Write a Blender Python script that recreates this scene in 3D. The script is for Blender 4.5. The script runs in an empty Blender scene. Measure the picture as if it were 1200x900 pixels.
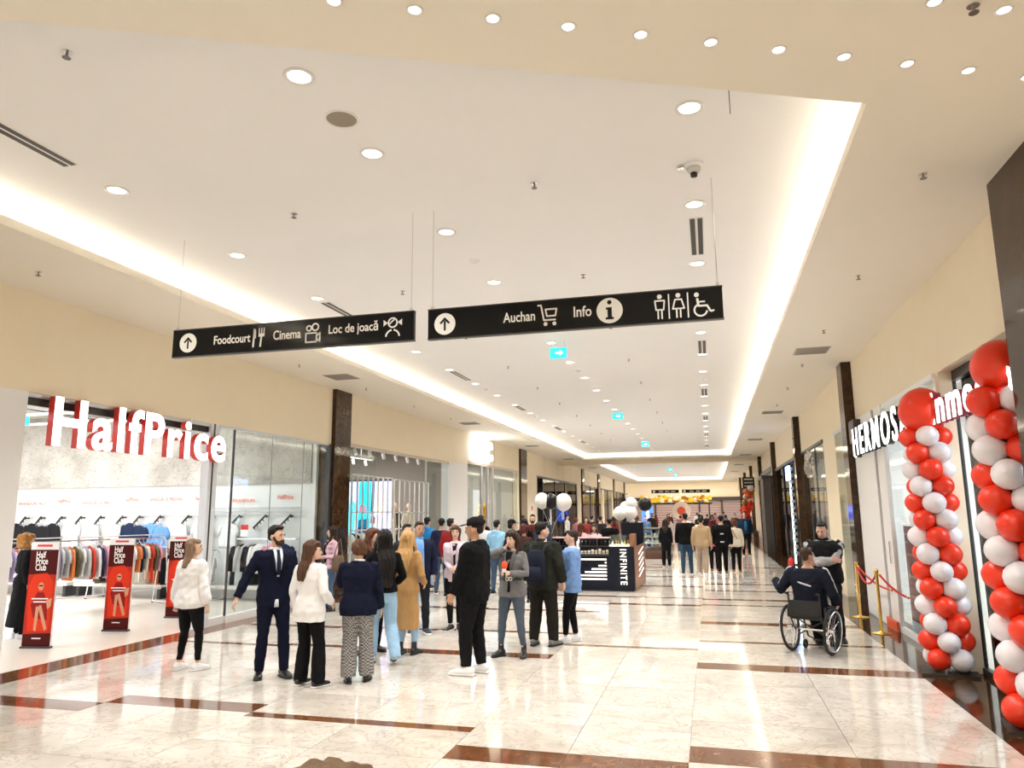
import bpy, bmesh, math, random
import numpy as np
from mathutils import Vector, Matrix

random.seed(7)
np.random.seed(7)
R = math.radians
SC = bpy.context.scene
COL = SC.collection

# ------------------------------------------------------------------ camera
CAM_H = 1.92
FPX, YAW, PITCH, ROLL = 855.64, 0.2596108, 0.1735852, -0.0084129   # focal length in pixels of the 1200x900 frame
_F = Vector((-math.sin(YAW)*math.cos(PITCH), math.cos(YAW)*math.cos(PITCH), math.sin(PITCH)))
_r = Vector((math.cos(YAW), math.sin(YAW), 0)); _u = _r.cross(_F)
_R = math.cos(ROLL)*_r + math.sin(ROLL)*_u
_U = -math.sin(ROLL)*_r + math.cos(ROLL)*_u
cam = bpy.data.cameras.new('camera'); cam_o = bpy.data.objects.new('camera', cam); COL.objects.link(cam_o)
cam.sensor_width = 36; cam.lens = FPX/1200*36; cam.clip_start = 0.05; cam.clip_end = 400
cam_o.matrix_world = Matrix(((_R.x, _U.x, -_F.x, 0), (_R.y, _U.y, -_F.y, 0), (_R.z, _U.z, -_F.z, CAM_H), (0, 0, 0, 1)))
SC.camera = cam_o

def floor_at(px, py, z=0.0):
    d = (px-600)*_R - (py-450)*_U + FPX*_F
    t = (z-CAM_H)/d.z
    return d.x*t, d.y*t

# ------------------------------------------------------------------ world, exposure, render quality
SC.view_settings.view_transform = 'Standard'
SC.view_settings.look = 'None'
SC.view_settings.gamma = 1.0
SC.view_settings.use_curve_mapping = False
SC.view_settings.exposure = 1.02
W = bpy.data.worlds.new('world'); SC.world = W; W.use_nodes = True
W.node_tree.nodes['Background'].inputs[0].default_value = (1.0, 0.97, 0.93, 1)   # daylight entering through the atrium roof behind the camera
W.node_tree.nodes['Background'].inputs[1].default_value = 1.7
try:
    SC.cycles.max_bounces = 7; SC.cycles.diffuse_bounces = 4; SC.cycles.glossy_bounces = 3
    SC.cycles.transmission_bounces = 4; SC.cycles.transparent_max_bounces = 10
    SC.cycles.sample_clamp_indirect = 6.0; SC.cycles.caustics_reflective = False; SC.cycles.caustics_refractive = False
    SC.cycles.use_denoising = True
except Exception:
    pass

def area_light(name, loc, sx, sy, power, color=(1, 1, 1), rot=(0, 0, 0), spread=math.pi):
    l = bpy.data.lights.new(name, 'AREA'); l.shape = 'RECTANGLE'; l.size = sx; l.size_y = sy
    l.energy = power; l.color = color; l.spread = spread
    o = bpy.data.objects.new(name, l); COL.objects.link(o); o.location = loc; o.rotation_euler = rot
    return o
WARM = (1.0, 0.87, 0.70); SOFT = (1.0, 0.96, 0.91); COOL = (0.95, 0.97, 1.0)

# ------------------------------------------------------------------ materials (all procedural)
MATS = {}
def _new(name):
    m = bpy.data.materials.new(name); m.use_nodes = True
    nt = m.node_tree; return m, nt, nt.nodes['Principled BSDF']
def mat(name, col, rough=0.5, metal=0.0, emit=0.0, spec=0.5, noise=0.0, nscale=6.0, bump=0.0, bscale=40.0, coat=0.0):
    if name in MATS: return MATS[name]
    m, nt, b = _new(name)
    b.inputs['Base Color'].default_value = (*col, 1); b.inputs['Roughness'].default_value = rough
    b.inputs['Metallic'].default_value = metal; b.inputs['Specular IOR Level'].default_value = spec
    b.inputs['Coat Weight'].default_value = coat
    if emit:
        b.inputs['Emission Color'].default_value = (*col, 1); b.inputs['Emission Strength'].default_value = emit
    if noise or bump:
        tc = nt.nodes.new('ShaderNodeTexCoord')
    if noise:
        n = nt.nodes.new('ShaderNodeTexNoise'); n.inputs['Scale'].default_value = nscale; n.inputs['Detail'].default_value = 4
        nt.links.new(tc.outputs['Object'], n.inputs['Vector'])
        r = nt.nodes.new('ShaderNodeMixRGB'); r.inputs[1].default_value = (*[c*(1-noise) for c in col], 1)
        r.inputs[2].default_value = (*[min(1, c*(1+noise)) for c in col], 1)
        nt.links.new(n.outputs['Fac'], r.inputs[0]); nt.links.new(r.outputs[0], b.inputs['Base Color'])
    if bump:
        n2 = nt.nodes.new('ShaderNodeTexNoise'); n2.inputs['Scale'].default_value = bscale; n2.inputs['Detail'].default_value = 3
        nt.links.new(tc.outputs['Object'], n2.inputs['Vector'])
        bp = nt.nodes.new('ShaderNodeBump'); bp.inputs['Strength'].default_value = bump; bp.inputs['Distance'].default_value = 0.02
        nt.links.new(n2.outputs['Fac'], bp.inputs['Height']); nt.links.new(bp.outputs[0], b.inputs['Normal'])
    MATS[name] = m; return m

def stone(name, c1, c2, c3, rough, scale, vein, spec=0.5):
    """polished stone: cloudy base, thin veins, each piece with its own offset"""
    if name in MATS: return MATS[name]
    m, nt, b = _new(name); N = nt.nodes; L = nt.links
    tc = N.new('ShaderNodeTexCoord'); oi = N.new('ShaderNodeObjectInfo')
    geo = N.new('ShaderNodeNewGeometry')
    off = N.new('ShaderNodeVectorMath'); off.operation = 'SCALE'; off.inputs[0].default_value = (37.0, 91.0, 53.0)
    L.new(oi.outputs['Random'], off.inputs['Scale'])
    add = N.new('ShaderNodeVectorMath'); add.operation = 'ADD'
    L.new(geo.outputs['Position'], add.inputs[0]); L.new(off.outputs[0], add.inputs[1])
    n1 = N.new('ShaderNodeTexNoise'); n1.inputs['Scale'].default_value = scale; n1.inputs['Detail'].default_value = 6
    n1.inputs['Distortion'].default_value = 1.2; L.new(add.outputs[0], n1.inputs['Vector'])
    cr = N.new('ShaderNodeValToRGB'); cr.color_ramp.elements[0].position = 0.3; cr.color_ramp.elements[1].position = 0.68
    cr.color_ramp.elements[0].color = (*c2, 1); cr.color_ramp.elements[1].color = (*c1, 1)
    L.new(n1.outputs['Fac'], cr.inputs[0])
    n2 = N.new('ShaderNodeTexNoise'); n2.inputs['Scale'].default_value = scale*2.1; n2.inputs['Detail'].default_value = 8
    n2.inputs['Distortion'].default_value = 2.5; L.new(add.outputs[0], n2.inputs['Vector'])
    vr = N.new('ShaderNodeValToRGB'); e = vr.color_ramp.elements
    e[0].position = 0.47; e[0].color = (0, 0, 0, 1); e[1].position = 0.50; e[1].color = (1, 1, 1, 1)
    e2 = e.new(0.53); e2.color = (0, 0, 0, 1)
    L.new(n2.outputs['Fac'], vr.inputs[0])
    ml = N.new('ShaderNodeMath'); ml.operation = 'MULTIPLY'; ml.inputs[1].default_value = vein; L.new(vr.outputs[0], ml.inputs[0])
    mx = N.new('ShaderNodeMixRGB'); mx.inputs[2].default_value = (*c3, 1)
    L.new(ml.outputs[0], mx.inputs[0]); L.new(cr.outputs[0], mx.inputs[1])
    hv = N.new('ShaderNodeHueSaturation')
    mr = N.new('ShaderNodeMapRange'); mr.inputs['To Min'].default_value = 0.93; mr.inputs['To Max'].default_value = 1.05
    L.new(oi.outputs['Random'], mr.inputs['Value']); L.new(mr.outputs[0], hv.inputs['Value'])
    L.new(mx.outputs[0], hv.inputs['Color']); L.new(hv.outputs[0], b.inputs['Base Color'])
    b.inputs['Roughness'].default_value = rough; b.inputs['Specular IOR Level'].default_value = spec
    MATS[name] = m; return m

def glass(name='clear_glass', tint=(0.93, 0.97, 0.97), refl=0.12):
    if name in MATS: return MATS[name]
    m = bpy.data.materials.new(name); m.use_nodes = True; nt = m.node_tree; nt.nodes.clear()
    o = nt.nodes.new('ShaderNodeOutputMaterial'); t = nt.nodes.new('ShaderNodeBsdfTransparent'); g = nt.nodes.new('ShaderNodeBsdfGlossy')
    t.inputs[0].default_value = (*tint, 1); g.inputs['Roughness'].default_value = 0.02
    f = nt.nodes.new('ShaderNodeLayerWeight'); f.inputs['Blend'].default_value = 0.5
    pw = nt.nodes.new('ShaderNodeMath'); pw.operation = 'POWER'; pw.inputs[1].default_value = 5.0
    nt.links.new(f.outputs['Facing'], pw.inputs[0])
    a = nt.nodes.new('ShaderNodeMath'); a.operation = 'MULTIPLY_ADD'; a.inputs[1].default_value = 0.32; a.inputs[2].default_value = refl*0.35; a.use_clamp = True
    mx = nt.nodes.new('ShaderNodeMixShader')
    nt.links.new(pw.outputs[0], a.inputs[0]); nt.links.new(a.outputs[0], mx.inputs[0]); nt.links.new(t.outputs[0], mx.inputs[1]); nt.links.new(g.outputs[0], mx.inputs[2])
    nt.links.new(mx.outputs[0], o.inputs[0]); MATS[name] = m; return m

def fabric(col, kind='plain'):
    key = 'fabric_%s_%.3f_%.3f_%.3f' % (kind, *col)
    if key in MATS: return MATS[key]
    m, nt, b = _new(key); N = nt.nodes; L = nt.links
    b.inputs['Base Color'].default_value = (*col, 1); b.inputs['Roughness'].default_value = 0.85
    b.inputs['Specular IOR Level'].default_value = 0.10
    tc = N.new('ShaderNodeTexCoord')
    n = N.new('ShaderNodeTexNoise'); n.inputs['Scale'].default_value = 9; n.inputs['Detail'].default_value = 2
    mp = N.new('ShaderNodeMapping'); mp.inputs['Scale'].default_value = (1.2, 1.2, 0.55)
    L.new(tc.outputs['Object'], mp.inputs[0]); L.new(mp.outputs[0], n.inputs['Vector'])
    bp = N.new('ShaderNodeBump'); bp.inputs['Strength'].default_value = 0.55; bp.inputs['Distance'].default_value = 0.04
    L.new(n.outputs['Fac'], bp.inputs['Height']); L.new(bp.outputs[0], b.inputs['Normal'])
    if kind == 'check':      # small glen check
        c = N.new('ShaderNodeTexChecker'); c.inputs['Scale'].default_value = 55
        c.inputs[1].default_value = (*col, 1); c.inputs[2].default_value = (*[x*0.22 for x in col], 1)
        L.new(tc.outputs['Object'], c.inputs[0]); L.new(c.outputs[0], b.inputs['Base Color'])
    if kind == 'plaid':
        w1 = N.new('ShaderNodeTexWave'); w1.bands_direction = 'Z'; w1.inputs['Scale'].default_value = 3.2
        w2 = N.new('ShaderNodeTexWave'); w2.bands_direction = 'X'; w2.inputs['Scale'].default_value = 3.2
        for w in (w1, w2): L.new(tc.outputs['Object'], w.inputs[0])
        mm = N.new('ShaderNodeMath'); mm.operation = 'MULTIPLY'; L.new(w1.outputs['Fac'], mm.inputs[0]); L.new(w2.outputs['Fac'], mm.inputs[1])
        mx = N.new('ShaderNodeMixRGB'); mx.inputs[1].default_value = (*col, 1); mx.inputs[2].default_value = (*[x*0.45 for x in col], 1)
        L.new(mm.outputs[0], mx.inputs[0]); L.new(mx.outputs[0], b.inputs['Base Color'])
    if kind == 'denim':
        n3 = N.new('ShaderNodeTexNoise'); n3.inputs['Scale'].default_value = 7
        L.new(tc.outputs['Object'], n3.inputs['Vector'])
        mx = N.new('ShaderNodeMixRGB'); mx.inputs[1].default_value = (*[x*0.75 for x in col], 1); mx.inputs[2].default_value = (*[min(1, x*1.2) for x in col], 1)
        L.new(n3.outputs['Fac'], mx.inputs[0]); L.new(mx.outputs[0], b.inputs['Base Color'])
    MATS[key] = m; return m

def hair_mat(col):
    key = 'hair_%.3f_%.3f_%.3f' % col
    if key in MATS: return MATS[key]
    m, nt, b = _new(key); N = nt.nodes; L = nt.links
    tc = N.new('ShaderNodeTexCoord'); mp = N.new('ShaderNodeMapping'); mp.inputs['Scale'].default_value = (60, 60, 4)
    n = N.new('ShaderNodeTexNoise'); n.inputs['Scale'].default_value = 1; n.inputs['Detail'].default_value = 3
    L.new(tc.outputs['Object'], mp.inputs[0]); L.new(mp.outputs[0], n.inputs['Vector'])
    mx = N.new('ShaderNodeMixRGB'); mx.inputs[1].default_value = (*[x*0.55 for x in col], 1); mx.inputs[2].default_value = (*[min(1, x*1.5) for x in col], 1)
    L.new(n.outputs['Fac'], mx.inputs[0]); L.new(mx.outputs[0], b.inputs['Base Color'])
    bp = N.new('ShaderNodeBump'); bp.inputs['Strength'].default_value = 0.5; bp.inputs['Distance'].default_value = 0.01
    L.new(n.outputs['Fac'], bp.inputs['Height']); L.new(bp.outputs[0], b.inputs['Normal'])
    b.inputs['Roughness'].default_value = 0.55; b.inputs['Specular IOR Level'].default_value = 0.2; MATS[key] = m; return m

CREAM = mat('cream_plaster', (0.83, 0.735, 0.565), 0.65, noise=0.03, nscale=3, bump=0.05, bscale=60)
CEILW = mat('ceiling_plaster', (0.82, 0.77, 0.675), 0.8, noise=0.015, nscale=2)
CEILU = mat('raised_ceiling_plaster', (0.87, 0.87, 0.87), 0.8, noise=0.015, nscale=2)
WHITEW = mat('white_wall_paint', (0.80, 0.80, 0.82), 0.5)
WHITE = mat('white_lacquer', (0.86, 0.86, 0.86), 0.35)
BLACK = mat('black_metal', (0.015, 0.015, 0.017), 0.4)
DARK = mat('dark_grey_metal', (0.05, 0.05, 0.055), 0.4, metal=0.3)
ALU = mat('brushed_aluminium', (0.62, 0.64, 0.67), 0.35, metal=0.8)
STEEL = mat('polished_steel', (0.75, 0.75, 0.76), 0.15, metal=1.0)
GOLD = mat('polished_brass', (0.80, 0.52, 0.14), 0.2, metal=1.0)
RUBBER = mat('black_rubber', (0.012, 0.012, 0.013), 0.7)
RED = mat('red_plastic', (0.65, 0.02, 0.015), 0.4)
GLASS = glass()
DGLASS = glass('dark_tinted_glass', (0.30, 0.34, 0.36), 0.16)
MARBLE = stone('cream_marble', (0.69, 0.65, 0.59), (0.52, 0.475, 0.415), (0.36, 0.30, 0.24), 0.07, 1.4, 0.6)
BROWNT = stone('brown_granite_tile', (0.20, 0.085, 0.035), (0.115, 0.045, 0.02), (0.05, 0.02, 0.012), 0.09, 9.0, 0.5)
EMPER = stone('dark_emperador_granite', (0.058, 0.028, 0.012), (0.018, 0.009, 0.005), (0.20, 0.11, 0.04), 0.07, 5.0, 0.35, spec=0.28)

# ------------------------------------------------------------------ mesh building
class MB:
    def __init__(s): s.v = []; s.f = []; s.m = []
    def add(s, verts, faces, mi=0):
        o = len(s.v); s.v.extend([tuple(p) for p in verts]); s.f.extend([tuple(i+o for i in f) for f in faces]); s.m.extend([mi]*len(faces)); return s
    def box(s, x0, y0, z0, x1, y1, z1, mi=0):
        v = [(x, y, z) for z in (z0, z1) for y in (y0, y1) for x in (x0, x1)]
        return s.add(v, [(0, 2, 3, 1), (4, 5, 7, 6), (0, 1, 5, 4), (2, 6, 7, 3), (0, 4, 6, 2), (1, 3, 7, 5)], mi)
    def cbox(s, c, d, mi=0): return s.box(c[0]-d[0]/2, c[1]-d[1]/2, c[2]-d[2]/2, c[0]+d[0]/2, c[1]+d[1]/2, c[2]+d[2]/2, mi)
    def bar(s, a, b, w, h=None, mi=0, up=(0, 0, 1)):
        """rectangular bar between two points"""
        a = Vector(a); b = Vector(b); h = h or w; d = (b-a).normalized(); u = Vector(up)
        if abs(d.dot(u)) > 0.95: u = Vector((1, 0, 0))
        x = d.cross(u).normalized(); y = x.cross(d).normalized()
        v = [p + x*sx*w/2 + y*sy*h/2 for p in (a, b) for sy in (-1, 1) for sx in (-1, 1)]
        return s.add(v, [(0, 2, 3, 1), (4, 5, 7, 6), (0, 1, 5, 4), (2, 6, 7, 3), (0, 4, 6, 2), (1, 3, 7, 5)], mi)
    def tube(s, pts, rad, n=10, side=(1, 0, 0), ex=2.0, caps=True, round_caps=False, mi=0, closed=False):
        """loft of (super)elliptic rings; rad = r or (ra, rb); 'side' fixes the a axis"""
        P = [Vector(p) for p in pts]; k = len(P)
        rad = [rad]*k if isinstance(rad, (int, float)) else rad
        rad = [(q, q) if isinstance(q, (int, float)) else q for q in rad]
        if round_caps:
            d0 = (P[0]-P[1]).normalized(); d1 = (P[-1]-P[-2]).normalized()
            r0 = min(rad[0]); r1 = min(rad[-1])
            P = [P[0]+d0*r0*0.8, P[0]+d0*r0*0.5] + P + [P[-1]+d1*r1*0.5, P[-1]+d1*r1*0.8]
            sc = lambda q, a: (q[0]*a, q[1]*a)
            rad = [sc(rad[0], 0.45), sc(rad[0], 0.82)] + list(rad) + [sc(rad[-1], 0.82), sc(rad[-1], 0.45)]; k = len(P)
        V = []
        for i, p in enumerate(P):
            if closed: t = P[(i+1) % k]-P[i-1]
            else: t = P[min(i+1, k-1)]-P[max(i-1, 0)]
            t = t.normalized() if t.length > 1e-9 else Vector((0, 0, 1))
            a = Vector(side) - t*t.dot(Vector(side))
            if a.length < 1e-3: a = Vector((0, 1, 0)) - t*t.y
            if a.length < 1e-3: a = Vector((0, 0, 1)) - t*t.z
            a.normalize(); b = t.cross(a)
            for j in range(n):
                th = 2*math.pi*j/n; c, q = math.cos(th), math.sin(th)
                c = math.copysign(abs(c)**(2/ex), c); q = math.copysign(abs(q)**(2/ex), q)
                V.append(p + a*rad[i][0]*c + b*rad[i][1]*q)
        F = []
        for i in range(k if closed else k-1):
            i2 = (i+1) % k
            for j in range(n):
                j2 = (j+1) % n; F.append((i*n+j, i*n+j2, i2*n+j2, i2*n+j))
        if caps and not closed:
            F.append(tuple(range(n-1, -1, -1))); F.append(tuple(range((k-1)*n, k*n)))
        return s.add(V, F, mi)
    def ell(s, c, r, nu=14, nv=9, rot=None, mi=0):
        V = [Vector((0, 0, r[2]))]; F = []
        for i in range(1, nv):
            ph = math.pi*i/nv
            for j in range(nu):
                th = 2*math.pi*j/nu
                V.append(Vector((r[0]*math.sin(ph)*math.cos(th), r[1]*math.sin(ph)*math.sin(th), r[2]*math.cos(ph))))
        V.append(Vector((0, 0, -r[2]))); e = len(V)-1
        for j in range(nu):
            F.append((0, 1+j, 1+(j+1) % nu)); F.append((e, e-nu+(j+1) % nu, e-nu+j))
        for i in range(nv-2):
            for j in range(nu):
                a = 1+i*nu+j; b = 1+i*nu+(j+1) % nu; F.append((a, a+nu, b+nu, b))
        if rot is not None: V = [rot @ p for p in V]
        return s.add([p+Vector(c) for p in V], F, mi)
    def lathe(s, prof, n=16, c=(0, 0, 0), mi=0):
        """prof = [(r, z)...] revolved about z"""
        V = []; F = []
        for r, z in prof:
            for j in range(n):
                th = 2*math.pi*j/n; V.append((c[0]+r*math.cos(th), c[1]+r*math.sin(th), c[2]+z))
        for i in range(len(prof)-1):
            for j in range(n):
                j2 = (j+1) % n; F.append((i*n+j, i*n+j2, (i+1)*n+j2, (i+1)*n+j))
        if prof[0][0] > 1e-6: F.append(tuple(range(n-1, -1, -1)))
        if prof[-1][0] > 1e-6: F.append(tuple(range((len(prof)-1)*n, len(prof)*n)))
        return s.add(V, F, mi)
    def prism(s, poly, t0, t1, M=None, mi=0):
        """2-d outline (x, y) extruded along z from t0 to t1, then placed by M"""
        n = len(poly); V = [Vector((x, y, t0)) for x, y in poly] + [Vector((x, y, t1)) for x, y in poly]
        if M is not None: V = [M @ p for p in V]
        F = [tuple(range(n-1, -1, -1)), tuple(range(n, 2*n))] + [(i, (i+1) % n, n+(i+1) % n, n+i) for i in range(n)]
        return s.add(V, F, mi)
    def torus(s, c, R_, r, axis=(0, 0, 1), n=32, m=8, mi=0):
        ax = Vector(axis).normalized(); a = ax.orthogonal().normalized(); b = ax.cross(a); V = []; F = []
        for i in range(n):
            th = 2*math.pi*i/n; d = a*math.cos(th)+b*math.sin(th)
            for j in range(m):
                ph = 2*math.pi*j/m; V.append(Vector(c)+d*(R_+r*math.cos(ph))+ax*r*math.sin(ph))
        for i in range(n):
            for j in range(m):
                F.append((i*m+j, ((i+1) % n)*m+j, ((i+1) % n)*m+(j+1) % m, i*m+(j+1) % m))
        return s.add(V, F, mi)
    def mesh(s, name, mats, smooth=False):
        me = bpy.data.meshes.new(name); me.from_pydata(s.v, [], s.f)
        mats = mats if isinstance(mats, (list, tuple)) else [mats]
        for m in mats: me.materials.append(m)
        if len(mats) > 1: me.polygons.foreach_set('material_index', s.m)
        if smooth: me.polygons.foreach_set('use_smooth', [True]*len(me.polygons))
        me.update(); return me
    def build(s, name, mats, parent=None, smooth=False, fix=False):
        me = s.mesh(name, mats, smooth)
        if fix:
            bm = bmesh.new(); bm.from_mesh(me); bmesh.ops.recalc_face_normals(bm, faces=bm.faces); bm.to_mesh(me); bm.free()
        return link(name, me, parent)

def link(name, data, parent=None, loc=(0, 0, 0), rz=0.0):
    o = bpy.data.objects.new(name, data); COL.objects.link(o); o.location = loc; o.rotation_euler = (0, 0, rz)
    if parent is not None: o.parent = parent
    return o
def tag(o, label, cat=None, group=None, kind=None):
    o['label'] = label
    if cat: o['category'] = cat
    if group: o['group'] = group
    if kind: o['kind'] = kind
    return o
def thing(name, label, cat, loc=(0, 0, 0), rz=0.0, group=None):
    return tag(link(name, None, None, loc, rz), label, cat, group)
def struct(o, label, cat=None):
    return tag(o, label, None, None, 'structure')
def copy_tree(o, parent=None):
    c = o.copy(); COL.objects.link(c)
    if parent is not None: c.parent = parent
    for ch in list(o.children): copy_tree(ch, c)
    return c

MX_FRONT = Matrix(((1, 0, 0, 0), (0, 0, -1, 0), (0, 1, 0, 0), (0, 0, 0, 1)))      # readable from -Y
MX_EAST = Matrix(((0, 0, 1, 0), (1, 0, 0, 0), (0, 1, 0, 0), (0, 0, 0, 1)))        # readable from +X
MX_WEST = Matrix(((0, 0, -1, 0), (-1, 0, 0, 0), (0, 1, 0, 0), (0, 0, 0, 1)))      # readable from -X
def text_obj(name, s, size, material, parent, pos, M=MX_FRONT, ext=0.004, bold=0.0, sx=1.0, align='LEFT', spacing=1.0, fit=None, line=1.0):
    cu = bpy.data.curves.new('t', 'FONT'); cu.body = s; cu.size = size; cu.extrude = ext; cu.offset = bold*size
    cu.align_x = align; cu.space_character = spacing; cu.space_line = line; cu.resolution_u = 3
    t = bpy.data.objects.new('t', cu); COL.objects.link(t)
    bpy.context.view_layer.update()
    me = bpy.data.meshes.new_from_object(t.evaluated_get(bpy.context.evaluated_depsgraph_get()))
    bpy.data.objects.remove(t); bpy.data.curves.remove(cu)
    n = len(me.vertices); co = np.zeros(n*3); me.vertices.foreach_get('co', co); co = co.reshape(-1, 3)
    if n and fit:                                  # fit = (width, height) of the whole word
        lo = co.min(0); hi = co.max(0)
        co[:, 0] = (co[:, 0]-lo[0])/(hi[0]-lo[0])*fit[0]
        if fit[1]: co[:, 1] = (co[:, 1]-lo[1])/(hi[1]-lo[1])*fit[1]
    else:
        co[:, 0] *= sx
    A = np.array(M)[:3, :3]
    co = co @ A.T + np.array(pos)
    me.vertices.foreach_set('co', co.ravel()); me.materials.clear(); me.materials.append(material); me.update()
    me.name = name
    return link(name, me, parent)
# ------------------------------------------------------------------ dimensions of the mall corridor (metres; camera at x = y = 0)
XL, XR = -8.5, 2.87            # shop-front planes
ZL, ZU = 4.83, 5.12            # lower and raised ceiling
BL, BR = -8.06, 2.28           # inner edges of the dark stone borders
YB, YE = -3.0, 92.0

# ------------------------------------------------------------------ floor: slabs and dark inlays as single pieces
flo = struct(MB().box(-20.8, -14.0, -0.30, 12, YE+6, -0.012).build('floor', mat('floor_grout', (0.42, 0.38, 0.32), 0.6)), 'polished cream marble floor with dark brown inlay bands')
COLS = [(-8.06, -6.2), (-6.2, -4.47), (-4.47, -2.16), (-2.16, -0.26), (-0.26, 2.28)]
STR = [
    [(6.36, 6.69), (10.0, 10.14), (11.75, 11.95), (15.0, 15.3), (17.4, 17.6)],
    [(6.70, 7.02), (10.10, 10.27), (11.85, 12.02), (14.55, 14.85), (17.4, 17.6), (19.6, 19.9)],
    [(6.58, 6.73), (9.94, 10.25), (11.93, 12.08), (14.55, 14.75), (15.8, 15.95), (17.2, 17.45), (20.2, 20.5)],
    [(5.86, 6.21), (10.95, 11.09), (15.85, 16.1), (17.2, 17.35), (19.7, 20.0)],
    [(6.22, 6.63), (9.74, 10.12), (11.66, 11.82), (13.45, 13.78), (16.05, 16.2), (17.0, 17.25), (18.85, 19.05), (20.5, 20.75)],
]
y = 22.4
rr = random.Random(3)
while y < YE-2:
    for k in range(5):
        a = y + rr.uniform(-0.6, 0.6); STR[k].append((a, a+rr.choice((0.16, 0.32))))
    y += rr.uniform(1.7, 2.6)
G = 0.0025
NEAR = []; FAR = MB(); FARB = MB()
def slab(x0, x1, y0, y1, dark, mbf):
    b = (x0+G, y0+G, -0.02, x1-G, y1-G, 0.0)
    if y0 > 4.6 and y1 < (24.0 if dark else 20.4): NEAR.append((b, dark))
    else: mbf.box(*b)
for (x0, x1), st in zip(COLS, STR):
    xm = (x0+x1)/2 if x1-x0 < 2.4 else x0+(x1-x0)*0.5
    prev = YB
    for a, b in sorted(st)+[(YE, YE)]:
        n = max(1, round((a-prev)/0.74)); d = (a-prev)/n
        for i in range(n):
            for p, q in ((x0, xm), (xm, x1)): slab(p, q, prev+i*d, prev+(i+1)*d, False, FAR)
        if b > a:
            for p, q in ((x0, xm), (xm, x1)): slab(p, q, a, b, True, FARB)
        prev = b
for b, dark in NEAR:
    cx, cy = (b[0]+b[3])/2, (b[1]+b[4])/2
    nm = 'dark_inlay_tile' if dark else 'marble_tile'
    o = MB().box(b[0]-cx, b[1]-cy, b[2], b[3]-cx, b[4]-cy, b[5]).build(nm, BROWNT if dark else MARBLE, flo); o.location = (cx, cy, 0)
o = FAR.build('marble_tiles', MARBLE, flo); o['kind'] = 'stuff'
o = FARB.build('dark_inlay_tiles', BROWNT, flo); o['kind'] = 'stuff'
# dark stone borders along both shop fronts
bs = []
for x0, x1, st in ((XL-0.1, BL, 0.9), (BR, 3.15, 1.2)):
    far = MB(); y = YB
    while y < YE:
        b = (x0, y+G, -0.02, x1-G if x1 < 0 else x1, y+st-G, 0.0005)
        if 4.5 < y < 26:
            o = MB().box(b[0], -st/2+G, b[2], b[3], st/2-G, b[5]).build('border_slab', EMPER if x1 > 0 else BROWNT, flo); o.location = (0, y+st/2, 0)
        else: far.box(*b)
        y += st
    o = far.build('border_slabs', EMPER if x1 > 0 else BROWNT, flo); o['kind'] = 'stuff'

# unseen atrium walls, added so polished stone reflects cream; top open to world light
at = MB().box(-14.2, -14.3, 0, 9.2, -14.0, 7.0).box(-14.5, -14.3, 0, -14.2, YB, 7.0).box(9.2, -14.3, 0, 9.5, YB, 7.0).box(-14.2, YB-0.2, ZL, 9.2, YB, 7.0)
struct(at.build('wall_atrium', CREAM), 'cream walls of the atrium behind the viewpoint')
MB().box(-14.2, -14.0, -0.02, 9.2, YB, 0.0).build('atrium_paving', MARBLE, flo)
# ------------------------------------------------------------------ ceiling with two raised fields and their light coves
CX0, CX1 = -6.76, 1.26
def line_y(x): return 5.40 + (x-1.26)*0.4655          # the slanted front edge of the raised field
t = 0.06
cl = MB()
def slabpoly(pts, z0, z1):
    cl.prism(pts, z0, z1)
slabpoly([(XL-0.4, YB), (CX0, YB), (CX0, 80.0), (XL-0.4, 80.0)], ZL, ZL+t)
slabpoly([(CX1, YB), (3.4, YB), (3.4, 80.0), (CX1, 80.0)], ZL, ZL+t)
slabpoly([(CX0, YB), (CX1, YB), (CX1, line_y(CX1)), (CX0, line_y(CX0))], ZL, ZL+t)
slabpoly([(CX0, 41.2), (CX1, 41.2), (CX1, 45.2), (CX0, 45.2)], ZL, ZL+t)
slabpoly([(CX0, 73.5), (CX1, 73.5), (CX1, 80.0), (CX0, 80.0)], ZL, ZL+t)
ceil = struct(cl.build('ceiling', CEILW), 'cream suspended ceiling with raised light-coved fields')
up = MB().box(-7.3, line_y(-7.3)-0.6, ZU, 1.8, 41.7, ZU+0.08).box(-7.3, 44.7, ZU, 1.8, 74.0, ZU+0.08)
up.build('raised_field', CEILU, ceil)
MB().prism([(-7.3, line_y(-7.3)-0.6), (1.8, line_y(1.8)-0.6), (1.8, line_y(1.8)-0.54), (-7.3, line_y(-7.3)-0.54)], ZL+t, ZU).box(-7.3, 1, ZL+t, -7.24, 74, ZU).box(1.74, 4.9, ZL+t, 1.8, 74, ZU) \
    .box(-7.3, 41.64, ZL+t, 1.8, 41.7, ZU).box(-7.3, 44.7, ZL+t, 1.8, 44.76, ZU).box(-7.3, 73.94, ZL+t, 1.8, 74.0, ZU).build('cove_back', CEILU, ceil)
# upstand lip that hides the strips
lip = MB().box(CX0-0.02, line_y(CX0), ZL+t, CX0, 41.2, ZL+t+0.04).box(CX1, line_y(CX1), ZL+t, CX1+0.02, 41.2, ZL+t+0.04).box(CX0, 41.2, ZL+t, CX1, 41.22, ZL+t+0.04)
lip.build('cove_lip', CEILW, ceil)
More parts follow.
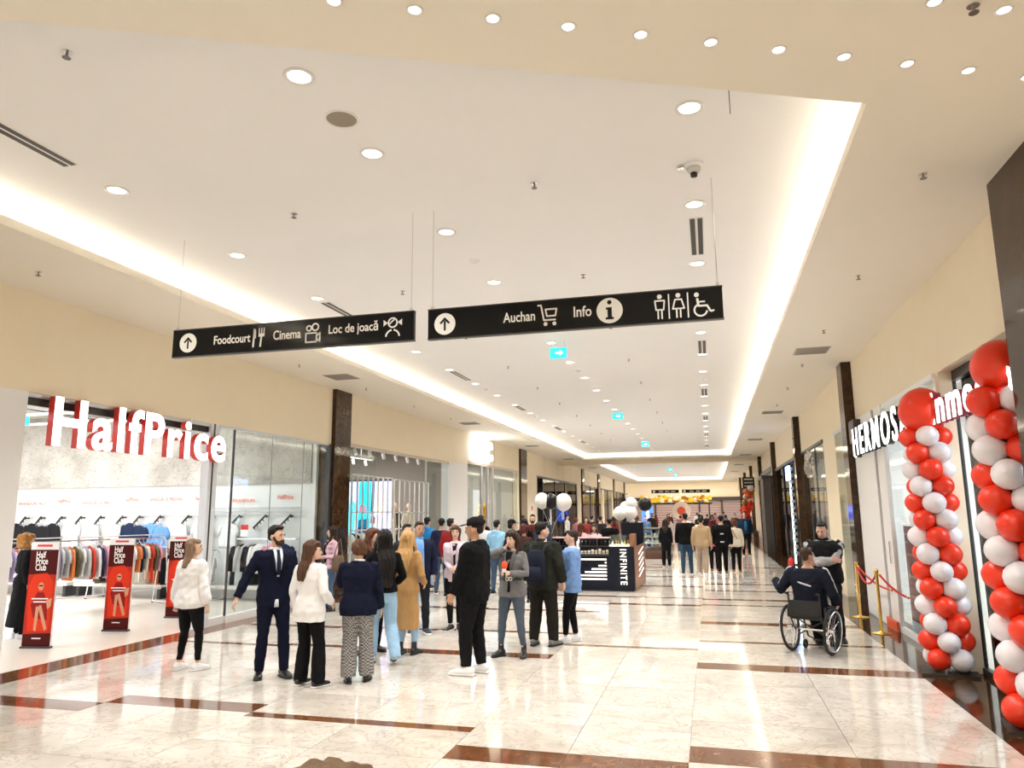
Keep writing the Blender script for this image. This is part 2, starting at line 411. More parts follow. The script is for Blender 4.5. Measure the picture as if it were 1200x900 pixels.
# dropped beam between the two fields
struct(MB().box(XL, 42.6, 4.62, XR, 43.3, ZL).build('trim_1', CREAM), 'dropped cream beam crossing the corridor ceiling')
LEDM = mat('warm_led_strip', (1.0, 0.86, 0.62), 0.5, emit=14.0)
def cove_strip(x0, y0, x1, y1, label, power):
    ln = math.hypot(x1-x0, y1-y0)
    a = thing('cove_light', label, 'light strip', ((x0+x1)/2, (y0+y1)/2, ZL+t), math.atan2(y1-y0, x1-x0), 'light strips hidden in the ceiling cove')
    MB().box(-ln/2, -0.02, 0.0, ln/2, 0.02, 0.012).build('channel', ALU, a)
    MB().box(-ln/2, -0.014, 0.012, ln/2, 0.014, 0.02).build('diffuser', LEDM, a)
    l = bpy.data.lights.new('strip_light', 'AREA'); l.shape = 'RECTANGLE'; l.size = ln; l.size_y = 0.03; l.energy = power*ln; l.color = (1.0, 0.90, 0.74)
    lo = bpy.data.objects.new('strip_light', l); COL.objects.link(lo); lo.parent = a; lo.location = (0, 0, 0.03); lo.rotation_euler = (math.pi, 0, 0)
PW = 4.0
cove_strip(CX0-0.20, line_y(CX0)-0.1, CX0-0.20, 41.3, 'warm light strip hidden in the cove along the clothing shop side', PW)
cove_strip(CX1+0.20, line_y(CX1)-0.1, CX1+0.20, 41.3, 'warm light strip hidden in the cove along the balloon column side', PW)
cove_strip(CX0, 41.4, CX1, 41.4, 'warm light strip hidden in the cove crossing before the dropped beam', PW)
cove_strip(CX0-0.2, 45.2, CX0-0.2, 73.5, 'warm light strip in the far raised field, clothing shop side', PW)
cove_strip(CX1+0.2, 45.2, CX1+0.2, 73.5, 'warm light strip in the far raised field, balloon column side', PW)
cove_strip(CX0, 73.7, CX1, 73.7, 'warm light strip crossing the end of the far raised field', PW)

# ------------------------------------------------------------------ side walls above and between the shops
def wall_piece(mb, y0, y1, z0, z1, side, dx=0.0, th=0.30):
    if side < 0: mb.box(XL-th, y0, z0, XL+dx, y1, z1)
    else: mb.box(XR-dx, y0, z0, XR+th, y1, z1)
wl = MB()
wall_piece(wl, YB, 7.45, 3.52, ZL, -1)
for y0, y1, zb in ((7.45, 15.5, 3.52), (16.2, 23.62, 3.63), (25.55, 33.1, 3.80), (36.8, 61.0, 3.76), (61.0, 80.0, 3.76)):
    wall_piece(wl, y0, y1, zb, ZL, -1)
wall_piece(wl, 23.62, 25.55, 3.63, ZL, -1)
wall_piece(wl, 33.1, 36.8, 0.0, ZL, -1)
WL = struct(wl.build('wall_left', CREAM), 'cream upper wall over the shops on the clothing shop side')
MB().box(XL-0.3, YB, 0, XL+0.006, 7.45, 3.52).build('pilaster', WHITEW, WL)
MB().box(XL-0.3, 23.62, 0, XL+0.006, 25.55, 3.63).build('pilaster', WHITEW, WL)
for y0, y1 in ((48.7, 50.2), (60.5, 61.6), (66.8, 67.6)):
    MB().box(XL-0.3, y0, 0, XL+0.01, y1, 3.78).build('pilaster', CREAM, WL)
for y0, y1 in ((15.44, 16.22), (33.15, 34.3), (50.4, 51.2), (58.0, 59.0), (67.8, 68.7), (76.5, 77.5)):
    MB().box(XL-0.3, y0, 0, XL+0.10, y1, ZL).build('granite_column', EMPER, WL)
for y in (29.0, 38.6, 42.1, 44.0, 46.4, 53.6):
    MB().box(XL, y-0.01, 3.8, XL+0.004, y+0.01, ZL).build('joint_strip', mat('joint_shadow_gap', (0.35, 0.27, 0.17), 0.8), WL)

wr = MB()
wall_piece(wr, YB, 7.0, 0, ZL, 1); wall_piece(wr, 7.0, 7.42, 3.62, ZL, 1)
for y0, y1, zb in ((7.4, 15.6, 3.62), (16.1, 24.6, 3.68), (25.0, 33.6, 3.66), (34.0, 42.6, 3.9), (43.0, 51.6, 3.9), (52.0, 80.0, 3.9)):
    wall_piece(wr, y0, y1, zb, ZL, 1)
WR = struct(wr.build('wall_right', CREAM), 'cream upper wall over the shops on the balloon column side')
MB().box(2.60, 6.3, 0, 3.15, 7.18, ZL).build('granite_column', EMPER, WR)
for y0, y1 in ((15.6, 16.1), (24.58, 25.0), (33.6, 34.0), (42.6, 43.0), (51.6, 52.0), (60.6, 61.0), (69.6, 70.0)):
    MB().box(2.68, y0, 0, 3.15, y1, ZL).build('granite_column', EMPER, WR)
for y0, y1 in ((18.2, 20.0), (34.0, 36.0), (43.0, 51.0), (52.0, 60.0)):
    MB().box(XR, y0, 0.6 if y0 > 33.9 else 0, XR+0.2, y1, 3.95 if y0 > 33.9 else 3.68).build('pilaster', CREAM, WR)
for y0, y1 in ((34.0, 36.0), (43.0, 51.0), (52.0, 60.0)):
    MB().box(XR-0.01, y0, 0.0, XR+0.2, y1, 0.6).build('granite_plinth', EMPER, WR)

# ------------------------------------------------------------------ shells of the shops (walls, floor, ceiling, lamp)
def shop_shell(side, y0, y1, depth, h, wallm, floorm, ceilm, power, label, col=(1, 1, 1), n=1):
    x0 = XL-0.3 if side < 0 else XR+0.3; x1 = XL-depth if side < 0 else XR+depth
    lo, hi = min(x0, x1), max(x0, x1); ex = 0.2 if side < 0 else 0.0
    back = (lo-0.1, lo) if side < 0 else (hi, hi+0.1)
    struct(MB().box(back[0], y0-0.1, 0, back[1], y1+0.1, h).build('wall_back', wallm), 'back wall: '+label)
    struct(MB().box(lo, y0-0.1, 0, hi+ex, y0, h).build('wall_near', wallm), 'near side wall: '+label)
    w = struct(MB().box(lo, y1, 0, hi, y1+0.1, h).build('wall_far', wallm), 'far side wall: '+label)
    struct(MB().box(lo, y0, -0.015, hi+ex, y1, 0.002).build('floor_shop', floorm), 'shop floor inside the '+label)
    c = struct(MB().box(lo, y0, h, hi+ex, y1, h+0.08).build('ceiling_shop', ceilm), 'shop ceiling inside the '+label)
    d = (y1-y0)/n
    for i in range(n):
        pl = MB().box(-0.6, -0.15, -0.05, 0.6, 0.15, 0.0).build('lamp_panel', mat('shop_lamp_diffuser', (1, 1, 1), 0.5, emit=6), c)
        pl.location = ((lo+hi)/2, y0+d*(i+0.5), h-0.0)
        area_light('shop_lamp', ((lo+hi)/2, y0+d*(i+0.5), h-0.12), depth*0.6, d*0.6, power/n, col)
    return w
SHOPW = mat('shop_white_wall', (0.82, 0.82, 0.81), 0.6)
SHOPF = mat('shop_pale_floor', (0.72, 0.66, 0.58), 0.25, noise=0.04, nscale=2)
GREYC = mat('shop_grey_ceiling', (0.14, 0.135, 0.125), 0.8)
DARKW = mat('dark_shop_wall', (0.045, 0.04, 0.038), 0.5)
W1 = shop_shell(-1, 3.6, 15.32, 12.0, 4.45, SHOPW, SHOPF, mat('open_shop_ceiling', (0.55, 0.53, 0.49), 0.8), 520, 'white walls of the bright clothing shop', COOL, 2)
W2 = shop_shell(-1, 16.3, 25.2, 8.0, 4.3, mat('shop2_wall', (0.24, 0.215, 0.19), 0.7), SHOPF, GREYC, 260, 'grey walls of the shop with white grid frames', SOFT, 1)
W3 = shop_shell(-1, 25.6, 33.0, 6.0, 4.3, mat('shop3_wall', (0.38, 0.365, 0.33), 0.7), SHOPF, GREYC, 180, 'grey walls of the shop under the glowing white sign', SOFT, 1)
W4 = shop_shell(-1, 36.8, 48.5, 5.0, 3.9, DARKW, mat('dark_wood_floor', (0.10, 0.06, 0.04), 0.4), DARKW, 60, 'dark walls of the shop behind the kiosk', WARM, 1)
W4b = shop_shell(-1, 51.3, 80.0, 5.0, 3.9, mat('tan_shop_wall', (0.35, 0.27, 0.18), 0.6), SHOPF, GREYC, 240, 'tan walls of the last shops on the clothing shop side', WARM, 2)
W5 = shop_shell(1, 7.1, 10.2, 5.0, 3.75, mat('kiosk_shop_wall', (0.70, 0.70, 0.72), 0.5), SHOPF, SHOPW, 110, 'pale walls of the shop between the balloon columns', COOL, 1)
W6 = shop_shell(1, 10.3, 15.5, 5.0, 3.75, SHOPW, SHOPF, SHOPW, 110, 'white walls of the shop with the white panel front', COOL, 1)
W7 = shop_shell(1, 16.2, 24.5, 4.0, 3.75, mat('taupe_shop_wall', (0.33, 0.30, 0.26), 0.6), SHOPF, GREYC, 170, 'taupe walls of the glass fronted shop past the dark column', SOFT, 1)
W8 = shop_shell(1, 25.1, 33.5, 4.0, 3.75, DARKW, mat('dark_wood_floor', (0.10, 0.06, 0.04), 0.4), DARKW, 45, 'dark walls of the shop under the blue screen sign', SOFT, 1)
W9 = shop_shell(1, 36.2, 42.5, 4.0, 3.95, DARKW, mat('dark_wood_floor', (0.10, 0.06, 0.04), 0.4), DARKW, 30, 'dark walls of the furthest dark shop', WARM, 1)
# upper side wall of the clothing shop: rough grey concrete with a faint sketchy print
def concrete_print():
    m, nt, b = _new('printed_concrete'); N = nt.nodes; L = nt.links
    tc = N.new('ShaderNodeTexCoord'); n = N.new('ShaderNodeTexNoise'); n.inputs['Scale'].default_value = 1.6; n.inputs['Detail'].default_value = 6
    v = N.new('ShaderNodeTexVoronoi'); v.feature = 'DISTANCE_TO_EDGE'; v.inputs['Scale'].default_value = 2.6
    nn = N.new('ShaderNodeTexNoise'); nn.inputs['Scale'].default_value = 4
    ad = N.new('ShaderNodeVectorMath'); ad.operation = 'ADD'
    L.new(tc.outputs['Object'], ad.inputs[0]); L.new(nn.outputs['Color'], ad.inputs[1]); L.new(tc.outputs['Object'], nn.inputs['Vector'])
    L.new(ad.outputs[0], v.inputs['Vector']); L.new(tc.outputs['Object'], n.inputs['Vector'])
    cr = N.new('ShaderNodeValToRGB'); cr.color_ramp.elements[0].color = (0.36, 0.33, 0.29, 1); cr.color_ramp.elements[1].color = (0.54, 0.51, 0.46, 1)
    cr.color_ramp.elements[0].position = 0.3; cr.color_ramp.elements[1].position = 0.7
    ln = N.new('ShaderNodeValToRGB'); ln.color_ramp.elements[0].color = (0.62, 0.62, 0.62, 1); ln.color_ramp.elements[1].color = (1, 1, 1, 1); ln.color_ramp.elements[1].position = 0.035
    mx = N.new('ShaderNodeMixRGB'); mx.blend_type = 'MULTIPLY'; mx.inputs[0].default_value = 1
    L.new(n.outputs['Fac'], cr.inputs[0]); L.new(v.outputs['Distance'], ln.inputs[0]); L.new(cr.outputs[0], mx.inputs[1]); L.new(ln.outputs[0], mx.inputs[2])
    L.new(mx.outputs[0], b.inputs['Base Color']); b.inputs['Roughness'].default_value = 0.8
    return m
MB().box(-20.4, 15.27, 2.62, -8.9, 15.32, 4.45).build('printed_wall_panel', concrete_print(), W1)

# ------------------------------------------------------------------ far end of the corridor
we = MB().box(-14, YE, 0, 10, YE+0.3, 5.6).box(-14, 80, 5.3, 10, YE, 5.4).box(-14, 79.8, ZL, 10, 80.0, 5.4)
WEo = struct(we.build('wall_end', CREAM), 'cream end wall over the shuttered shops at the far end')
MB().box(-9.0, YE-0.6, 3.1, 4.0, YE, 3.5).build('dark_band', mat('dark_brown_band', (0.03, 0.022, 0.02), 0.5), WEo)
SHUT = mat('mauve_roller_shutter', (0.30, 0.22, 0.22), 0.6)
for i in range(5):
    x0 = -9.0+i*2.6
    for k in range(10):
        MB().box(x0+0.1, YE-0.25, 0.3*k+0.02, x0+2.5, YE-0.2, 0.3*k+0.29).build('shutter_slat', SHUT, WEo)
    MB().box(x0-0.1, YE-0.35, 0, x0+0.1, YE, 3.1).build('shutter_jamb', mat('dark_brown_band', (0.03, 0.022, 0.02), 0.5), WEo)
for x0, x1 in ((-14, -12.6), (-12.0, -9.6)):
    MB().box(x0, 82, 0, x1, 82.2, 5.3).build('granite_column', EMPER, WEo)
area_light('end_hall_lamp', (-2.5, 86, 5.2), 9, 8, 500, WARM)
# ------------------------------------------------------------------ ceiling fittings
LAMPM = mat('downlight_lens', (1.0, 0.95, 0.88), 0.4, emit=2.2)
TRIMM = mat('downlight_trim', (0.80, 0.78, 0.75), 0.4)
def proto_down(r):
    a = link('ceiling_downlight', None)
    MB().lathe([(r*0.74, 0.0), (r*0.78, -0.008), (r*1.0, -0.008), (r*1.02, 0.0)], 24).build('trim_ring', TRIMM, a, True)
    MB().lathe([(0.0, -0.004), (r*0.4, -0.006), (r*0.76, -0.001)], 24).build('lens', LAMPM, a, True)
    return a
DL = proto_down(0.115); used = [False]
DLS = proto_down(0.05); useds = [False]
def down(proto, flag, x, y, z, label, group, power):
    o = proto if not flag[0] else copy_tree(proto); flag[0] = True
    o.location = (x, y, z); tag(o, label, 'ceiling light', group)
    if power:
        l = bpy.data.lights.new('downlight_beam', 'SPOT'); l.energy = power; l.color = SOFT; l.spot_size = R(115); l.spot_blend = 0.7; l.shadow_soft_size = 0.09
        lo = bpy.data.objects.new('downlight_beam', l); COL.objects.link(lo); lo.location = (x, y, z-0.03)
RN = {-5.56: 'row nearest the clothing shop', -2.78: 'middle row of the raised ceiling', 0.01: 'row nearest the balloon columns'}
yy = [5.61+1.955*i for i in range(18)]
for i, y in enumerate(yy):
    for X in (-5.56, -2.78, 0.01):
        if X == 0.01 and i == 0 and line_y(X) > y-0.3: pass
        # the slot diffusers take the place of some lamps
        down(DL, used, X, y, ZU, 'large round recessed downlight, '+RN[X], 'downlights, '+RN[X], (105, 120, 140)[min(i, 2)] if i < 12 else 170)
for X in (-2.78,): down(DL, used, X, 4.38, ZU, 'large round recessed downlight nearest the round speaker and slanted edge', 'round downlights near the slanted edge', 80)
for i in range(14):
    for X in (-5.56, -2.78, 0.01):
        if i % 2 == 0: down(DL, used, X, 46.5+1.955*i, ZU, 'large round recessed downlight in the far raised field', 'round downlights in the far raised field', 200)
for i in range(12):
    down(DLS, useds, -2.36+0.42*i, 3.18+0.1955*i, ZL, 'small round spotlight in the row along the slanted edge', 'small spotlights along the slanted edge', 14)
for x, y in ((1.42, 4.32), (1.84, 4.51), (2.26, 4.7), (1.0, 4.13)):
    down(DLS, useds, x, y, ZL, 'small round spotlight in the second row near the granite column', 'small spotlights near the granite column', 14)

# ceiling speaker, smoke detectors, sprinklers
sp = thing('ceiling_speaker', 'round beige flush speaker grille in the raised ceiling', 'speaker', (-2.76, 5.0, ZU))
MB().lathe([(0.0, -0.006), (0.12, -0.006), (0.125, 0.0)], 28).build('grille', mat('beige_speaker_mesh', (0.34, 0.30, 0.24), 0.8, bump=0.4, bscale=300), sp)
MB().lathe([(0.122, 0.0), (0.124, -0.009), (0.138, -0.009), (0.14, 0.0)], 28).build('rim', TRIMM, sp)
SPR = link('sprinkler', None)
MB().lathe([(0.0, -0.004), (0.035, -0.004), (0.036, 0.0)], 14).build('escutcheon', STEEL, SPR)
MB().lathe([(0.0, -0.045), (0.008, -0.04), (0.009, -0.004)], 8).build('stem', mat('dark_steel', (0.22, 0.21, 0.20), 0.4, metal=0.8), SPR)
MB().lathe([(0.0, -0.05), (0.028, -0.049), (0.029, -0.045), (0.0, -0.044)], 12).build('deflector', mat('dark_steel', (0.22, 0.21, 0.20), 0.4, metal=0.8), SPR)
su = [False]
def spr(x, y, z, lab):
    o = SPR if not su[0] else copy_tree(SPR); su[0] = True; o.location = (x, y, z); tag(o, lab, 'sprinkler', 'sprinkler heads: '+lab)
for i in range(-1, 10):
    y = 6.61+2.93*i
    for X in (-4.18, -1.51):
        if y > line_y(X)+0.1: spr(X, y, ZU, 'small steel sprinkler head on the raised ceiling')
for i in range(6): spr(-7.7, 6.71+2.95*i, ZL, 'small steel sprinkler head on the lower ceiling, clothing shop side')
for i in range(6): spr(1.97, 6.76+2.95*i, ZL, 'small steel sprinkler head on the lower ceiling, balloon column side')
spr(1.65, 4.42, ZL, 'steel sprinkler head between the small spotlights')
DET = link('smoke_detector', None)
MB().lathe([(0.0, -0.012), (0.075, -0.012), (0.08, 0.0)], 20).build('base', WHITE, DET, True)
MB().lathe([(0.0, -0.045), (0.03, -0.043), (0.05, -0.03), (0.055, -0.012)], 20).build('sensor', WHITE, DET, True)
du = [False]
for i, (x, y) in enumerate([(-2.76, 8.57), (-2.76, 16.4), (-2.76, 24.2), (0.01, 18.4), (-5.56, 18.2), (-5.56, 24.0)]):
    o = DET if not du[0] else copy_tree(DET); du[0] = True; o.location = (x, y, ZU)
    tag(o, 'white domed smoke detector on the raised ceiling', 'smoke detector', 'smoke detectors on the raised ceiling')
cm = thing('dome_camera', 'white stepped ceiling camera with dark lens beside a downlight', 'camera', (0.02, 6.63, ZU))
MB().lathe([(0.0, -0.03), (0.085, -0.03), (0.09, 0.0)], 20).build('base', WHITE, cm, True)
MB().lathe([(0.0, -0.085), (0.05, -0.08), (0.062, -0.06), (0.064, -0.03)], 20).build('housing', mat('pale_grey_plastic', (0.6, 0.59, 0.57), 0.4), cm, True)
MB().lathe([(0.0, -0.125), (0.03, -0.12), (0.034, -0.085)], 16).build('lens', BLACK, cm, True)
MB().tube([(-0.09, 0, -0.02), (-0.15, 0, -0.03)], 0.02, 8).build('bracket', STEEL, cm)

# linear slot diffusers and square grilles
SLT = link('slot_diffuser', None)
MB().box(-0.085, -0.62, -0.004, 0.085, 0.62, 0.0).build('frame', TRIMM, SLT)
for s in (-1, 1): MB().box(s*0.042-0.028, -0.6, -0.006, s*0.042+0.028, 0.6, -0.003).build('slot', BLACK, SLT)
sl = [False]
for X, ys in ((-5.56, (4.45, 10.35, 16.2, 21.9, 27.85, 33.7)), (0.02, (8.55, 14.7, 20.5, 26.4, 32.3, 38.0))):
    for y in ys:
        o = SLT if not sl[0] else copy_tree(SLT); sl[0] = True; o.location = (X, y, ZU)
        side = 'clothing shop' if X < -2 else 'balloon column'
        tag(o, 'black double-slot air diffuser in the raised ceiling, %s side' % side, 'air vent', 'slot diffusers, %s side' % side)
GRL = link('air_grille', None)
MB().box(-0.3, -0.3, -0.006, 0.3, 0.3, 0.0).build('frame', mat('grey_grille_frame', (0.40, 0.37, 0.32), 0.6), GRL)
for k in range(9): MB().box(-0.27, -0.27+k*0.0655, -0.012, 0.27, -0.27+k*0.0655+0.03, -0.006).build('blade', mat('grey_grille_blade', (0.30, 0.275, 0.24), 0.6), GRL)
gu = [False]
for X, ys in ((-7.55, (14.06, 22.92, 31.8, 40.7, 49.6)), (1.98, (14.26, 23.23, 32.1, 40.9, 49.8, 58.5))):
    for y in ys:
        o = GRL if not gu[0] else copy_tree(GRL); gu[0] = True; o.location = (X, y, ZL)
        side = 'clothing shop' if X < -2 else 'balloon column'
        tag(o, 'square grey louvred grille in the lower ceiling, %s side' % side, 'air vent', 'square air grilles, %s side' % side)

# turquoise emergency exit signs hanging from the raised ceiling
TURQ = mat('lit_turquoise_panel', (0.02, 0.50, 0.62), 0.4, emit=0.9)
WLIT = mat('lit_white_symbol', (0.9, 0.95, 0.95), 0.4, emit=1.2)
def exit_sign(x, y, z, label):
    a = thing('exit_sign', label, 'exit sign', (x, y, z), 0, 'turquoise exit signs over the corridor')
    MB().box(-0.16, -0.02, 0, 0.16, 0.02, 0.20).build('panel', TURQ, a)
    MB().box(-0.17, -0.025, 0.20, 0.17, 0.025, 0.235).build('housing', WHITE, a)
    for s in (-0.12, 0.12): MB().tube([(s, 0, 0.235), (s, 0, ZU-z)], 0.006, 6).build('hanger', STEEL, a)
    MB().prism([(-0.05, 0.08), (0.03, 0.08), (0.03, 0.05), (0.1, 0.1), (0.03, 0.15), (0.03, 0.12), (-0.05, 0.12)], 0.021, 0.024, MX_FRONT).build('arrow', WLIT, a)
exit_sign(-2.62, 13.3, 4.78, 'turquoise lit exit sign hung beneath the ceiling past the wayfinding boards')
for y in (23.0, 33.3, 46, 55, 64): exit_sign(-2.66, y, 4.78, 'small turquoise lit exit sign far along the corridor')

# ------------------------------------------------------------------ the two hanging wayfinding boards
SIGNB = mat('glossy_black_board', (0.008, 0.008, 0.009), 0.14, spec=0.22)
SIGNW = mat('white_sign_print', (0.82, 0.82, 0.80), 0.5)
def ring(mb, cx, cy, r, w, n=24, t0=0.0, t1=0.003, a0=0.0, a1=2*math.pi, flip=False):
    V = []; full = abs(a1-a0-2*math.pi) < 1e-6; m = n if full else n+1
    for i in range(m):
        a = a0+(a1-a0)*i/n
        for rr_ in (r, r-w):
            for t_ in (t0, t1): V.append(MX_FRONT @ Vector((cx+rr_*math.cos(a), cy+rr_*math.sin(a), t_)))
    F = []
    for i in range(n):
        j = (i+1) % m
        F += [(4*i+1, 4*i+3, 4*j+3, 4*j+1), (4*i, 4*j, 4*j+2, 4*i+2), (4*i, 4*i+1, 4*j+1, 4*j), (4*i+2, 4*j+2, 4*j+3, 4*i+3)]
    mb.add(V, F); return mb
def disc(mb, cx, cy, r, n=28, t0=0.0, t1=0.003): mb.prism([(cx+r*math.cos(2*math.pi*i/n), cy+r*math.sin(2*math.pi*i/n)) for i in range(n)], t0, t1, MX_FRONT); return mb
def bar2(mb, x0, y0, x1, y1, w, t0=0.0, t1=0.003):
    d = Vector((x1-x0, y1-y0)).normalized()*w/2; e = Vector((-d.y, d.x))
    mb.prism([(x0-d.x*0-e.x, y0-e.y), (x1-e.x, y1-e.y), (x1+e.x, y1+e.y), (x0+e.x, y0+e.y)][::1], t0, t1, MX_FRONT); return mb
def sign_board(x0, x1, z0, z1, y, label):
    a = thing('wayfinding_sign', label, 'sign', ((x0+x1)/2, y, z0))
    w = x1-x0; h = z1-z0
    MB().box(-w/2, -0.025, 0, w/2, 0.025, h).build('board', SIGNB, a)
    MB().box(-w/2-0.004, -0.028, h-0.004, w/2+0.004, 0.028, h+0.006).box(-w/2-0.004, -0.028, -0.006, w/2+0.004, 0.028, 0.004).build('edge_trim', DARK, a)
    for s in (-1, 1):
        MB().tube([(s*(w/2-0.04), 0, h), (s*(w/2-0.04), 0, ZU-z0)], 0.005, 6).build('suspension_wire', STEEL, a)
        MB().box(s*(w/2-0.04)-0.015, -0.015, h, s*(w/2-0.04)+0.015, 0.015, h+0.04).build('clamp', STEEL, a)
    return a, w, h
FY = -0.026     # print lies on the front face
def pr(mb, name, a, M=SIGNW):
    o = mb.build(name, M, a, fix=True); o.location = (0, FY, 0); return o
def arrow_disc(a, cx, cy, r):
    pr(disc(MB(), cx, cy, r), 'round_symbol', a)
    q = r/1.0
    pr(MB().prism([(cx-0.09*q, cy-0.62*q), (cx+0.09*q, cy-0.62*q), (cx+0.09*q, cy+0.3*q), (cx-0.09*q, cy+0.3*q)], 0.003, 0.005, MX_FRONT)
       .prism([(cx, cy+0.62*q), (cx-0.50*q, cy+0.10*q), (cx-0.36*q, cy-0.02*q), (cx, cy+0.36*q)], 0.003, 0.005, MX_FRONT)
       .prism([(cx, cy+0.62*q), (cx, cy+0.36*q), (cx+0.36*q, cy-0.02*q), (cx+0.50*q, cy+0.10*q)], 0.003, 0.005, MX_FRONT), 'arrow', a, SIGNB)
SY = 6.95
A1, w, h = sign_board(-5.88, -2.90, 3.70, 4.015, SY, 'black hanging sign with white arrow, fork, camera and child symbols')
def ux(px): return -w/2 + px*w      # fraction of the board's width
arrow_disc(A1, ux(0.070), h*0.50, 0.112)
text_obj('lettering', 'Foodcourt', 0.13, SIGNW, A1, (ux(0.185), FY, h*0.36), ext=0.002, bold=0.012, fit=(0.158*w, 0.10))
m = MB(); fx = ux(0.375)
bar2(m, fx-0.055, 0.05, fx-0.045, 0.26, 0.020); m.prism([(fx-0.052, 0.15), (fx-0.024, 0.15), (fx-0.026, 0.24), (fx-0.048, 0.265)], 0, 0.003, MX_FRONT)
bar2(m, fx+0.035, 0.05, fx+0.045, 0.17, 0.020)
for k in (-0.03, 0.0, 0.03): bar2(m, fx+0.044+k, 0.19, fx+0.047+k, 0.265, 0.011)
m.prism([(fx+0.01, 0.165), (fx+0.08, 0.165), (fx+0.085, 0.2), (fx+0.01, 0.2)], 0, 0.003, MX_FRONT)
pr(m, 'fork_and_knife_symbol', A1)
text_obj('lettering', 'Cinema', 0.13, SIGNW, A1, (ux(0.440), FY, h*0.36), ext=0.002, bold=0.012, fit=(0.115*w, 0.108))
m = MB(); cx = ux(0.603)
ring(m, cx-0.045, 0.215, 0.036, 0.015); ring(m, cx+0.032, 0.225, 0.046, 0.017)
for q in ((cx-0.085, 0.06, cx+0.055, 0.06), (cx-0.085, 0.16, cx+0.055, 0.16), (cx-0.08, 0.055, cx-0.08, 0.165), (cx+0.05, 0.055, cx+0.05, 0.165), (cx+0.055, 0.09, cx+0.095, 0.06), (cx+0.055, 0.13, cx+0.095, 0.16), (cx+0.09, 0.055, cx+0.09, 0.165)): bar2(m, *q, 0.016)
pr(m, 'film_camera_symbol', A1)
text_obj('lettering', 'Loc de joacă', 0.13, SIGNW, A1, (ux(0.668), FY, h*0.33), ext=0.002, bold=0.012, fit=(0.195*w, 0.14))
m = MB(); cx = ux(0.920)
ring(m, cx, 0.205, 0.058, 0.016); bar2(m, cx-0.04, 0.19, cx+0.03, 0.25, 0.014)
for s in (-1, 1):
    m.prism([(cx+s*0.058, 0.205), (cx+s*0.105, 0.24), (cx+s*0.105, 0.17)][::s], 0, 0.003, MX_FRONT)
ring(m, cx, 0.05, 0.085, 0.017, 14, a0=R(5), a1=R(80)); ring(m, cx, 0.05, 0.085, 0.017, 14, a0=R(100), a1=R(175))
pr(m, 'child_symbol', A1)

A2, w, h = sign_board(-2.74, 0.22, 3.695, 4.01, SY, 'black hanging sign with white arrow, trolley, information and toilet symbols')
arrow_disc(A2, ux(0.063), h*0.48, 0.115)
text_obj('lettering', 'Auchan', 0.13, SIGNW, A2, (ux(0.275), FY, h*0.36), ext=0.002, bold=0.012, fit=(0.112*w, 0.105))
m = MB(); cx = ux(0.430)
for q in ((cx-0.10, 0.265, cx-0.06, 0.265), (cx-0.065, 0.27, cx-0.035, 0.105), (cx-0.04, 0.11, cx+0.085, 0.11), (cx-0.01, 0.15, cx+0.08, 0.15), (cx+0.08, 0.145, cx+0.095, 0.225), (cx-0.02, 0.22, cx+0.1, 0.22), (cx-0.02, 0.225, cx-0.005, 0.15)): bar2(m, *q, 0.016)
for s in (-0.02, 0.07): disc(m, cx+s, 0.07, 0.02, 14)
pr(m, 'trolley_symbol', A2)
text_obj('lettering', 'Info', 0.13, SIGNW, A2, (ux(0.520), FY, h*0.37), ext=0.002, bold=0.012, fit=(0.060*w, 0.11))
cx = ux(0.640)
pr(disc(MB(), cx, h*0.50, 0.128), 'round_symbol', A2)
m = MB(); disc(m, cx, 0.24, 0.022, 14, 0.003, 0.005)
m.prism([(cx-0.035, 0.19), (cx+0.022, 0.19), (cx+0.022, 0.09), (cx+0.04, 0.09), (cx+0.04, 0.068), (cx-0.04, 0.068), (cx-0.04, 0.09), (cx-0.02, 0.09), (cx-0.02, 0.168), (cx-0.035, 0.168)][::-1], 0.003, 0.005, MX_FRONT)
pr(m, 'information_letter', A2, SIGNB)
m = MB()
for k, px in enumerate((0.803, 0.862)):
    cx = ux(px); disc(m, cx, 0.255, 0.023, 14)
    top = 0.045 if k == 0 else 0.03; bot = 0.035 if k == 0 else 0.055
    for s in (-1, 1):
        bar2(m, cx+s*top, 0.215, cx+s*bot, 0.12, 0.014); bar2(m, cx+s*0.018, 0.13, cx+s*0.018, 0.035, 0.014)
    bar2(m, cx-top-0.005, 0.215, cx+top+0.005, 0.215, 0.014); bar2(m, cx-bot-0.004, 0.125, cx+bot+0.004, 0.125, 0.014)
for px in (0.832, 0.892): bar2(m, ux(px), 0.03, ux(px), 0.275, 0.012)
cx = ux(0.935); disc(m, cx-0.045, 0.245, 0.023, 14); bar2(m, cx-0.04, 0.21, cx-0.03, 0.13, 0.022); bar2(m, cx-0.03, 0.135, cx+0.05, 0.135, 0.018); bar2(m, cx+0.045, 0.14, cx+0.08, 0.075, 0.018); bar2(m, cx-0.035, 0.175, cx+0.03, 0.175, 0.014); bar2(m, cx+0.08, 0.075, cx+0.11, 0.085, 0.016)
ring(m, cx-0.012, 0.095, 0.066, 0.016, 20, a0=R(120), a1=R(350))
pr(m, 'toilet_symbols', A2)
# vertical wire hanging free behind the slanted edge
hw = thing('hanging_wire', 'thin loose wire hanging from the raised ceiling by the slanted edge', 'wire', (0.30, 5.25, ZU))
MB().tube([(0, 0, 0), (0, 0, -0.30)], 0.003, 6).build('wire', DARK, hw)
MB().lathe([(0, -0.004), (0.012, -0.004), (0.012, 0)], 10).build('fixing', STEEL, hw)
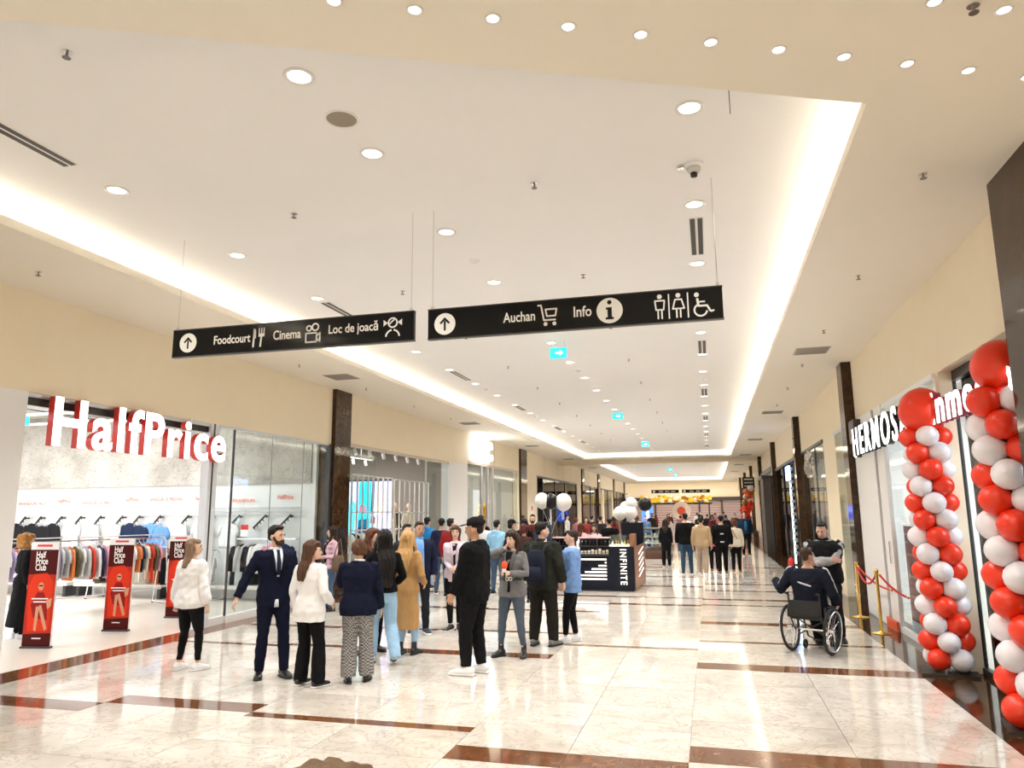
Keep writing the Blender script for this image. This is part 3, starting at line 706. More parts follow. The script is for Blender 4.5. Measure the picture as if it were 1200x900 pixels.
# small far wayfinding boards before the flower canopy
for x0, x1, lab in ((-5.6, -2.9, 'far black hanging sign before the flower canopy, clothing shop side'), (-2.6, 0.1, 'far black hanging sign before the flower canopy, balloon column side')):
    a, w_, h_ = sign_board(x0, x1, 3.66, 3.98, 75.5, lab)
    arrow_disc(a, -w_/2+0.25, h_*0.5, 0.11)
    for k in range(3): pr(bar2(MB(), -0.6+k*0.6, h_*0.5, -0.2+k*0.6, h_*0.5, 0.07), 'print_line', a)
# ------------------------------------------------------------------ people
QUEUE = []      # (object, voxel, smooth iterations, decimate ratio, wrinkle amplitude, wrinkle frequency)
def flush_queue():
    for o, vox, sm, dec, wa, wf in QUEUE:
        m = o.modifiers.new('r', 'REMESH'); m.mode = 'VOXEL'; m.voxel_size = vox; m.adaptivity = 0.0
        if sm: s = o.modifiers.new('s', 'SMOOTH'); s.iterations = sm; s.factor = 0.5
        if dec < 1: d = o.modifiers.new('d', 'DECIMATE'); d.ratio = dec
    bpy.context.view_layer.update()
    dg = bpy.context.evaluated_depsgraph_get()
    done = {}
    for o, vox, sm, dec, wa, wf in QUEUE:
        ev = o.evaluated_get(dg); me = bpy.data.meshes.new_from_object(ev, depsgraph=dg)
        n = len(me.vertices); co = np.zeros(n*3, np.float32); me.vertices.foreach_get('co', co); co = co.reshape(-1, 3)
        if wa:
            no = np.zeros(n*3, np.float32); me.vertex_normals.foreach_get('vector', no); no = no.reshape(-1, 3)
            x, y, z = co.T*wf; sd = (sum(map(ord, o.name)) % 97)*0.7
            if o.name.startswith('hair'):
                k = np.sin(x*3.1+1.5*np.sin(z*0.5+sd))+0.8*np.sin(y*2.7+x*1.9+1.2*np.sin(z*0.7))
            else: k = np.sin(x*1.3+2.1*np.sin(z*0.8+sd)+sd)*np.cos(z*1.0+1.7*np.sin(y*0.9+sd)) + 0.6*np.sin(z*2.2+x*1.1+y*1.7+sd)
            co = co + no*(wa*k)[:, None]
        me.vertices.foreach_set('co', co.ravel())
        me.polygons.foreach_set('use_smooth', [True]*len(me.polygons)); me.update()
        done[o] = me
    for o, me in done.items():
        old = o.data; mats = list(old.materials); nm = old.name
        o.modifiers.clear(); o.data = me; bpy.data.meshes.remove(old); me.name = nm
        me.materials.clear()
        for m in mats: me.materials.append(m)
    QUEUE.clear()

def ik(a, c, l1, l2, pole):
    a = Vector(a); c = Vector(c); d = c-a; L = d.length
    mx = (l1+l2)*0.995
    if L > mx: c = a+d*(mx/L); d = c-a; L = mx
    x = (l1*l1-l2*l2+L*L)/(2*L); h = math.sqrt(max(0, l1*l1-x*x)); dn = d/L
    p = Vector(pole)-dn*Vector(pole).dot(dn); p = p.normalized() if p.length > 1e-6 else Vector((0, 0, 1))
    return a+dn*x+p*h, c

T_M = [(0.84, .150, .100, 0), (0.90, .168, .112, .004), (0.98, .166, .112, .004), (1.08, .150, .104, -.004), (1.20, .162, .114, -.008), (1.31, .182, .122, -.006), (1.39, .188, .112, 0), (1.44, .150, .088, .008), (1.475, .085, .066, .010), (1.50, .058, .056, .006)]
T_F = [(0.84, .152, .102, .002), (0.90, .172, .118, .008), (0.98, .164, .112, .006), (1.08, .128, .092, -.002), (1.19, .142, .108, -.014), (1.29, .156, .122, -.014), (1.38, .164, .100, -.002), (1.43, .130, .080, .006), (1.465, .072, .058, .008), (1.49, .050, .050, .004)]
SKIN = {k: mat('skin_'+k, c, 0.5, noise=0.06, nscale=12) for k, c in {'light': (0.66, 0.42, 0.31), 'tan': (0.52, 0.29, 0.19), 'pale': (0.74, 0.50, 0.40)}.items()}
EYEM = mat('dark_eye', (0.03, 0.02, 0.015), 0.3); LIPM = mat('lips', (0.42, 0.10, 0.09), 0.5)

def torso_at(T, z):
    if z <= T[0][0]: return T[0][1:]
    for a, b in zip(T, T[1:]):
        if z <= b[0]:
            k = (z-a[0])/(b[0]-a[0]); return tuple(a[i]+(b[i]-a[i])*k for i in (1, 2, 3))
    return T[-1][1:]

class Person:
    def __init__(P, label, loc, h, rz, sex='f', w=1.0, skin='light', lod=0, armL=None, armR=None, feet=None, head=(0, 0), lean=0.0,
                 drop=0.0, elbL=None, elbR=None, group=None, grip=(False, False), name='person'):
        P.s = h/1.75; P.w = w; P.sex = sex; P.lod = lod; P.drop = drop; P.lean = R(lean); P.head = head; P.skin = SKIN[skin]
        P.T = T_M if sex == 'm' else T_F
        P.root = thing(name, label, 'person', (loc[0], loc[1], 0), R(rz), group)
        sw = 0.190 if sex == 'm' else 0.168
        P.sh = {s: Vector((s*(sw*w-0.012), 0.008, 1.415)) for s in (1, -1)}
        dl = (0.115 if sex == 'm' else 0.10)
        P.wr = {}; P.el = {}
        for s, a, e in ((1, armL, elbL), (-1, armR, elbR)):
            a = a or (sw*w+0.06, 0.03, 0.885); e = e or (0.35, -0.8, -0.1)
            P.el[s], P.wr[s] = ik(P.sh[s], (s*a[0], -a[1], a[2]), 0.295, 0.255, (s*e[0], -e[1], e[2]))
        feet = feet or ((dl, 0.0, 0.0, 8), (dl, 0.03, 0.0, 8))
        P.feet = {1: feet[0], -1: feet[1]}
        P.hip = {s: Vector((s*0.088, 0.0, 0.90-drop)) for s in (1, -1)}
        P.kn = {}; P.an = {}
        for s in (1, -1):
            f = P.feet[s]
            P.kn[s], P.an[s] = ik(P.hip[s], (s*f[0], -f[1], 0.085+f[2]), 0.415, 0.405, (s*0.10, -1, 0.15 if drop else 0.0))
        P.grip = {1: grip[0], -1: grip[1]}
        P.vb = (0.0075, 0.0125, 0.02)[lod]; P.vc = (0.0105, 0.015, 0.022)[lod]
        P.body()
    # --- upper-body bend and seat drop
    def U(P, mb, start=0):
        for i in range(start, len(mb.v)):
            x, y, z = mb.v[i]
            k = max(0.0, min(1.0, (z-0.88)/0.14))
            if P.lean and k > 0:
                a = P.lean*k; dz = z-0.95; y, z = y*math.cos(a)-dz*math.sin(a), 0.95+y*math.sin(a)+dz*math.cos(a)
            mb.v[i] = (x, y, z-P.drop)
        return mb
    def Hd(P, mb, start=0, f=1.0):
        ya, pa = R(P.head[0])*f, R(P.head[1])*f
        M = Matrix.Translation((0, 0.01, 1.52)) @ Matrix.Rotation(ya, 4, 'Z') @ Matrix.Rotation(pa, 4, 'X') @ Matrix.Translation((0, -0.01, -1.52))
        for i in range(start, len(mb.v)): mb.v[i] = tuple(M @ Vector(mb.v[i]))
        return mb
    def fin(P, mb, name, m, parent=None, remesh=True, vox=None, sm=2, dec=1.0, wa=0.0, wf=30.0, smooth=True, group=None):
        mb.v = [tuple(c*P.s for c in v) for v in mb.v]
        o = mb.build(name, m, parent or P.root, smooth, fix=True)
        if remesh: QUEUE.append((o, vox or P.vc, sm, dec, wa*P.s, wf))
        return o
    def body(P):
        mb = MB(); w = P.w
        mb.tube([(0, y, z) for z, a, b, y in P.T], [(a*w*(0.94 if z < 1.35 else 0.86), b*(0.94 if z < 1.35 else 0.86)*(0.5+0.5*w)) for z, a, b, y in P.T], 16, ex=2.3)
        mb.tube([(0, 0.012, 1.43), (0, 0.006, 1.50), (0, -0.004, 1.58)], [0.058, 0.05, 0.052] if P.sex == 'm' else [0.05, 0.042, 0.045], 12)
        for s in (1, -1):
            sh, el, wr = P.sh[s], P.el[s], P.wr[s]; k = (1.0 if P.sex == 'm' else 0.86)*(0.6+0.4*w)
            mb.tube([sh, sh.lerp(el, .3), sh.lerp(el, .7), el, el.lerp(wr, .3), el.lerp(wr, .75), wr], [.050*k, .049*k, .042*k, .038*k, .039*k, .029*k, .025*k], 10, round_caps=True)
            P.hand(mb, s)
        # head
        st = len(mb.v)
        mb.ell((0, .012, 1.655), (.074, .094, .097)); mb.ell((0, -.030, 1.615), (.060, .070, .098)); mb.ell((0, -.044, 1.567), (.047, .048, .042))
        mb.tube([(0, -.094, 1.640), (0, -.108, 1.612), (0, -.112, 1.600), (0, -.096, 1.592)], [.008, .012, .014, .010], 8, round_caps=True)
        for s in (1, -1): mb.ell((s*.074, .008, 1.618), (.012, .022, .032)); mb.ell((s*.030, -.088, 1.652), (.024, .010, .008))
        P.Hd(mb, st); P.U(mb)
        for s in (1, -1):
            h_, k_, a_ = P.hip[s], P.kn[s], P.an[s]; g = 0.6+0.4*w
            mb.tube([h_+Vector((0, 0, .03)), h_.lerp(k_, .25), h_.lerp(k_, .7), k_, k_.lerp(a_, .3), k_.lerp(a_, .75), a_], [.070*g, .070*g, .050*g, .041, .044, .031, .028], 12, round_caps=True)
            f = R(P.feet[s][3])*s; d = Vector((math.sin(f), -math.cos(f), 0))
            mb.tube([a_-d*.02-Vector((0, 0, .03)), a_+d*.02-Vector((0, 0, .035)), a_+d*.06-Vector((0, 0, .045))], [(.024, .024), (.026, .022), (.026, .016)], 8, round_caps=True)
        P.fin(mb, 'body', P.skin, vox=P.vb, sm=2, dec=(0.4, 0.5, 0.7)[P.lod])
    def hand(P, mb, s):
        el, wr = P.el[s], P.wr[s]; d = (wr-el).normalized()
        inn = Vector((-s, 0.0, 0.0)); inn = inn-d*inn.dot(d)
        inn = inn.normalized() if inn.length > .2 else (Vector((0, -1, 0))-d*d.dot(Vector((0, -1, 0)))).normalized()
        ac = inn.cross(d)*s          # towards the thumb side
        if ac.y > 0: ac = -ac
        k = 1.0 if P.sex == 'm' else 0.9; g = P.grip[s]
        mb.tube([wr-d*.02, wr+d*.03*k, wr+d*.085*k], [(.026*k, .019*k), (.038*k, .017*k), (.044*k, .014*k)], 10, side=ac, round_caps=True)
        for i, ln in enumerate((.072, .082, .076, .058)):
            o = (1.5-i)*.0235*k; b = wr+d*.08*k+ac*o; fan = ac*(1.5-i)*.05
            c1 = .25 if not g else .8; c2 = .7 if not g else 1.5
            p1 = b+(d+fan+inn*c1).normalized()*ln*.5*k; p2 = p1+(d*(1-c2*.55)+fan+inn*c2).normalized()*ln*.5*k
            mb.tube([b, p1, p2], [.0088*k, .0082*k, .007*k], 7, round_caps=True)
        b = wr+d*.028*k+ac*.032*k; p1 = b+(d*.7+ac*.75+inn*.35).normalized()*.04*k; p2 = p1+(d*.9+ac*.1+inn*.5).normalized()*.03*k
        mb.tube([b, p1, p2], [.0115*k, .0098*k, .008*k], 7, round_caps=True)
    # --- clothing
    def face(P, lips=True, brow=(0.05, 0.03, 0.02)):
        e = MB(); b = MB()
        for s in (1, -1):
            e.ell((s*.030, -.0955, 1.638), (.011, .006, .006), 8, 6); b.tube([(s*.014, -.100, 1.655), (s*.030, -.1015, 1.660), (s*.046, -.090, 1.655)], .0042, 6, round_caps=True)
        P.fin(P.U(P.Hd(e)), 'eyes', EYEM, remesh=False); P.fin(P.U(P.Hd(b)), 'eyebrows', mat('brow_%.2f' % brow[0], brow, 0.7), remesh=False)
        if lips: P.fin(P.U(P.Hd(MB().ell((0, -.091, 1.572), (.021, .008, .0075), 10, 6))), 'lips', LIPM, remesh=False)
    def top(P, m, hem=0.86, infl=0.018, sleeve=1.0, sr=0.012, flare=0.0, neck=1.475, name='jacket', hood=False, collar=None, puff=0.0, low=None, wa=0.0035, depth=0.0):
        mb = MB(); w = P.w; rings = []
        zs = sorted(set([hem + (neck-hem)*i/12 for i in range(13)] + [t[0] for t in P.T if hem < t[0] < neck]))
        for z in zs:
            a, b, y = torso_at(P.T, z)
            dn = max(0, 0.95-z); a = a*w+infl+flare*dn; b = b*(0.5+0.5*w)+infl+flare*dn*0.8+depth
            rings.append((z, a, b, y))
        mb.tube([(0, y, z) for z, a, b, y in rings], [(a, b) for z, a, b, y in rings], 20, ex=2.35)
        for s in (1, -1):
            sh, el, wr = P.sh[s], P.el[s], P.wr[s]; k = (1.0 if P.sex == 'm' else 0.88)*(0.6+0.4*w)
            full = [(sh-Vector((s*.03, 0, .0)), .058*k+sr), (sh, .056*k+sr), (sh.lerp(el, .35), .052*k+sr), (sh.lerp(el, .75), .046*k+sr), (el, .043*k+sr+puff*.3), (el.lerp(wr, .4), .042*k+sr+puff), (el.lerp(wr, .8), .034*k+sr+puff*1.2), (el.lerp(wr, .97), .029*k+sr+puff*.2)]
            mb.ell(sh-Vector((0, 0, .014)), (.052*k+sr, .054*k+sr, .054*k+sr), 12, 8)
            if sleeve <= 0: full = full[:2]
            elif sleeve < 1: full = full[:4] if sleeve < .6 else full[:6]
            mb.tube([p for p, r in full], [r for p, r in full], 12, caps=True)
        if hood: mb.ell((0, .075, 1.455), (.125, .060, .065)); mb.ell((0, .02, 1.465), (.115, .085, .035))
        if collar == 'high': mb.tube([(0, .01, 1.43), (0, .008, 1.52)], [(.085, .08), (.068, .066)], 14)
        P.U(mb)
        o = P.fin(mb, name, m, wa=wa if P.lod < 2 else 0, wf=26.0, dec=(0.6, 0.7, 1)[P.lod])
        return o
    def patch(P, name, m, pts, infl, side=-1, off=0.013, n=7, parent=None, thick=0.006):
        """strip lying on the front (side=-1) or back of the torso; pts = [(z, xc, half width)]"""
        mb = MB(); V = []
        for lay in (0, 1):
            for z, xc, hw in pts:
                a, b, y = torso_at(P.T, z); a = a*P.w+infl; b = b*(0.5+0.5*P.w)+infl
                for j in range(n):
                    x = xc+hw*(2*j/(n-1)-1); q = min(.97, abs(x)/a); d = b*(1-q**2.35)**(1/2.35)
                    V.append((x, y+side*(d+off+(0 if lay else -thick-0.02)), z))
        k = len(pts); F = []; N_ = k*n
        for i in range(k-1):
            for j in range(n-1):
                a = i*n+j; F += [(a, a+1, a+n+1, a+n), (N_+a, N_+a+n, N_+a+n+1, N_+a+1)]
        for j in range(n-1): F += [(j, N_+j, N_+j+1, j+1), ((k-1)*n+j, (k-1)*n+j+1, N_+(k-1)*n+j+1, N_+(k-1)*n+j)]
        for i in range(k-1): F += [(i*n, i*n+n, N_+i*n+n, N_+i*n), (i*n+n-1, N_+i*n+n-1, N_+i*n+2*n-1, i*n+2*n-1)]
        mb.add(V, F); P.U(mb)
        return P.fin(mb, name, m, parent, remesh=False)
    def lapels(P, m, infl=0.026, zend=1.16, x0=.078):
        for s in (1, -1):
            P.patch('lapel', m, [(1.462, s*.070, .016), (1.40, s*x0, .024), (1.33, s*x0*.92, .030), (1.25, s*x0*.68, .020), (zend, s*.022, .006)], infl, off=.019, n=4)
    def collar(P, m, infl=0.02, name='collar', lap=None):
        mb = MB().tube([(0, .012, 1.452), (0, .010, 1.505)], [(.088, .080), (.066, .064)], 16, caps=True)
        P.fin(P.U(mb), name, m, wa=0)
    def legs(P, m, thigh=0.014, knee=0.014, hemr=0.02, hemz=0.075, waist=1.02, name='trousers', wa=0.003, low_flare=0.0):
        mb = MB(); w = P.w; g = 0.6+0.4*w
        rings = [(0.80, 0), (0.86, 0), (0.94, 0), (waist, 0)]
        R_ = []
        for z, _ in rings:
            a, b, y = torso_at(P.T, z); R_.append((z-P.drop, a*w+0.010 - (0.02 if z < .82 else 0), b*(0.5+0.5*w)+0.010, y))
        mb.tube([(0, y, z) for z, a, b, y in R_], [(a, b) for z, a, b, y in R_], 18, ex=2.3)
        for s in (1, -1):
            h_, k_, a_ = P.hip[s], P.kn[s], P.an[s]; e = a_+(k_-a_).normalized()*(hemz-0.085)
            mb.tube([h_+Vector((0, 0, .02)), h_.lerp(k_, .3), h_.lerp(k_, .75), k_, k_.lerp(e, .35), k_.lerp(e, .8), e],
                    [.084*g+thigh*.7, .084*g+thigh, .062*g+thigh*.8+knee*.2, .052+knee, .053+knee*.6+hemr*.4, .038+knee*.2+hemr*.9, .034+hemr+low_flare], 12)
        return P.fin(mb, name, m, wa=wa if P.lod < 2 else 0, wf=24.0, dec=(0.6, 0.7, 1)[P.lod])
    def skirtcoat(P, m, hem=0.42, infl=0.024, width=0.21, depth=0.165, name='coat'):
        """long coat: torso shell going on below the hips as one bell"""
        P.T2 = None
        mb = MB(); w = P.w; pts = []; rad = []
        for z in [hem, hem+.15, hem+.3, .84, .92, 1.0, 1.08, 1.16, 1.24, 1.32, 1.38, 1.43, 1.47]:
            if z < .85:
                k = (z-hem)/(.85-hem); a0, b0, y = torso_at(P.T, .86); a, b = width+(a0*w+infl-width)*k, depth+(b0+infl-depth)*k
            else:
                a, b, y = torso_at(P.T, z); a = a*w+infl; b = b+infl
            pts.append((0, y, z)); rad.append((a, b))
        mb.tube(pts, rad, 20, ex=2.3)
        for s in (1, -1):
            sh, el, wr = P.sh[s], P.el[s], P.wr[s]
            mb.tube([sh-Vector((s*.03, 0, 0)), sh, sh.lerp(el, .5), el, el.lerp(wr, .5), el.lerp(wr, .97)], [.066, .066, .062, .056, .052, .046], 12)
        for s in (1, -1): mb.ell(P.sh[s], (.068, .068, .068), 12, 8)
        P.U(mb)
        return P.fin(mb, name, m, wa=0.004 if P.lod < 2 else 0, wf=20.0, dec=(0.6, 0.7, 1)[P.lod])
    def shoes(P, m, sole=None, boot=0.0, size=1.0):
        for s in (1, -1):
            a_ = P.an[s]; f = R(P.feet[s][3])*s; d = Vector((math.sin(f), -math.cos(f), 0)); z0 = P.feet[s][2]
            sd = Vector((d.y, -d.x, 0))
            B = Vector((a_.x, a_.y, z0)); tilt = P.feet[s][4] if len(P.feet[s]) > 4 else 0.0
            mb = MB()
            prof = [(-.085, .030, .028, .045), (-.06, .038, .040, .052), (0, .042, .046, .052), (.06, .047, .036, .042), (.12, .049, .028, .033), (.165, .040, .022, .026), (.185, .020, .014, .020)]
            mb.tube([B+d*p*size+Vector((0, 0, zc+.004)) for p, a, b, zc in prof], [(a*size, b) for p, a, b, zc in prof], 12, side=sd, ex=2.6)
            mb.tube([B-d*.012+Vector((0, 0, .05)), B-d*.012+Vector((0, 0, .105+boot))], [(.042, .052), (.040, .046)], 10, side=sd)
            if tilt: P.tip(mb, B+d*.13, sd, tilt)
            o = P.fin(mb, 'shoe', m, sm=1, vox=P.vc*0.8)
            if sole is not None and P.lod < 2:
                sb = MB().tube([B+d*p*size for p in (-.095, -.06, .0, .06, .12, .17, .195)], [(w_*size, .011) for w_ in (.03, .044, .046, .051, .053, .044, .022)], 12, side=sd, ex=2.6)
                for i, v in enumerate(sb.v): sb.v[i] = (v[0], v[1], v[2]+.011)
                if tilt: P.tip(sb, B+d*.13, sd, tilt)
                P.fin(sb, 'sole', sole, o, remesh=False)
    def tip(P, mb, piv, ax, ang):
        M = Matrix.Translation(piv) @ Matrix.Rotation(R(ang), 4, ax) @ Matrix.Translation(-piv)
        mb.v = [tuple(M @ Vector(v)) for v in mb.v]
    def hair(P, col, style='short', length=1.30, vol=1.0, frontlocks=True, mane_y=0.0, mane_f=0.45):
        m = hair_mat(col); mb = MB(); v = vol
        if style != 'short': mb.ell((0, .024, 1.675), (.084*v, .100*v, .092*v), 16, 10)
        else:
            mb.ell((0, .030, 1.684), (.081*v, .093*v, .083*v), 16, 10)
            mb.ell((0, .066, 1.625), (.064*v, .048*v, .055)); mb.ell((0, -.042, 1.735), (.058*v, .048, .024*v))
            for s in (1, -1): mb.tube([(s*.073, .012, 1.675), (s*.074, -.002, 1.63)], [.012, .006], 6)
        if style != 'short':
            mb.ell((0, -.02, 1.708), (.075*v, .075, .045*v))
            if style == 'bun': mb.ell((0, .13, 1.70), (.05, .045, .05))
            for s in (1, -1): mb.tube([(s*.066, .03, 1.70), (s*.082*v, .02, 1.64), (s*.078*v, .035, 1.575)], [(.03, .045), (.022, .06), (.018, .05)], 8)
            if style in ('bob', 'curly'):
                mb.tube([(0, .05, 1.70), (0, .070, 1.62), (0, .060, 1.545)], [(.085*v, .05), (.098*v, .055), (.085*v, .045)], 14)
        if style == 'curly':
            rg = random.Random(5)
            for i in range(46):
                a = rg.uniform(-2.6, 2.6)+math.pi/2; z = rg.uniform(1.50, 1.73); r = .112 if z > 1.6 else .105
                mb.ell((math.cos(a)*r, math.sin(a)*r*1.02+.02, z), (.033, .033, .03), 8, 6)
        P.Hd(mb)
        st = len(mb.v)
        if style == 'long':
            zs = [1.70, 1.60, 1.50, 1.40, length+.08, length]
            zs = [z for z in zs if z >= length]
            zs = sorted(set([1.70, 1.60, 1.50] + [1.50+(length-1.50)*k/4 for k in range(1, 5)]), reverse=True)
            pts = []; rad = []
            for z in zs:
                k = (1.70-z)/(1.70-length)
                a_, b_, y_ = torso_at(P.T, min(z, 1.49)) if z < 1.47 else (0, .06, 0)
                yb = max(.066+.02*k, y_+b_+.030 if z < 1.47 else 0)
                pts.append((mane_y*k, yb, z)); rad.append((.086*v*(1+.25*math.sin(k*2.6))*(1-.35*max(0, k-.6)/.4), .045-.018*k))
            mb.tube(pts, rad, 14)
            if frontlocks:
                for s in (1, -1):
                    zl = max(length+.03, 1.22)
                    mb.tube([(s*.070, -.005, 1.68), (s*.090*v, -.005, 1.60), (s*.098*v, -.025, 1.50), (s*.110, -.080, 1.40), (s*.095, -.118, zl)], [(.024, .035), (.022, .04), (.022, .034), (.022, .026), (.014, .016)], 8)
        if style == 'pony':
            mb.tube([(0, .105, 1.69), (0, .15, 1.66), (0, .155, 1.55), (0, .15, 1.40), (0, .145, length)], [.028, .034, .036, .030, .012], 10)
        P.Hd(mb, st, mane_f); P.U(mb)
        return P.fin(mb, 'hair', m, wa=0.004 if style != 'short' else 0.002, wf=45.0, sm=2, vox=P.vc*0.9)
    def beard(P, col):
        mb = MB().ell((0, -.050, 1.553), (.058, .058, .036)); mb.tube([(.062, -.01, 1.62), (.058, -.04, 1.575), (0, -.085, 1.55), (-.058, -.04, 1.575), (-.062, -.01, 1.62)], .018, 8, round_caps=True)
        mb.tube([(.03, -.096, 1.582), (0, -.102, 1.588), (-.03, -.096, 1.582)], .008, 6, round_caps=True)
        P.fin(P.U(P.Hd(mb)), 'beard', hair_mat(col), vox=P.vb)
    def cap(P, m):
        mb = MB().ell((0, .018, 1.690), (.094, .112, .090), 18, 10)
        mb.v = [(x, y, max(z, 1.672)) for x, y, z in mb.v]
        o = P.fin(P.U(P.Hd(mb)), 'cap', m, sm=1)
        b = MB().tube([(0, -.06, 1.690), (0, -.11, 1.690), (0, -.150, 1.682), (0, -.175, 1.674)], [(.085, .006), (.082, .006), (.066, .006), (.034, .005)], 14, side=(1, 0, 0))
        P.fin(P.U(P.Hd(b)), 'brim', m, o, remesh=False)
    def pt(P, x, y, z):
        """a point of the posed upper body, in the person's own frame"""
        mb = MB(); mb.v = [(x, y, z)]; P.U(mb); return tuple(c*P.s for c in mb.v[0])
    def hand_pos(P, s, along=0.09):
        d = (P.wr[s]-P.el[s]).normalized(); p = P.wr[s]+d*along
        return Vector(P.pt(*p)), d
    def world(P, v):
        return Matrix.Translation(P.root.location) @ Matrix.Rotation(P.root.rotation_euler[2], 4, 'Z') @ Vector(v)
# ------------------------------------------------------------------ lettering signs with separate letters
def letter_sign(root, s, capz, x_of, M, width, height, face_m, side_m, depth, bold=0.02, gap=1.0, lift=(0, 0, 0), name='letter', sxk=1.0):
    """one child per letter; 'width' runs along the text direction; sizes fitted to the whole word"""
    def meas(t):
        cu = bpy.data.curves.new('t', 'FONT'); cu.body = t; cu.size = 1; cu.offset = bold; cu.space_character = gap
        o = bpy.data.objects.new('t', cu); COL.objects.link(o); bpy.context.view_layer.update()
        me = bpy.data.meshes.new_from_object(o.evaluated_get(bpy.context.evaluated_depsgraph_get()))
        xs = [v.co.x for v in me.vertices]; ys = [v.co.y for v in me.vertices]
        bpy.data.objects.remove(o); bpy.data.curves.remove(cu); bpy.data.meshes.remove(me)
        return min(xs), max(xs), min(ys), max(ys)
    full = meas(s); cap = meas('H')
    kx = width/(full[1]-full[0]); kz = height/(cap[3]-cap[2])
    A = np.array(M)[:3, :3]
    for i, ch in enumerate(s):
        if ch == ' ': continue
        b = meas(s[:i+1]); own = meas(ch)
        off = b[1]-own[1]
        for nm, mm, d0, d1, par in ((name, side_m, 0.0, depth, root), ('face', face_m, depth, depth+0.012, None)):
            cu = bpy.data.curves.new('t', 'FONT'); cu.body = ch; cu.size = 1; cu.offset = bold; cu.extrude = 0.5; cu.resolution_u = 4
            t = bpy.data.objects.new('t', cu); COL.objects.link(t); bpy.context.view_layer.update()
            me = bpy.data.meshes.new_from_object(t.evaluated_get(bpy.context.evaluated_depsgraph_get()))
            bpy.data.objects.remove(t); bpy.data.curves.remove(cu)
            n = len(me.vertices); co = np.zeros(n*3); me.vertices.foreach_get('co', co); co = co.reshape(-1, 3)
            co[:, 0] = (co[:, 0]+off-full[0])*kx; co[:, 1] = (co[:, 1]-cap[2])*kz; co[:, 2] = d0+(co[:, 2]+0.5)*(d1-d0)
            co = co @ A.T + np.array(lift)
            me.vertices.foreach_set('co', co.ravel()); me.materials.clear(); me.materials.append(mm); me.update(); me.name = nm
            o = link(nm, me, root if par is not None else last)
            last = o
    return root

REDS = mat('red_sign_return', (0.62, 0.03, 0.02), 0.4)
LITW = mat('lit_white_letter_face', (1.0, 1.0, 1.0), 0.4, emit=1.3)
hp = thing('shop_sign', 'large white HalfPrice letters with red sides hanging over the clothing shop', 'sign', (XL+0.02, 7.76, 2.84))
letter_sign(hp, 'HalfPrice', 0, None, MX_EAST, 3.62, 0.66, LITW, REDS, 0.10, bold=0.022, gap=1.16)
for y in (0.55, 2.75): MB().tube([(0.04, y, 0.5), (0.04, y, 0.70)], 0.02, 8).build('hanging_rod', WHITE, hp)

# ------------------------------------------------------------------ clothing shop: front, glass bay
w1 = struct(MB().box(XL-0.12, 7.45, 3.46, XL-0.02, 11.15, 3.52).build('window_1', ALU), 'aluminium framed front of the clothing shop')
MB().box(XL-0.10, 7.45, 3.36, XL-0.05, 11.15, 3.46).build('roller_slot', BLACK, w1)
MB().box(XL-0.16, 11.12, 0, XL+0.0, 11.36, 3.52).build('jamb', mat('pale_blue_grey_jamb', (0.66, 0.70, 0.76), 0.4), w1)
MB().box(XL-0.02, 11.20, 0, XL+0.004, 11.24, 3.52).build('dark_seal', BLACK, w1)
PL = mat('white_plinth', (0.78, 0.78, 0.77), 0.4)
MB().box(XL-0.10, 11.80, 0, XL+0.03, 15.44, 0.13).build('plinth', PL, w1)
MB().box(XL-0.10, 11.36, 0, XL-0.02, 11.80, 0.13).build('plinth', PL, w1)
for y0, y1 in ((11.83, 13.05), (13.05, 14.25), (14.25, 15.36)):
    MB().box(XL-0.012, y0+0.004, 0.13, XL, y1-0.004, 3.50).build('pane', GLASS, w1)
MB().box(XL-0.10, 11.37, 0.13, XL-0.088, 11.82, 3.50).build('pane', GLASS, w1)
MB().box(XL-0.03, 11.80, 0.13, XL+0.005, 11.825, 3.50).build('corner_bead', DARK, w1)
for y in (13.05, 14.25): MB().box(XL-0.014, y-0.006, 0.13, XL+0.002, y+0.006, 3.50).build('glazing_seal', mat('grey_seal', (0.30, 0.31, 0.32), 0.5), w1)
MB().box(XL-0.06, 15.34, 0.0, XL+0.03, 15.44, 3.52).build('jamb', DARK, w1)
MB().box(XL-0.06, 11.37, 3.48, XL+0.01, 15.36, 3.52).build('head_rail', ALU, w1)

# wall display inside the clothing shop (side wall faces the entrance)
YW = 15.27
for z in (1.96, 2.06):
    o = thing('hanging_rail', 'long white rail fixed along the clothing shop wall, %s of the pair' % ('lower' if z < 2 else 'upper'), 'rail', (-14, YW-0.05, z))
    MB().box(-5.6, -0.015, -0.015, 4.9, 0.015, 0.015).build('bar', mat('grey_rail', (0.55, 0.55, 0.55), 0.4), o)
    for k in range(9): MB().box(-5.4+k*1.25, 0.0, -0.02, -5.37+k*1.25, 0.05, 0.02).build('bracket', WHITE, o)
ORED = mat('orange_red_print', (0.75, 0.10, 0.04), 0.6)
for s, x, z, hgt_, wd in (('BRANDURI NOI', -17.35, 2.20, 0.08, 0.85), ('HalfPrice', -16.12, 2.25, 0.10, 0.42), ('BRANDURI GLOBALE', -15.32, 2.20, 0.08, 0.90), ('HalfPrice', -14.06, 2.26, 0.10, 0.42), ('BRANDURI DE PRESTIGIU', -13.30, 2.26, 0.085, 0.96), ('HalfPrice', -12.02, 2.26, 0.10, 0.42), ('BRANDURI', -10.95, 2.20, 0.08, 0.6), ('HalfPrice', -9.75, 2.26, 0.10, 0.42)):
    text_obj('wall_lettering', s, hgt_, ORED, W1, (x, YW-0.002, z), ext=0.001, bold=0.012, fit=(wd, hgt_))

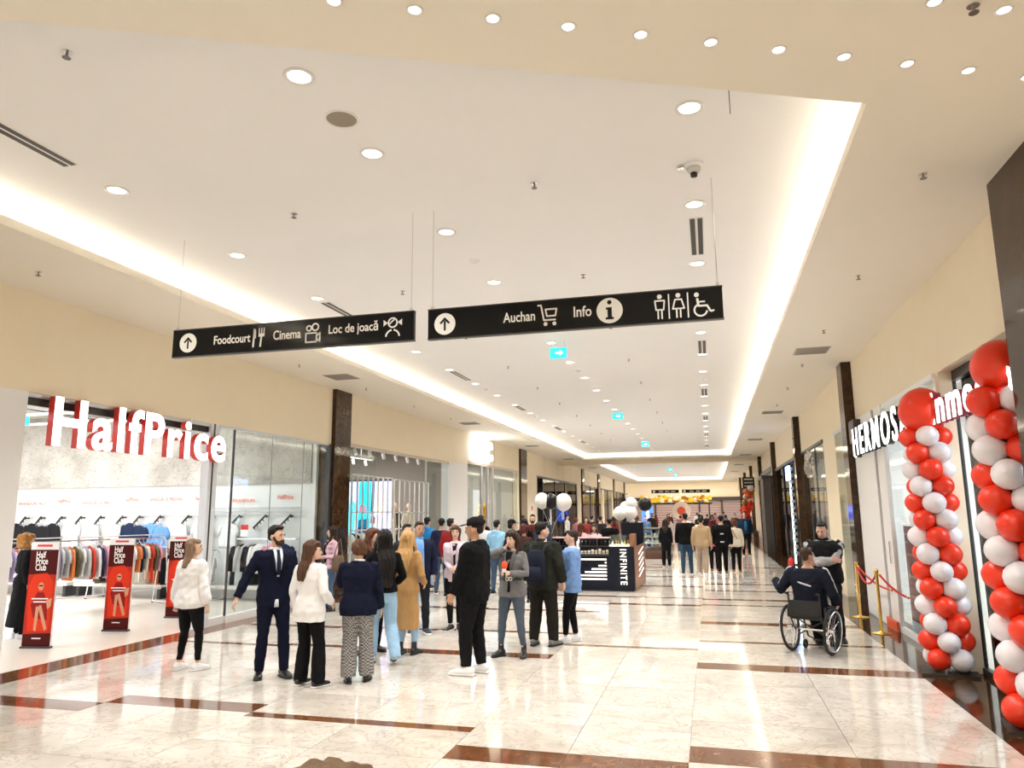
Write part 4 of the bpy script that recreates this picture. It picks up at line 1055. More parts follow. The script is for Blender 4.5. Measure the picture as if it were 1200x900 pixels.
# garments
def garment_mesh(kind):
    """front outline with sleeves, given a little depth and folds; hangs from z = 0 downwards, width along x"""
    L = {'shirt': 0.66, 'long': 0.95, 'tee': 0.60}[kind]; mb = MB()
    rows = 9; cols = 9; V = []
    for lay in (1, -1):
        for i in range(rows):
            k = i/(rows-1); z = -0.06-k*L
            hw = 0.06+0.16*min(1, k/0.14) if k < .14 else 0.22+0.02*k
            for j in range(cols):
                u = 2*j/(cols-1)-1; dp = (0.018+0.022*k)*(1-u*u*0.8)+0.008*math.sin(u*9+i)*k
                V.append((u*hw, lay*dp, z-(0.015*abs(u) if k < .14 else 0)))
    n = rows*cols; F = []
    for i in range(rows-1):
        for j in range(cols-1):
            a = i*cols+j; F += [(a, a+1, a+cols+1, a+cols), (n+a, n+a+cols, n+a+cols+1, n+a+1)]
    for i in range(rows-1):
        a = i*cols; b = i*cols+cols-1; F += [(a, a+cols, n+a+cols, n+a), (b, n+b, n+b+cols, b+cols)]
    for j in range(cols-1):
        F += [(j, n+j, n+j+1, j+1), (n-cols+j, n-cols+j+1, 2*n-cols+j+1, 2*n-cols+j)]
    mb.add(V, F)
    for s in (-1, 1):
        sl = 0.22 if kind == 'tee' else 0.52
        mb.tube([(s*0.16, 0, -0.125), (s*0.195, 0, -0.165), (s*0.235, 0, -0.16-sl*0.45), (s*0.245, 0, -0.16-sl)], [(0.03, 0.018), (0.05, 0.025), (0.055, 0.028), (0.045, 0.025)], 8)
    return mb
GM = {}
HANG = MB().tube([(0, 0, 0.0), (0.012, 0, 0.03), (0, 0, 0.05), (-0.014, 0, 0.035)], 0.004, 5).tube([(-0.17, 0, -0.09), (0, 0, -0.02), (0.17, 0, -0.09)], 0.006, 5).mesh('hanger', mat('chrome_hanger', (0.6, 0.6, 0.6), 0.3, metal=0.9))
GC = {'white': (0.80, 0.79, 0.77), 'black': (0.018, 0.018, 0.02), 'grey': (0.50, 0.50, 0.50), 'beige': (0.68, 0.56, 0.40), 'navy': (0.02, 0.03, 0.07), 'red': (0.60, 0.06, 0.04), 'blue': (0.14, 0.32, 0.66), 'cream': (0.78, 0.71, 0.58), 'pink': (0.75, 0.34, 0.44), 'orange': (0.72, 0.22, 0.08), 'olive': (0.16, 0.15, 0.09), 'lilac': (0.45, 0.38, 0.58), 'mint': (0.62, 0.72, 0.70)}
def garment(kind, colour, loc, rz, where, group):
    key = (kind, colour)
    if key not in GM: GM[key] = garment_mesh(kind).mesh('garment', fabric(GC[colour]), True)
    nm = {'shirt': 'shirt', 'long': 'dress', 'tee': 't_shirt'}[kind]; nn = {'shirt': 'long-sleeved shirt', 'long': 'long dress', 'tee': 'short-sleeved shirt'}[kind]
    a = thing(nm, '%s %s hanging %s' % (colour, nn, where), 'clothing', loc, rz, group+': '+colour+' '+nn)
    link('cloth', GM[key], a); h = link('hanger', HANG, a)
    return a
# black slanted face-out arms with pegs, then the shirts in front of them
ARM = link('waterfall_arm', None)
MB().box(0.10, -0.13, -0.05, 0.14, 0.01, -0.015).build('wall_plate', BLACK, ARM)
MB().bar((-0.22, -0.05, -0.30), (0.16, -0.14, 0.0), 0.035, 0.03).build('bar', BLACK, ARM)
for k in range(5): MB().tube([(-0.20+k*0.085, -0.06-k*0.018, -0.285+k*0.067), (-0.20+k*0.085+0.045, -0.08-k*0.018, -0.335+k*0.067)], 0.012, 6, round_caps=True).build('peg', BLACK, ARM)
wd = [('black', -17.25), ('black', -16.75), ('black', -16.1), ('white', -15.5), ('grey', -14.9), ('cream', -14.25), ('navy', -13.75), ('blue', -13.15), ('mint', -12.35), ('white', -11.7), ('white', -10.95), ('grey', -10.25), ('white', -9.6)]
au = [False]
for i, (c, x) in enumerate(wd):
    a = ARM if not au[0] else copy_tree(ARM); au[0] = True
    a.location = (x+0.12, YW+0.045, 1.90); tag(a, ('black slanted peg arm holding a %s shirt on the shop wall' % c) if x < -10.9 else 'bare black slanted peg arm behind the shop glass bay', 'hook', 'slanted peg arms: '+(c if x < -10.9 else 'bare'))
    if x < -10.9: garment('tee' if c in ('blue', 'white', 'cream') else 'shirt', c, (x, YW-0.10, 1.80), 0.0, 'from a peg arm on the shop wall', 'shirts on the wall pegs')
for c, x in (('blue', -12.85), ('navy', -13.45), ('black', -16.4)): garment('tee', c, (x+0.02, YW-0.13, 1.74), 0.0, 'in the second row from a peg arm on the shop wall', 'second row shirts on the wall pegs')

def rack(name, p0, p1, z, label, n, kinds, cols, seed):
    a = Vector((*p0, 0)); b = Vector((*p1, 0)); ln = (b-a).length; ang = math.atan2(b.y-a.y, b.x-a.x)
    o = thing(name, label, 'clothes rack', ((a.x+b.x)/2, (a.y+b.y)/2, 0), ang)
    MB().tube([(-ln/2, 0, z), (ln/2, 0, z)], 0.016, 8).build('rail', STEEL, o)
    for s in (-1, 1):
        MB().tube([(s*ln/2, -0.28, 0.03), (s*ln/2, 0.28, 0.03)], 0.014, 8).build('foot', WHITE, o)
        for t_ in (-0.27, 0.27): MB().tube([(s*ln/2, t_, 0.03), (s*ln/2, t_*0.3, z*0.95), (s*ln/2, 0, z)], 0.013, 8).build('leg', WHITE, o)
        for t_ in (-0.27, 0.27): MB().lathe([(0.0, 0.0), (0.022, 0.0), (0.022, 0.02), (0.012, 0.03)], 10, (s*ln/2, t_, 0.0)).build('glide', RUBBER, o)
    MB().box(-ln/2, -0.015, 0.30, ln/2, 0.015, 0.32).build('stretcher', WHITE, o)
    MB().box(-ln/2+0.05, -0.10, z+0.06, ln/2-0.05, 0.10, z+0.075).build('top_shelf', mat('grey_shelf', (0.55, 0.55, 0.56), 0.35), o)
    for s in (-1, 1): MB().box(s*ln*0.4-0.01, -0.01, z, s*ln*0.4+0.01, 0.01, z+0.06).build('shelf_post', STEEL, o)
    rg = random.Random(seed)
    for i in range(n):
        k = (i+0.5)/n; p = a.lerp(b, 0.04+0.92*k)
        c = rg.choice(cols); kd = rg.choice(kinds)
        garment(kd, c, (p.x, p.y, z-0.05), ang+math.pi/2+rg.uniform(-0.12, 0.12), 'on the '+where_[name], 'clothes on the '+where_[name])
where_ = {'clothes_rack': 'long floor rack behind the security gates', 'low_clothes_rack': 'low rack along the shop wall', 'window_rack': 'rail behind the shop glass bay'}
rack('clothes_rack', (-12.9, 10.7), (-11.9, 14.2), 1.42, 'long steel clothes rack packed with garments behind the security gates', 34, ['tee', 'tee', 'shirt'], ['white', 'black', 'black', 'navy', 'cream', 'pink', 'grey', 'red', 'white', 'orange', 'lilac', 'olive', 'navy'], 12)
rack('low_clothes_rack', (-14.2, 14.75), (-10.9, 14.75), 1.12, 'low steel clothes rack along the clothing shop wall', 20, ['tee', 'shirt'], ['orange', 'cream', 'black', 'white', 'beige', 'red', 'black', 'olive'], 9)
# second run of clothes in the glass bay
o = thing('window_rack', 'wall rail with clothes seen through the shop glass bay', 'clothes rack', (-9.8, YW-0.3, 1.36))
MB().tube([(-0.75, 0, 0), (0.75, 0, 0)], 0.014, 8).build('rail', STEEL, o)
for s in (-0.7, 0.7): MB().bar((s, 0, 0), (s, 0.28, 0.0), 0.03).build('bracket', WHITE, o)
for i, (k, c) in enumerate((('long', 'black'), ('long', 'grey'), ('long', 'black'), ('shirt', 'white'), ('tee', 'white'), ('tee', 'pink'), ('tee', 'pink'), ('shirt', 'navy'))):
    garment(k, c, (-10.42+i*0.16, YW-0.3-0.04*(i % 2), 1.32), R(25 if i < 3 else 8), 'on the rail behind the shop glass bay', 'clothes behind the shop glass bay')
for x in (-10.35, -9.5):
    a = thing('price_sign', 'small white price card with red top in the clothing shop', 'sign', (x, YW-0.34, 1.42), 0, 'price cards on the bay rail')
    MB().box(-0.1, -0.004, 0.0, 0.1, 0.004, 0.26).build('card', WHITE, a); MB().box(-0.1, -0.006, 0.15, 0.1, -0.004, 0.26).build('red_field', RED, a)
# wall shelf unit and boxes below the rails
for i, x in enumerate((-16.3, -13.6, -10.9)):
    a = thing('wall_bench', 'low white display bench along the clothing shop wall, number %s from the entrance' % ('three', 'two', 'one')[i], 'bench', (x, YW-0.28, 0))
    MB().box(-1.25, -0.24, 0.26, 1.25, 0.24, 0.34).build('top', mat('bench_top', (0.66, 0.62, 0.56), 0.4), a)
    for s in (-1.15, 1.15): MB().box(s-0.04, -0.2, 0, s+0.04, 0.2, 0.26).build('leg', DARK, a)
# shop ceiling grid and the small lit exit sign
o = thing('ceiling_grid', 'pale pipework grid hung below the clothing shop ceiling', 'pipes', (-13.5, 11, 4.1))
for k in range(5): MB().tube([(-5, -2.6+k*1.4, 0), (4.2, -2.6+k*1.4, 0)], 0.03, 8).build('pipe', mat('pale_pipe', (0.70, 0.69, 0.66), 0.5), o)
for k in (-3.5, 0, 3.5): MB().tube([(k, -2.9, 0.0), (k, 3.2, 0.0)], 0.018, 8).build('cross_pipe', DARK, o)
for k in (-3.5, 3.5): MB().tube([(k, 0, 0), (k, 0, 0.34)], 0.012, 6).build('hanger', STEEL, o)
a = thing('shop_exit_sign', 'turquoise lit exit sign inside the clothing shop entrance', 'exit sign', (-12.6, 10.9, 3.62), R(40))
MB().box(-0.17, -0.02, 0, 0.17, 0.02, 0.17).build('panel', TURQ, a); MB().tube([(0, 0, 0.17), (0, 0, 0.83)], 0.008, 6).build('rod', DARK, a)
MB().prism([(-0.08, 0.07), (0.02, 0.07), (0.02, 0.04), (0.09, 0.085), (0.02, 0.13), (0.02, 0.10), (-0.08, 0.10)], 0.021, 0.024, MX_FRONT).build('arrow', WLIT, a)

# three anti-theft gates with red posters
def gate(x, y, rz, label):
    a = thing('security_gate', label, 'security gate', (x, y, 0), R(rz))
    W_, H_ = 0.44, 1.42
    MB().box(-W_/2-0.01, -0.03, 0, W_/2+0.01, 0.05, 0.03).build('base', DARK, a)
    MB().box(-W_/2, 0.0, 0.03, W_/2, 0.03, H_).build('panel', mat('pale_gate_plastic', (0.72, 0.72, 0.72), 0.3), a)
    MB().box(-W_/2, -0.005, H_, W_/2, 0.035, H_+0.11).build('top_cap', mat('pale_gate_plastic', (0.72, 0.72, 0.72), 0.3), a)
    MB().box(-W_*0.27, -0.010, H_+0.045, W_*0.27, -0.004, H_+0.075).build('red_lamp', RED, a)
    P_ = MB().box(-W_/2, -0.004, 0.03, W_/2, 0.0, H_).build('poster', mat('poster_red', (0.42, 0.022, 0.008), 0.5, noise=0.4, nscale=3.0, spec=0.15), a)
    dk = mat('poster_dark_maroon', (0.065, 0.006, 0.005), 0.6, spec=0.1); tn = mat('poster_tan', (0.55, 0.25, 0.13), 0.4); br = mat('poster_bright_red', (0.62, 0.03, 0.006), 0.5, spec=0.15)
    def q(name, pts, m, t_): MB().prism(pts, t_, t_+0.001, MX_FRONT).build(name, m, P_, fix=True)
    q('dark_header', [(-.22, 1.06), (.22, 1.06), (.22, 1.42), (-.22, 1.42)], dk, 0.0045)
    q('dark_footer', [(-.22, .03), (.22, .03), (.22, .22), (-.22, .20)], dk, 0.0045)
    q('curtain', [(-.16, .24), (.17, .24), (.19, .95), (.08, 1.08), (-.12, 1.06), (-.20, .9)], br, 0.005)
    q('dress', [(-.08, .44), (.14, .40), (.12, .66), (.05, .80), (-.05, .80), (-.14, .62)], mat('poster_deep_red', (0.25, 0.008, 0.006), 0.5, spec=0.15), 0.0055)
    q('figure_head', [(.045*math.cos(i*.6), .885+.06*math.sin(i*.6)) for i in range(10)], tn, 0.006)
    q('figure_glasses', [(-.035, .885), (.035, .885), (.03, .905), (-.03, .905)], dk, 0.0065)
    q('figure_leg', [(-.02, .60), (.03, .62), (.15, .28), (.11, .25)], tn, 0.006)
    q('figure_leg', [(-.05, .60), (0.0, .58), (-.02, .24), (-.06, .26)], tn, 0.006)
    q('figure_arm', [(.10, .68), (.19, .72), (.18, .60), (.13, .56)], tn, 0.006)
    pw = mat('poster_white_print', (0.85, 0.83, 0.80), 0.4)
    for i, s in enumerate(('Half', 'Price', 'Club')): text_obj('lettering', s, 0.12, pw, P_, (-.12, -.0052, 1.30-i*.093), ext=0.0008, bold=0.015, fit=((.15, .19, .17)[i], (.095, .095, .095)[i]))
    for z, w_ in ((.70, .26), (.655, .20), (.135, .14)): q('print_line', [(-w_/2, z), (w_/2, z), (w_/2, z+.016), (-w_/2, z+.016)], pw, 0.007)
    return a
gate(-9.70, 9.06, 10, 'red Half Price Club poster gate beside the woman in the black coat')
gate(-9.76, 10.64, 10, 'red Half Price Club poster gate before the middle of the clothes rack')
gate(-9.85, 12.22, 10, 'red Half Price Club poster gate behind the woman in the white blouse')
a = thing('wall_spotlight', 'small black spotlight on the white pilaster', 'spotlight', (XL+0.006, 6.55, 3.12))
MB().tube([(0.0, 0, 0), (0.06, 0, 0)], 0.02, 8).build('arm', BLACK, a); MB().tube([(0.07, -0.09, 0), (0.07, 0.10, 0)], 0.05, 14, round_caps=True).build('head', BLACK, a)

# ------------------------------------------------------------------ second shop: white grid frames, screen, display figures, track lamps
w2 = struct(MB().box(XL-0.10, 16.22, 3.55, XL-0.02, 23.62, 3.63).build('window_2', mat('beige_frame', (0.60, 0.52, 0.42), 0.5)), 'glass front of the shop with white grid frames')
MB().box(XL-0.06, 21.6, 0.1, XL-0.045, 23.6, 3.55).build('pane', GLASS, w2)
MB().box(XL-0.07, 16.25, 0.1, XL-0.055, 18.0, 3.55).build('pane', GLASS, w2)
MB().box(XL-0.08, 21.55, 0, XL-0.03, 21.6, 3.55).build('mullion', ALU, w2)
def grid_frame(x0, y0, x1, y1, z0, z1, nx, label):
    a = thing('partition_grid', label, 'display grid', (x0, y0, 0), math.atan2(y1-y0, x1-x0)); ln = math.hypot(x1-x0, y1-y0)
    for k in range(nx+1): MB().bar((ln*k/nx, 0, 0.0 if k in (0, nx) else z0), (ln*k/nx, 0, z1), 0.035).build('upright', WHITE, a)
    for z in (z0, (z0+z1)*0.45, (z0+z1)*0.6, z1): MB().bar((0, 0, z), (ln, 0, z), 0.035).build('crossbar', WHITE, a)
grid_frame(-9.2, 17.9, -9.2, 20.5, 0.3, 2.95, 8, 'white metal grid frame in front of the bright screen')
grid_frame(-9.2, 20.65, -9.2, 23.45, 0.3, 2.92, 7, 'white metal grid frame beside the display figures')
a = thing('video_wall', 'bright lilac and turquoise screen behind the white grid', 'screen', (-10.15, 21.05, 0))
MB().box(-0.78, 0.0, 0.7, 0.72, 0.06, 2.95).build('housing', DARK, a)
sc_ = MB().box(-0.75, -0.02, 0.75, 0.69, 0.0, 2.90).build('screen', mat('lit_lilac_screen', (0.52, 0.56, 0.95), 0.4, emit=0.55), a)
def scr(nm, pts, col, e=0.6): MB().prism(pts, 0.021, 0.023, MX_FRONT).build(nm, mat('screen_'+nm, col, 0.4, emit=e), sc_, fix=True)
scr('turquoise_panel', [(-.42, 1.5), (-.02, 1.45), (.02, 2.88), (-.40, 2.88)], (0.02, 0.62, 0.85))
scr('turquoise_edge', [(-.74, 1.2), (-.55, 1.2), (-.5, 2.2), (-.62, 2.3), (-.74, 2.2)], (0.10, 0.66, 0.85))
scr('navy_shape', [(-.42, 1.2), (-.08, 1.2), (-.05, 1.75), (-.40, 1.72)], (0.01, 0.02, 0.09), .4)
scr('navy_stripe', [(.0, 1.9), (.10, 1.9), (.12, 2.88), (.04, 2.88)], (0.01, 0.05, 0.2), .4)
scr('coral_shape', [(-.40, 2.0), (-.20, 1.9), (-.10, 2.02), (-.18, 2.16), (-.36, 2.18)], (0.85, 0.10, 0.12), .8)
scr('cream_shape', [(.20, 1.9), (.34, 1.85), (.38, 2.1), (.28, 2.3), (.18, 2.2)], (0.75, 0.68, 0.50), .8)
scr('brown_shape', [(.0, 1.62), (.15, 1.6), (.16, 1.8), (.02, 1.85)], (0.22, 0.09, 0.05), .5)
scr('turquoise_foot', [(-.36, .9), (-.14, .9), (-.12, 1.15), (-.36, 1.15)], (0.05, 0.6, 0.85))
TRK = mat('dark_track', (0.10, 0.10, 0.10), 0.5)
for i, (x, y0, y1) in enumerate(((-9.3, 16.8, 23.2), (-11.2, 16.8, 23.2))):
    a = thing('track_light_rail', 'white ceiling track carrying small spotlights, %s in the grid frame shop' % ('first row' if i == 0 else 'second row'), 'light track', (x, (y0+y1)/2, 3.72))
    MB().box(-0.02, -(y1-y0)/2, -0.02, 0.02, (y1-y0)/2, 0.02).build('track', WHITE, a)
    for k in (-2.4, 2.4): MB().tube([(0, k, 0.02), (0, k, 0.58)], 0.008, 6).build('hanger', STEEL, a)
    for k in range(7):
        s_ = MB().tube([(0.0, 0, -0.06), (0.06, -0.04, -0.22)], [0.05, 0.045], 12).build('spotlight', WHITE, a); s_.location = (0, -2.7+k*0.9, 0)
        MB().lathe([(0.0, 0), (0.012, 0.0), (0.012, 0.07)], 8, (0, 0, -0.07)).build('stem', WHITE, s_)
def dummy(x, y, rz, colour, label):
    P = Person(label, (x, y), 1.80, rz, 'f', 0.95, 'pale', 2, name='mannequin'); P.root['category'] = 'mannequin'; P.root.location.z = 0.45
    P.top(fabric(colour), hem=0.74, infl=0.03); P.legs(fabric(tuple(c*0.8 for c in colour)), hemr=0.03)
    MB().box(-0.3, -0.25, -0.45, 0.3, 0.25, 0.02).build('plinth', WHITE, P.root)
dummy(-9.75, 21.6, 60, (0.62, 0.50, 0.34), 'shop mannequin in beige outfit beside the grid frame')
dummy(-9.9, 22.35, 70, (0.06, 0.055, 0.05), 'shop mannequin in dark outfit beside the grid frame')
dummy(-9.7, 23.0, 60, (0.70, 0.62, 0.48), 'shop mannequin in cream outfit by the shop pane')
for i in range(14):
    garment('tee', random.choice(['white', 'black', 'beige', 'navy']), (-11.6+0.15*i, 19.9+0.05*i, 1.40), R(10), 'low behind the white grid frame', 'clothes behind the white grid frame')
o = thing('grid_shop_rack', 'low clothes rail behind the white grid frame', 'clothes rack', (-10.4, 20.3, 0), R(18))
MB().tube([(-1.35, 0, 1.43), (1.35, 0, 1.43)], 0.012, 8).build('rail', STEEL, o)
for s in (-1.3, 1.3): MB().tube([(s, 0, 0), (s, 0, 1.43)], 0.014, 8).build('leg', WHITE, o)

# ------------------------------------------------------------------ third shop with glowing sign, dark shop beyond
w3 = struct(MB().box(XL-0.08, 25.55, 3.70, XL-0.01, 33.1, 3.80).build('window_3', mat('beige_frame', (0.60, 0.52, 0.42), 0.5)), 'glass front of the shop under the glowing white sign')
for y0, y1 in ((25.6, 27.4), (28.9, 30.9), (30.9, 33.05)): MB().box(XL-0.06, y0, 0.05, XL-0.045, y1, 3.70).build('pane', GLASS, w3)
for y in (27.4, 28.2, 28.9): MB().box(XL-0.08, y-0.1, 0, XL-0.02, y+0.1, 3.70).build('mullion', ALU, w3)
a = thing('shop_sign', 'overexposed glowing white letters on the cream wall past the grid frame shop', 'sign', (XL+0.06, 25.9, 3.92))
GLOW = mat('glowing_white_sign', (0.86, 0.94, 1.0), 0.4, emit=4.0)
letter_sign(a, 'CCC', 0, None, MX_EAST, 2.3, 0.72, GLOW, GLOW, 0.12, bold=0.04, gap=1.1)
b_ = thing('poster_stand', 'tall dark printed panels behind the glass under the glowing sign', 'poster', (XL-0.55, 26.3, 0))
for z0, z1 in ((0.0, 1.5), (1.7, 3.4)):
    q_ = MB().box(-0.02, -0.55, z0, 0.02, 0.55, z1).build('panel', mat('dark_panel', (0.03, 0.03, 0.035), 0.4), b_)
    for k in range(3): MB().box(0.02, -0.42, z0+0.35+k*0.26, 0.023, 0.1+0.14*k, z0+0.47+k*0.26).build('print_block', SIGNW, q_)
for s in (-0.5, 0.5): MB().box(-0.025, s-0.03, 0, -0.02, s+0.03, 3.4).build('upright', ALU, b_)
a = thing('balloon_column', 'slim yellow balloon figure standing behind the shop glass', 'balloons', (XL-0.6, 29.4, 0))
YEL = mat('yellow_balloon', (0.85, 0.48, 0.03), 0.3)
MB().tube([(0, 0, 0), (0, 0, 2.3)], 0.015, 6).build('pole', WHITE, a)
for k in range(10):
    for j in range(3):
        th = j*2.094+k*1.0; MB().ell((0.12*math.cos(th), 0.12*math.sin(th), 0.25+k*0.21), (0.13, 0.13, 0.14), 10, 7).build('balloon', YEL, a, True)
w4 = struct(MB().box(XL-0.08, 36.8, 3.66, XL+0.02, 48.6, 3.76).build('window_4', BLACK), 'dark framed front of the shop behind the kiosk')
for y0, y1 in ((38.3, 41.5), (41.6, 44.5), (44.6, 48.4)): MB().box(XL-0.05, y0, 0.05, XL-0.035, y1, 3.66).build('pane', DGLASS, w4)
for y in (36.9, 38.2, 41.55, 44.55, 48.5): MB().box(XL-0.07, y-0.06, 0, XL, y+0.06, 3.66).build('mullion', BLACK, w4)
w5 = struct(MB().box(XL-0.08, 51.2, 3.66, XL+0.02, 80, 3.76).build('window_5', DARK), 'framed front of the last shops on the clothing shop side')
for k in range(9): MB().box(XL-0.07, 51.3+k*3.2-0.05, 0, XL, 51.3+k*3.2+0.05, 3.66).build('mullion', DARK, w5)
for k in range(8):
    MB().box(XL-0.05, 51.35+k*3.2, 0.05, XL-0.035, 51.3+(k+1)*3.2-0.05, 3.66).build('pane', GLASS, w5)
for i, (y, col_) in enumerate(((39.8, (0.75, 0.05, 0.05)), (43.6, (0.55, 0.30, 0.10)), (46.9, (0.8, 0.78, 0.7)), (53.0, (0.05, 0.35, 0.65)), (56.5, (0.7, 0.3, 0.08)), (62.5, (0.7, 0.7, 0.65)))):
    a = thing('display_stand', 'standing shop display panel in %s behind the glass' % ('red', 'brown', 'white', 'blue', 'orange', 'pale grey')[i], 'display panel', (XL-0.9, y, 0))
    MB().box(-0.03, -0.6, 1.3, 0.03, 0.6, 3.1).build('panel', mat('display_panel_%d' % i, col_, 0.5, noise=0.3, nscale=4), a)
    for s in (-0.5, 0.5): MB().tube([(0, s, 0), (0, s, 1.3)], 0.02, 8).build('leg', STEEL, a)
a = thing('notice', 'small white and red notice on the cream wall beside the dark shop', 'notice', (XL+0.006, 35.6, 1.85))
MB().box(0, -0.35, 0, 0.01, 0.35, 0.5).build('sheet', SIGNW, a); MB().box(0.01, -0.15, 0.15, 0.013, 0.15, 0.35).build('red_mark', RED, a)
# ------------------------------------------------------------------ right-hand shops
# white panel front with HERMOSA letters
d1 = struct(MB().box(2.80, 13.85, 0.0, 2.86, 15.56, 3.62).build('door_1', WHITE), 'white sliding panel front of the white shop')
MB().box(2.80, 13.12, 0.0, 2.86, 13.66, 3.62).build('panel', WHITE, d1)
MB().box(2.83, 13.66, 0.0, 2.86, 13.85, 3.62).build('shadow_gap', mat('grey_gap', (0.22, 0.22, 0.23), 0.5), d1)
MB().box(2.775, 13.25, 1.05, 2.80, 13.29, 1.40).build('handle', STEEL, d1)
MB().box(2.79, 13.95, 0.0, 2.80, 15.5, 0.02).build('threshold', ALU, d1)
w6 = struct(MB().box(2.82, 10.25, 3.55, 2.87, 13.12, 3.62).build('window_6', WHITE), 'white framed glass of the white shop')
MB().box(2.835, 11.55, 0.10, 2.847, 13.08, 3.55).build('pane', GLASS, w6); MB().box(2.835, 10.3, 0.10, 2.847, 11.5, 3.55).build('pane', GLASS, w6)
MB().box(2.82, 11.48, 0.0, 2.86, 11.55, 3.55).build('mullion', WHITE, w6); MB().box(2.82, 10.25, 0.0, 2.87, 13.12, 0.10).build('plinth', WHITE, w6)
MB().box(2.82, 13.05, 3.28, 2.84, 14.0, 3.42).build('dark_vent', BLACK, w6)
a = thing('shop_poster', 'tall dark red poster behind the white shop glass', 'poster', (3.0, 12.75, 0.20))
MB().box(-0.015, -0.42, 0, 0.015, 0.42, 1.45).build('sheet', mat('dark_red_poster', (0.22, 0.04, 0.02), 0.5, noise=0.5, nscale=5), a)
MB().box(-0.02, -0.42, -0.2, 0.02, 0.42, 0.0).build('stand', ALU, a)
for k in range(3): MB().box(-0.02, -0.32, 0.35+k*0.32, -0.015, 0.32, 0.39+k*0.32).build('print_line', mat('poster_rust', (0.45, 0.16, 0.07), 0.5), a)
a = thing('floor_strip', 'low orange red strip at the foot of the white panels', 'sign', (2.76, 13.5, 0.0))
MB().box(-0.01, -0.35, 0.0, 0.02, 0.35, 0.16).build('strip', mat('orange_red', (0.75, 0.10, 0.03), 0.4), a)
hs = thing('shop_sign', 'white block letters HERMOSA with black sides over the white shop', 'sign', (2.66, 14.35, 2.86))
letter_sign(hs, 'HERMOSA', 0, None, MX_WEST, 3.85, 0.48, LITW, BLACK, 0.09, bold=0.012, gap=1.34)
MB().box(0.0, 0.28, 0.0, 0.09, 0.40, 0.48).build('logo_bar', BLACK, hs)
MB().box(-0.012, 0.28, 0.0, 0.0, 0.40, 0.48).build('logo_bar_face', LITW, hs)
MB().box(0.02, 0.42, 0.30, 0.14, 0.95, 0.72).build('logo_block', mat('dark_bronze', (0.03, 0.02, 0.015), 0.4), hs)
MB().box(0.09, -3.8, 0.18, 0.14, 0.4, 0.24).build('mounting_rail', DARK, hs)

# shop between the balloon columns with the inmedio letters
w7 = struct(MB().box(3.02, 7.12, 3.50, 3.10, 10.3, 3.62).build('window_7', BLACK), 'black framed glass front of the shop between the balloon columns')
MB().box(3.04, 7.15, 0.08, 3.052, 10.22, 3.45).build('pane', GLASS, w7)
MB().box(3.00, 10.20, 0.0, 3.08, 10.32, 3.50).build('jamb', BLACK, w7); MB().box(3.02, 7.42, 3.28, 3.06, 10.22, 3.33).build('transom', BLACK, w7)
MB().box(3.00, 7.42, 0.0, 3.08, 10.3, 0.07).build('sill', DARK, w7)
MB().box(2.87, 10.15, 0, 3.02, 10.30, 3.62).build('return_wall', CREAM, w7)
sg = thing('shop_sign', 'white inmedio letters with dark red sides over the black framed shop', 'sign', (2.80, 9.98, 2.93))
PURP = mat('dark_red_letter_side', (0.35, 0.02, 0.06), 0.4)
letter_sign(sg, 'inmedio', 0, None, MX_WEST, 2.55, 0.42, LITW, PURP, 0.09, bold=0.018, gap=1.16)
MB().box(0.0, -2.5, 0.14, 0.12, -0.05, 0.20).build('mounting_rail', DARK, sg)
a = thing('counter', 'pale grey counter panel behind the black framed glass', 'counter', (3.6, 8.85, 0))
MB().box(-0.2, -1.3, 0.0, 0.3, 1.2, 1.05).build('front', mat('pale_blue_grey_panel', (0.50, 0.55, 0.62), 0.4), a); MB().box(-0.25, -1.35, 1.05, 0.35, 1.25, 1.10).build('top', WHITE, a)
for k in range(6): MB().box(-0.205, -1.3, 0.15*k+0.14, -0.2, 1.2, 0.15*k+0.15).build('groove', mat('groove_grey', (0.36, 0.40, 0.46), 0.5), a)
a = thing('framed_poster', 'white poster with dark red bow in the black framed shop window', 'poster', (3.12, 9.2, 1.60))
MB().box(0.0, -0.36, 0, 0.02, 0.36, 0.85).build('sheet', mat('poster_white', (0.82, 0.80, 0.78), 0.4), a)
for s in (-1, 1):
    MB().prism([(0, 0.42), (s*0.20, 0.52), (s*0.20, 0.34)][::s], 0.0, 0.004, MX_WEST).build('bow_loop', mat('dark_red_bow', (0.32, 0.02, 0.02), 0.4), a, fix=True)
MB().box(-0.012, -0.38, -0.02, 0.0, 0.38, 0.0).build('frame_edge', ALU, a); MB().box(-0.012, -0.38, 0.85, 0.0, 0.38, 0.87).build('frame_edge', ALU, a)
for s in (-0.3, 0.3): MB().tube([(0.01, s, 0.87), (0.01, s, 1.9)], 0.003, 5).build('wire', STEEL, a)

# glass shop past the dark column
w8 = struct(MB().box(2.84, 16.1, 3.60, 2.90, 18.2, 3.68).build('window_8', ALU), 'pale glass front past the dark granite column')
for y0, y1 in ((16.12, 17.1), (17.15, 18.15)): MB().box(2.86, y0, 0.06, 2.872, y1, 3.60).build('pane', GLASS, w8)
MB().box(2.85, 17.1, 0, 2.89, 17.15, 3.6).build('mullion', ALU, w8)
MB().box(3.6, 16.2, 0, 3.65, 18.1, 3.6).build('white_backdrop', WHITE, w8)
w9 = struct(MB().box(2.84, 20.0, 3.60, 2.92, 24.56, 3.68).build('window_9', BLACK), 'black framed glass front with pale cut-out sign')
for y0, y1 in ((20.05, 21.5), (21.55, 23.0), (23.05, 24.5)): MB().box(2.86, y0, 0.06, 2.872, y1, 3.60).build('pane', GLASS, w9)
for y in (21.52, 23.02): MB().box(2.85, y-0.03, 0, 2.89, y+0.03, 3.6).build('mullion', DARK, w9)
a = thing('leaf_sign', 'pale grey cut-out leaf shaped sign in the black framed window', 'sign', (2.80, 21.6, 2.95))
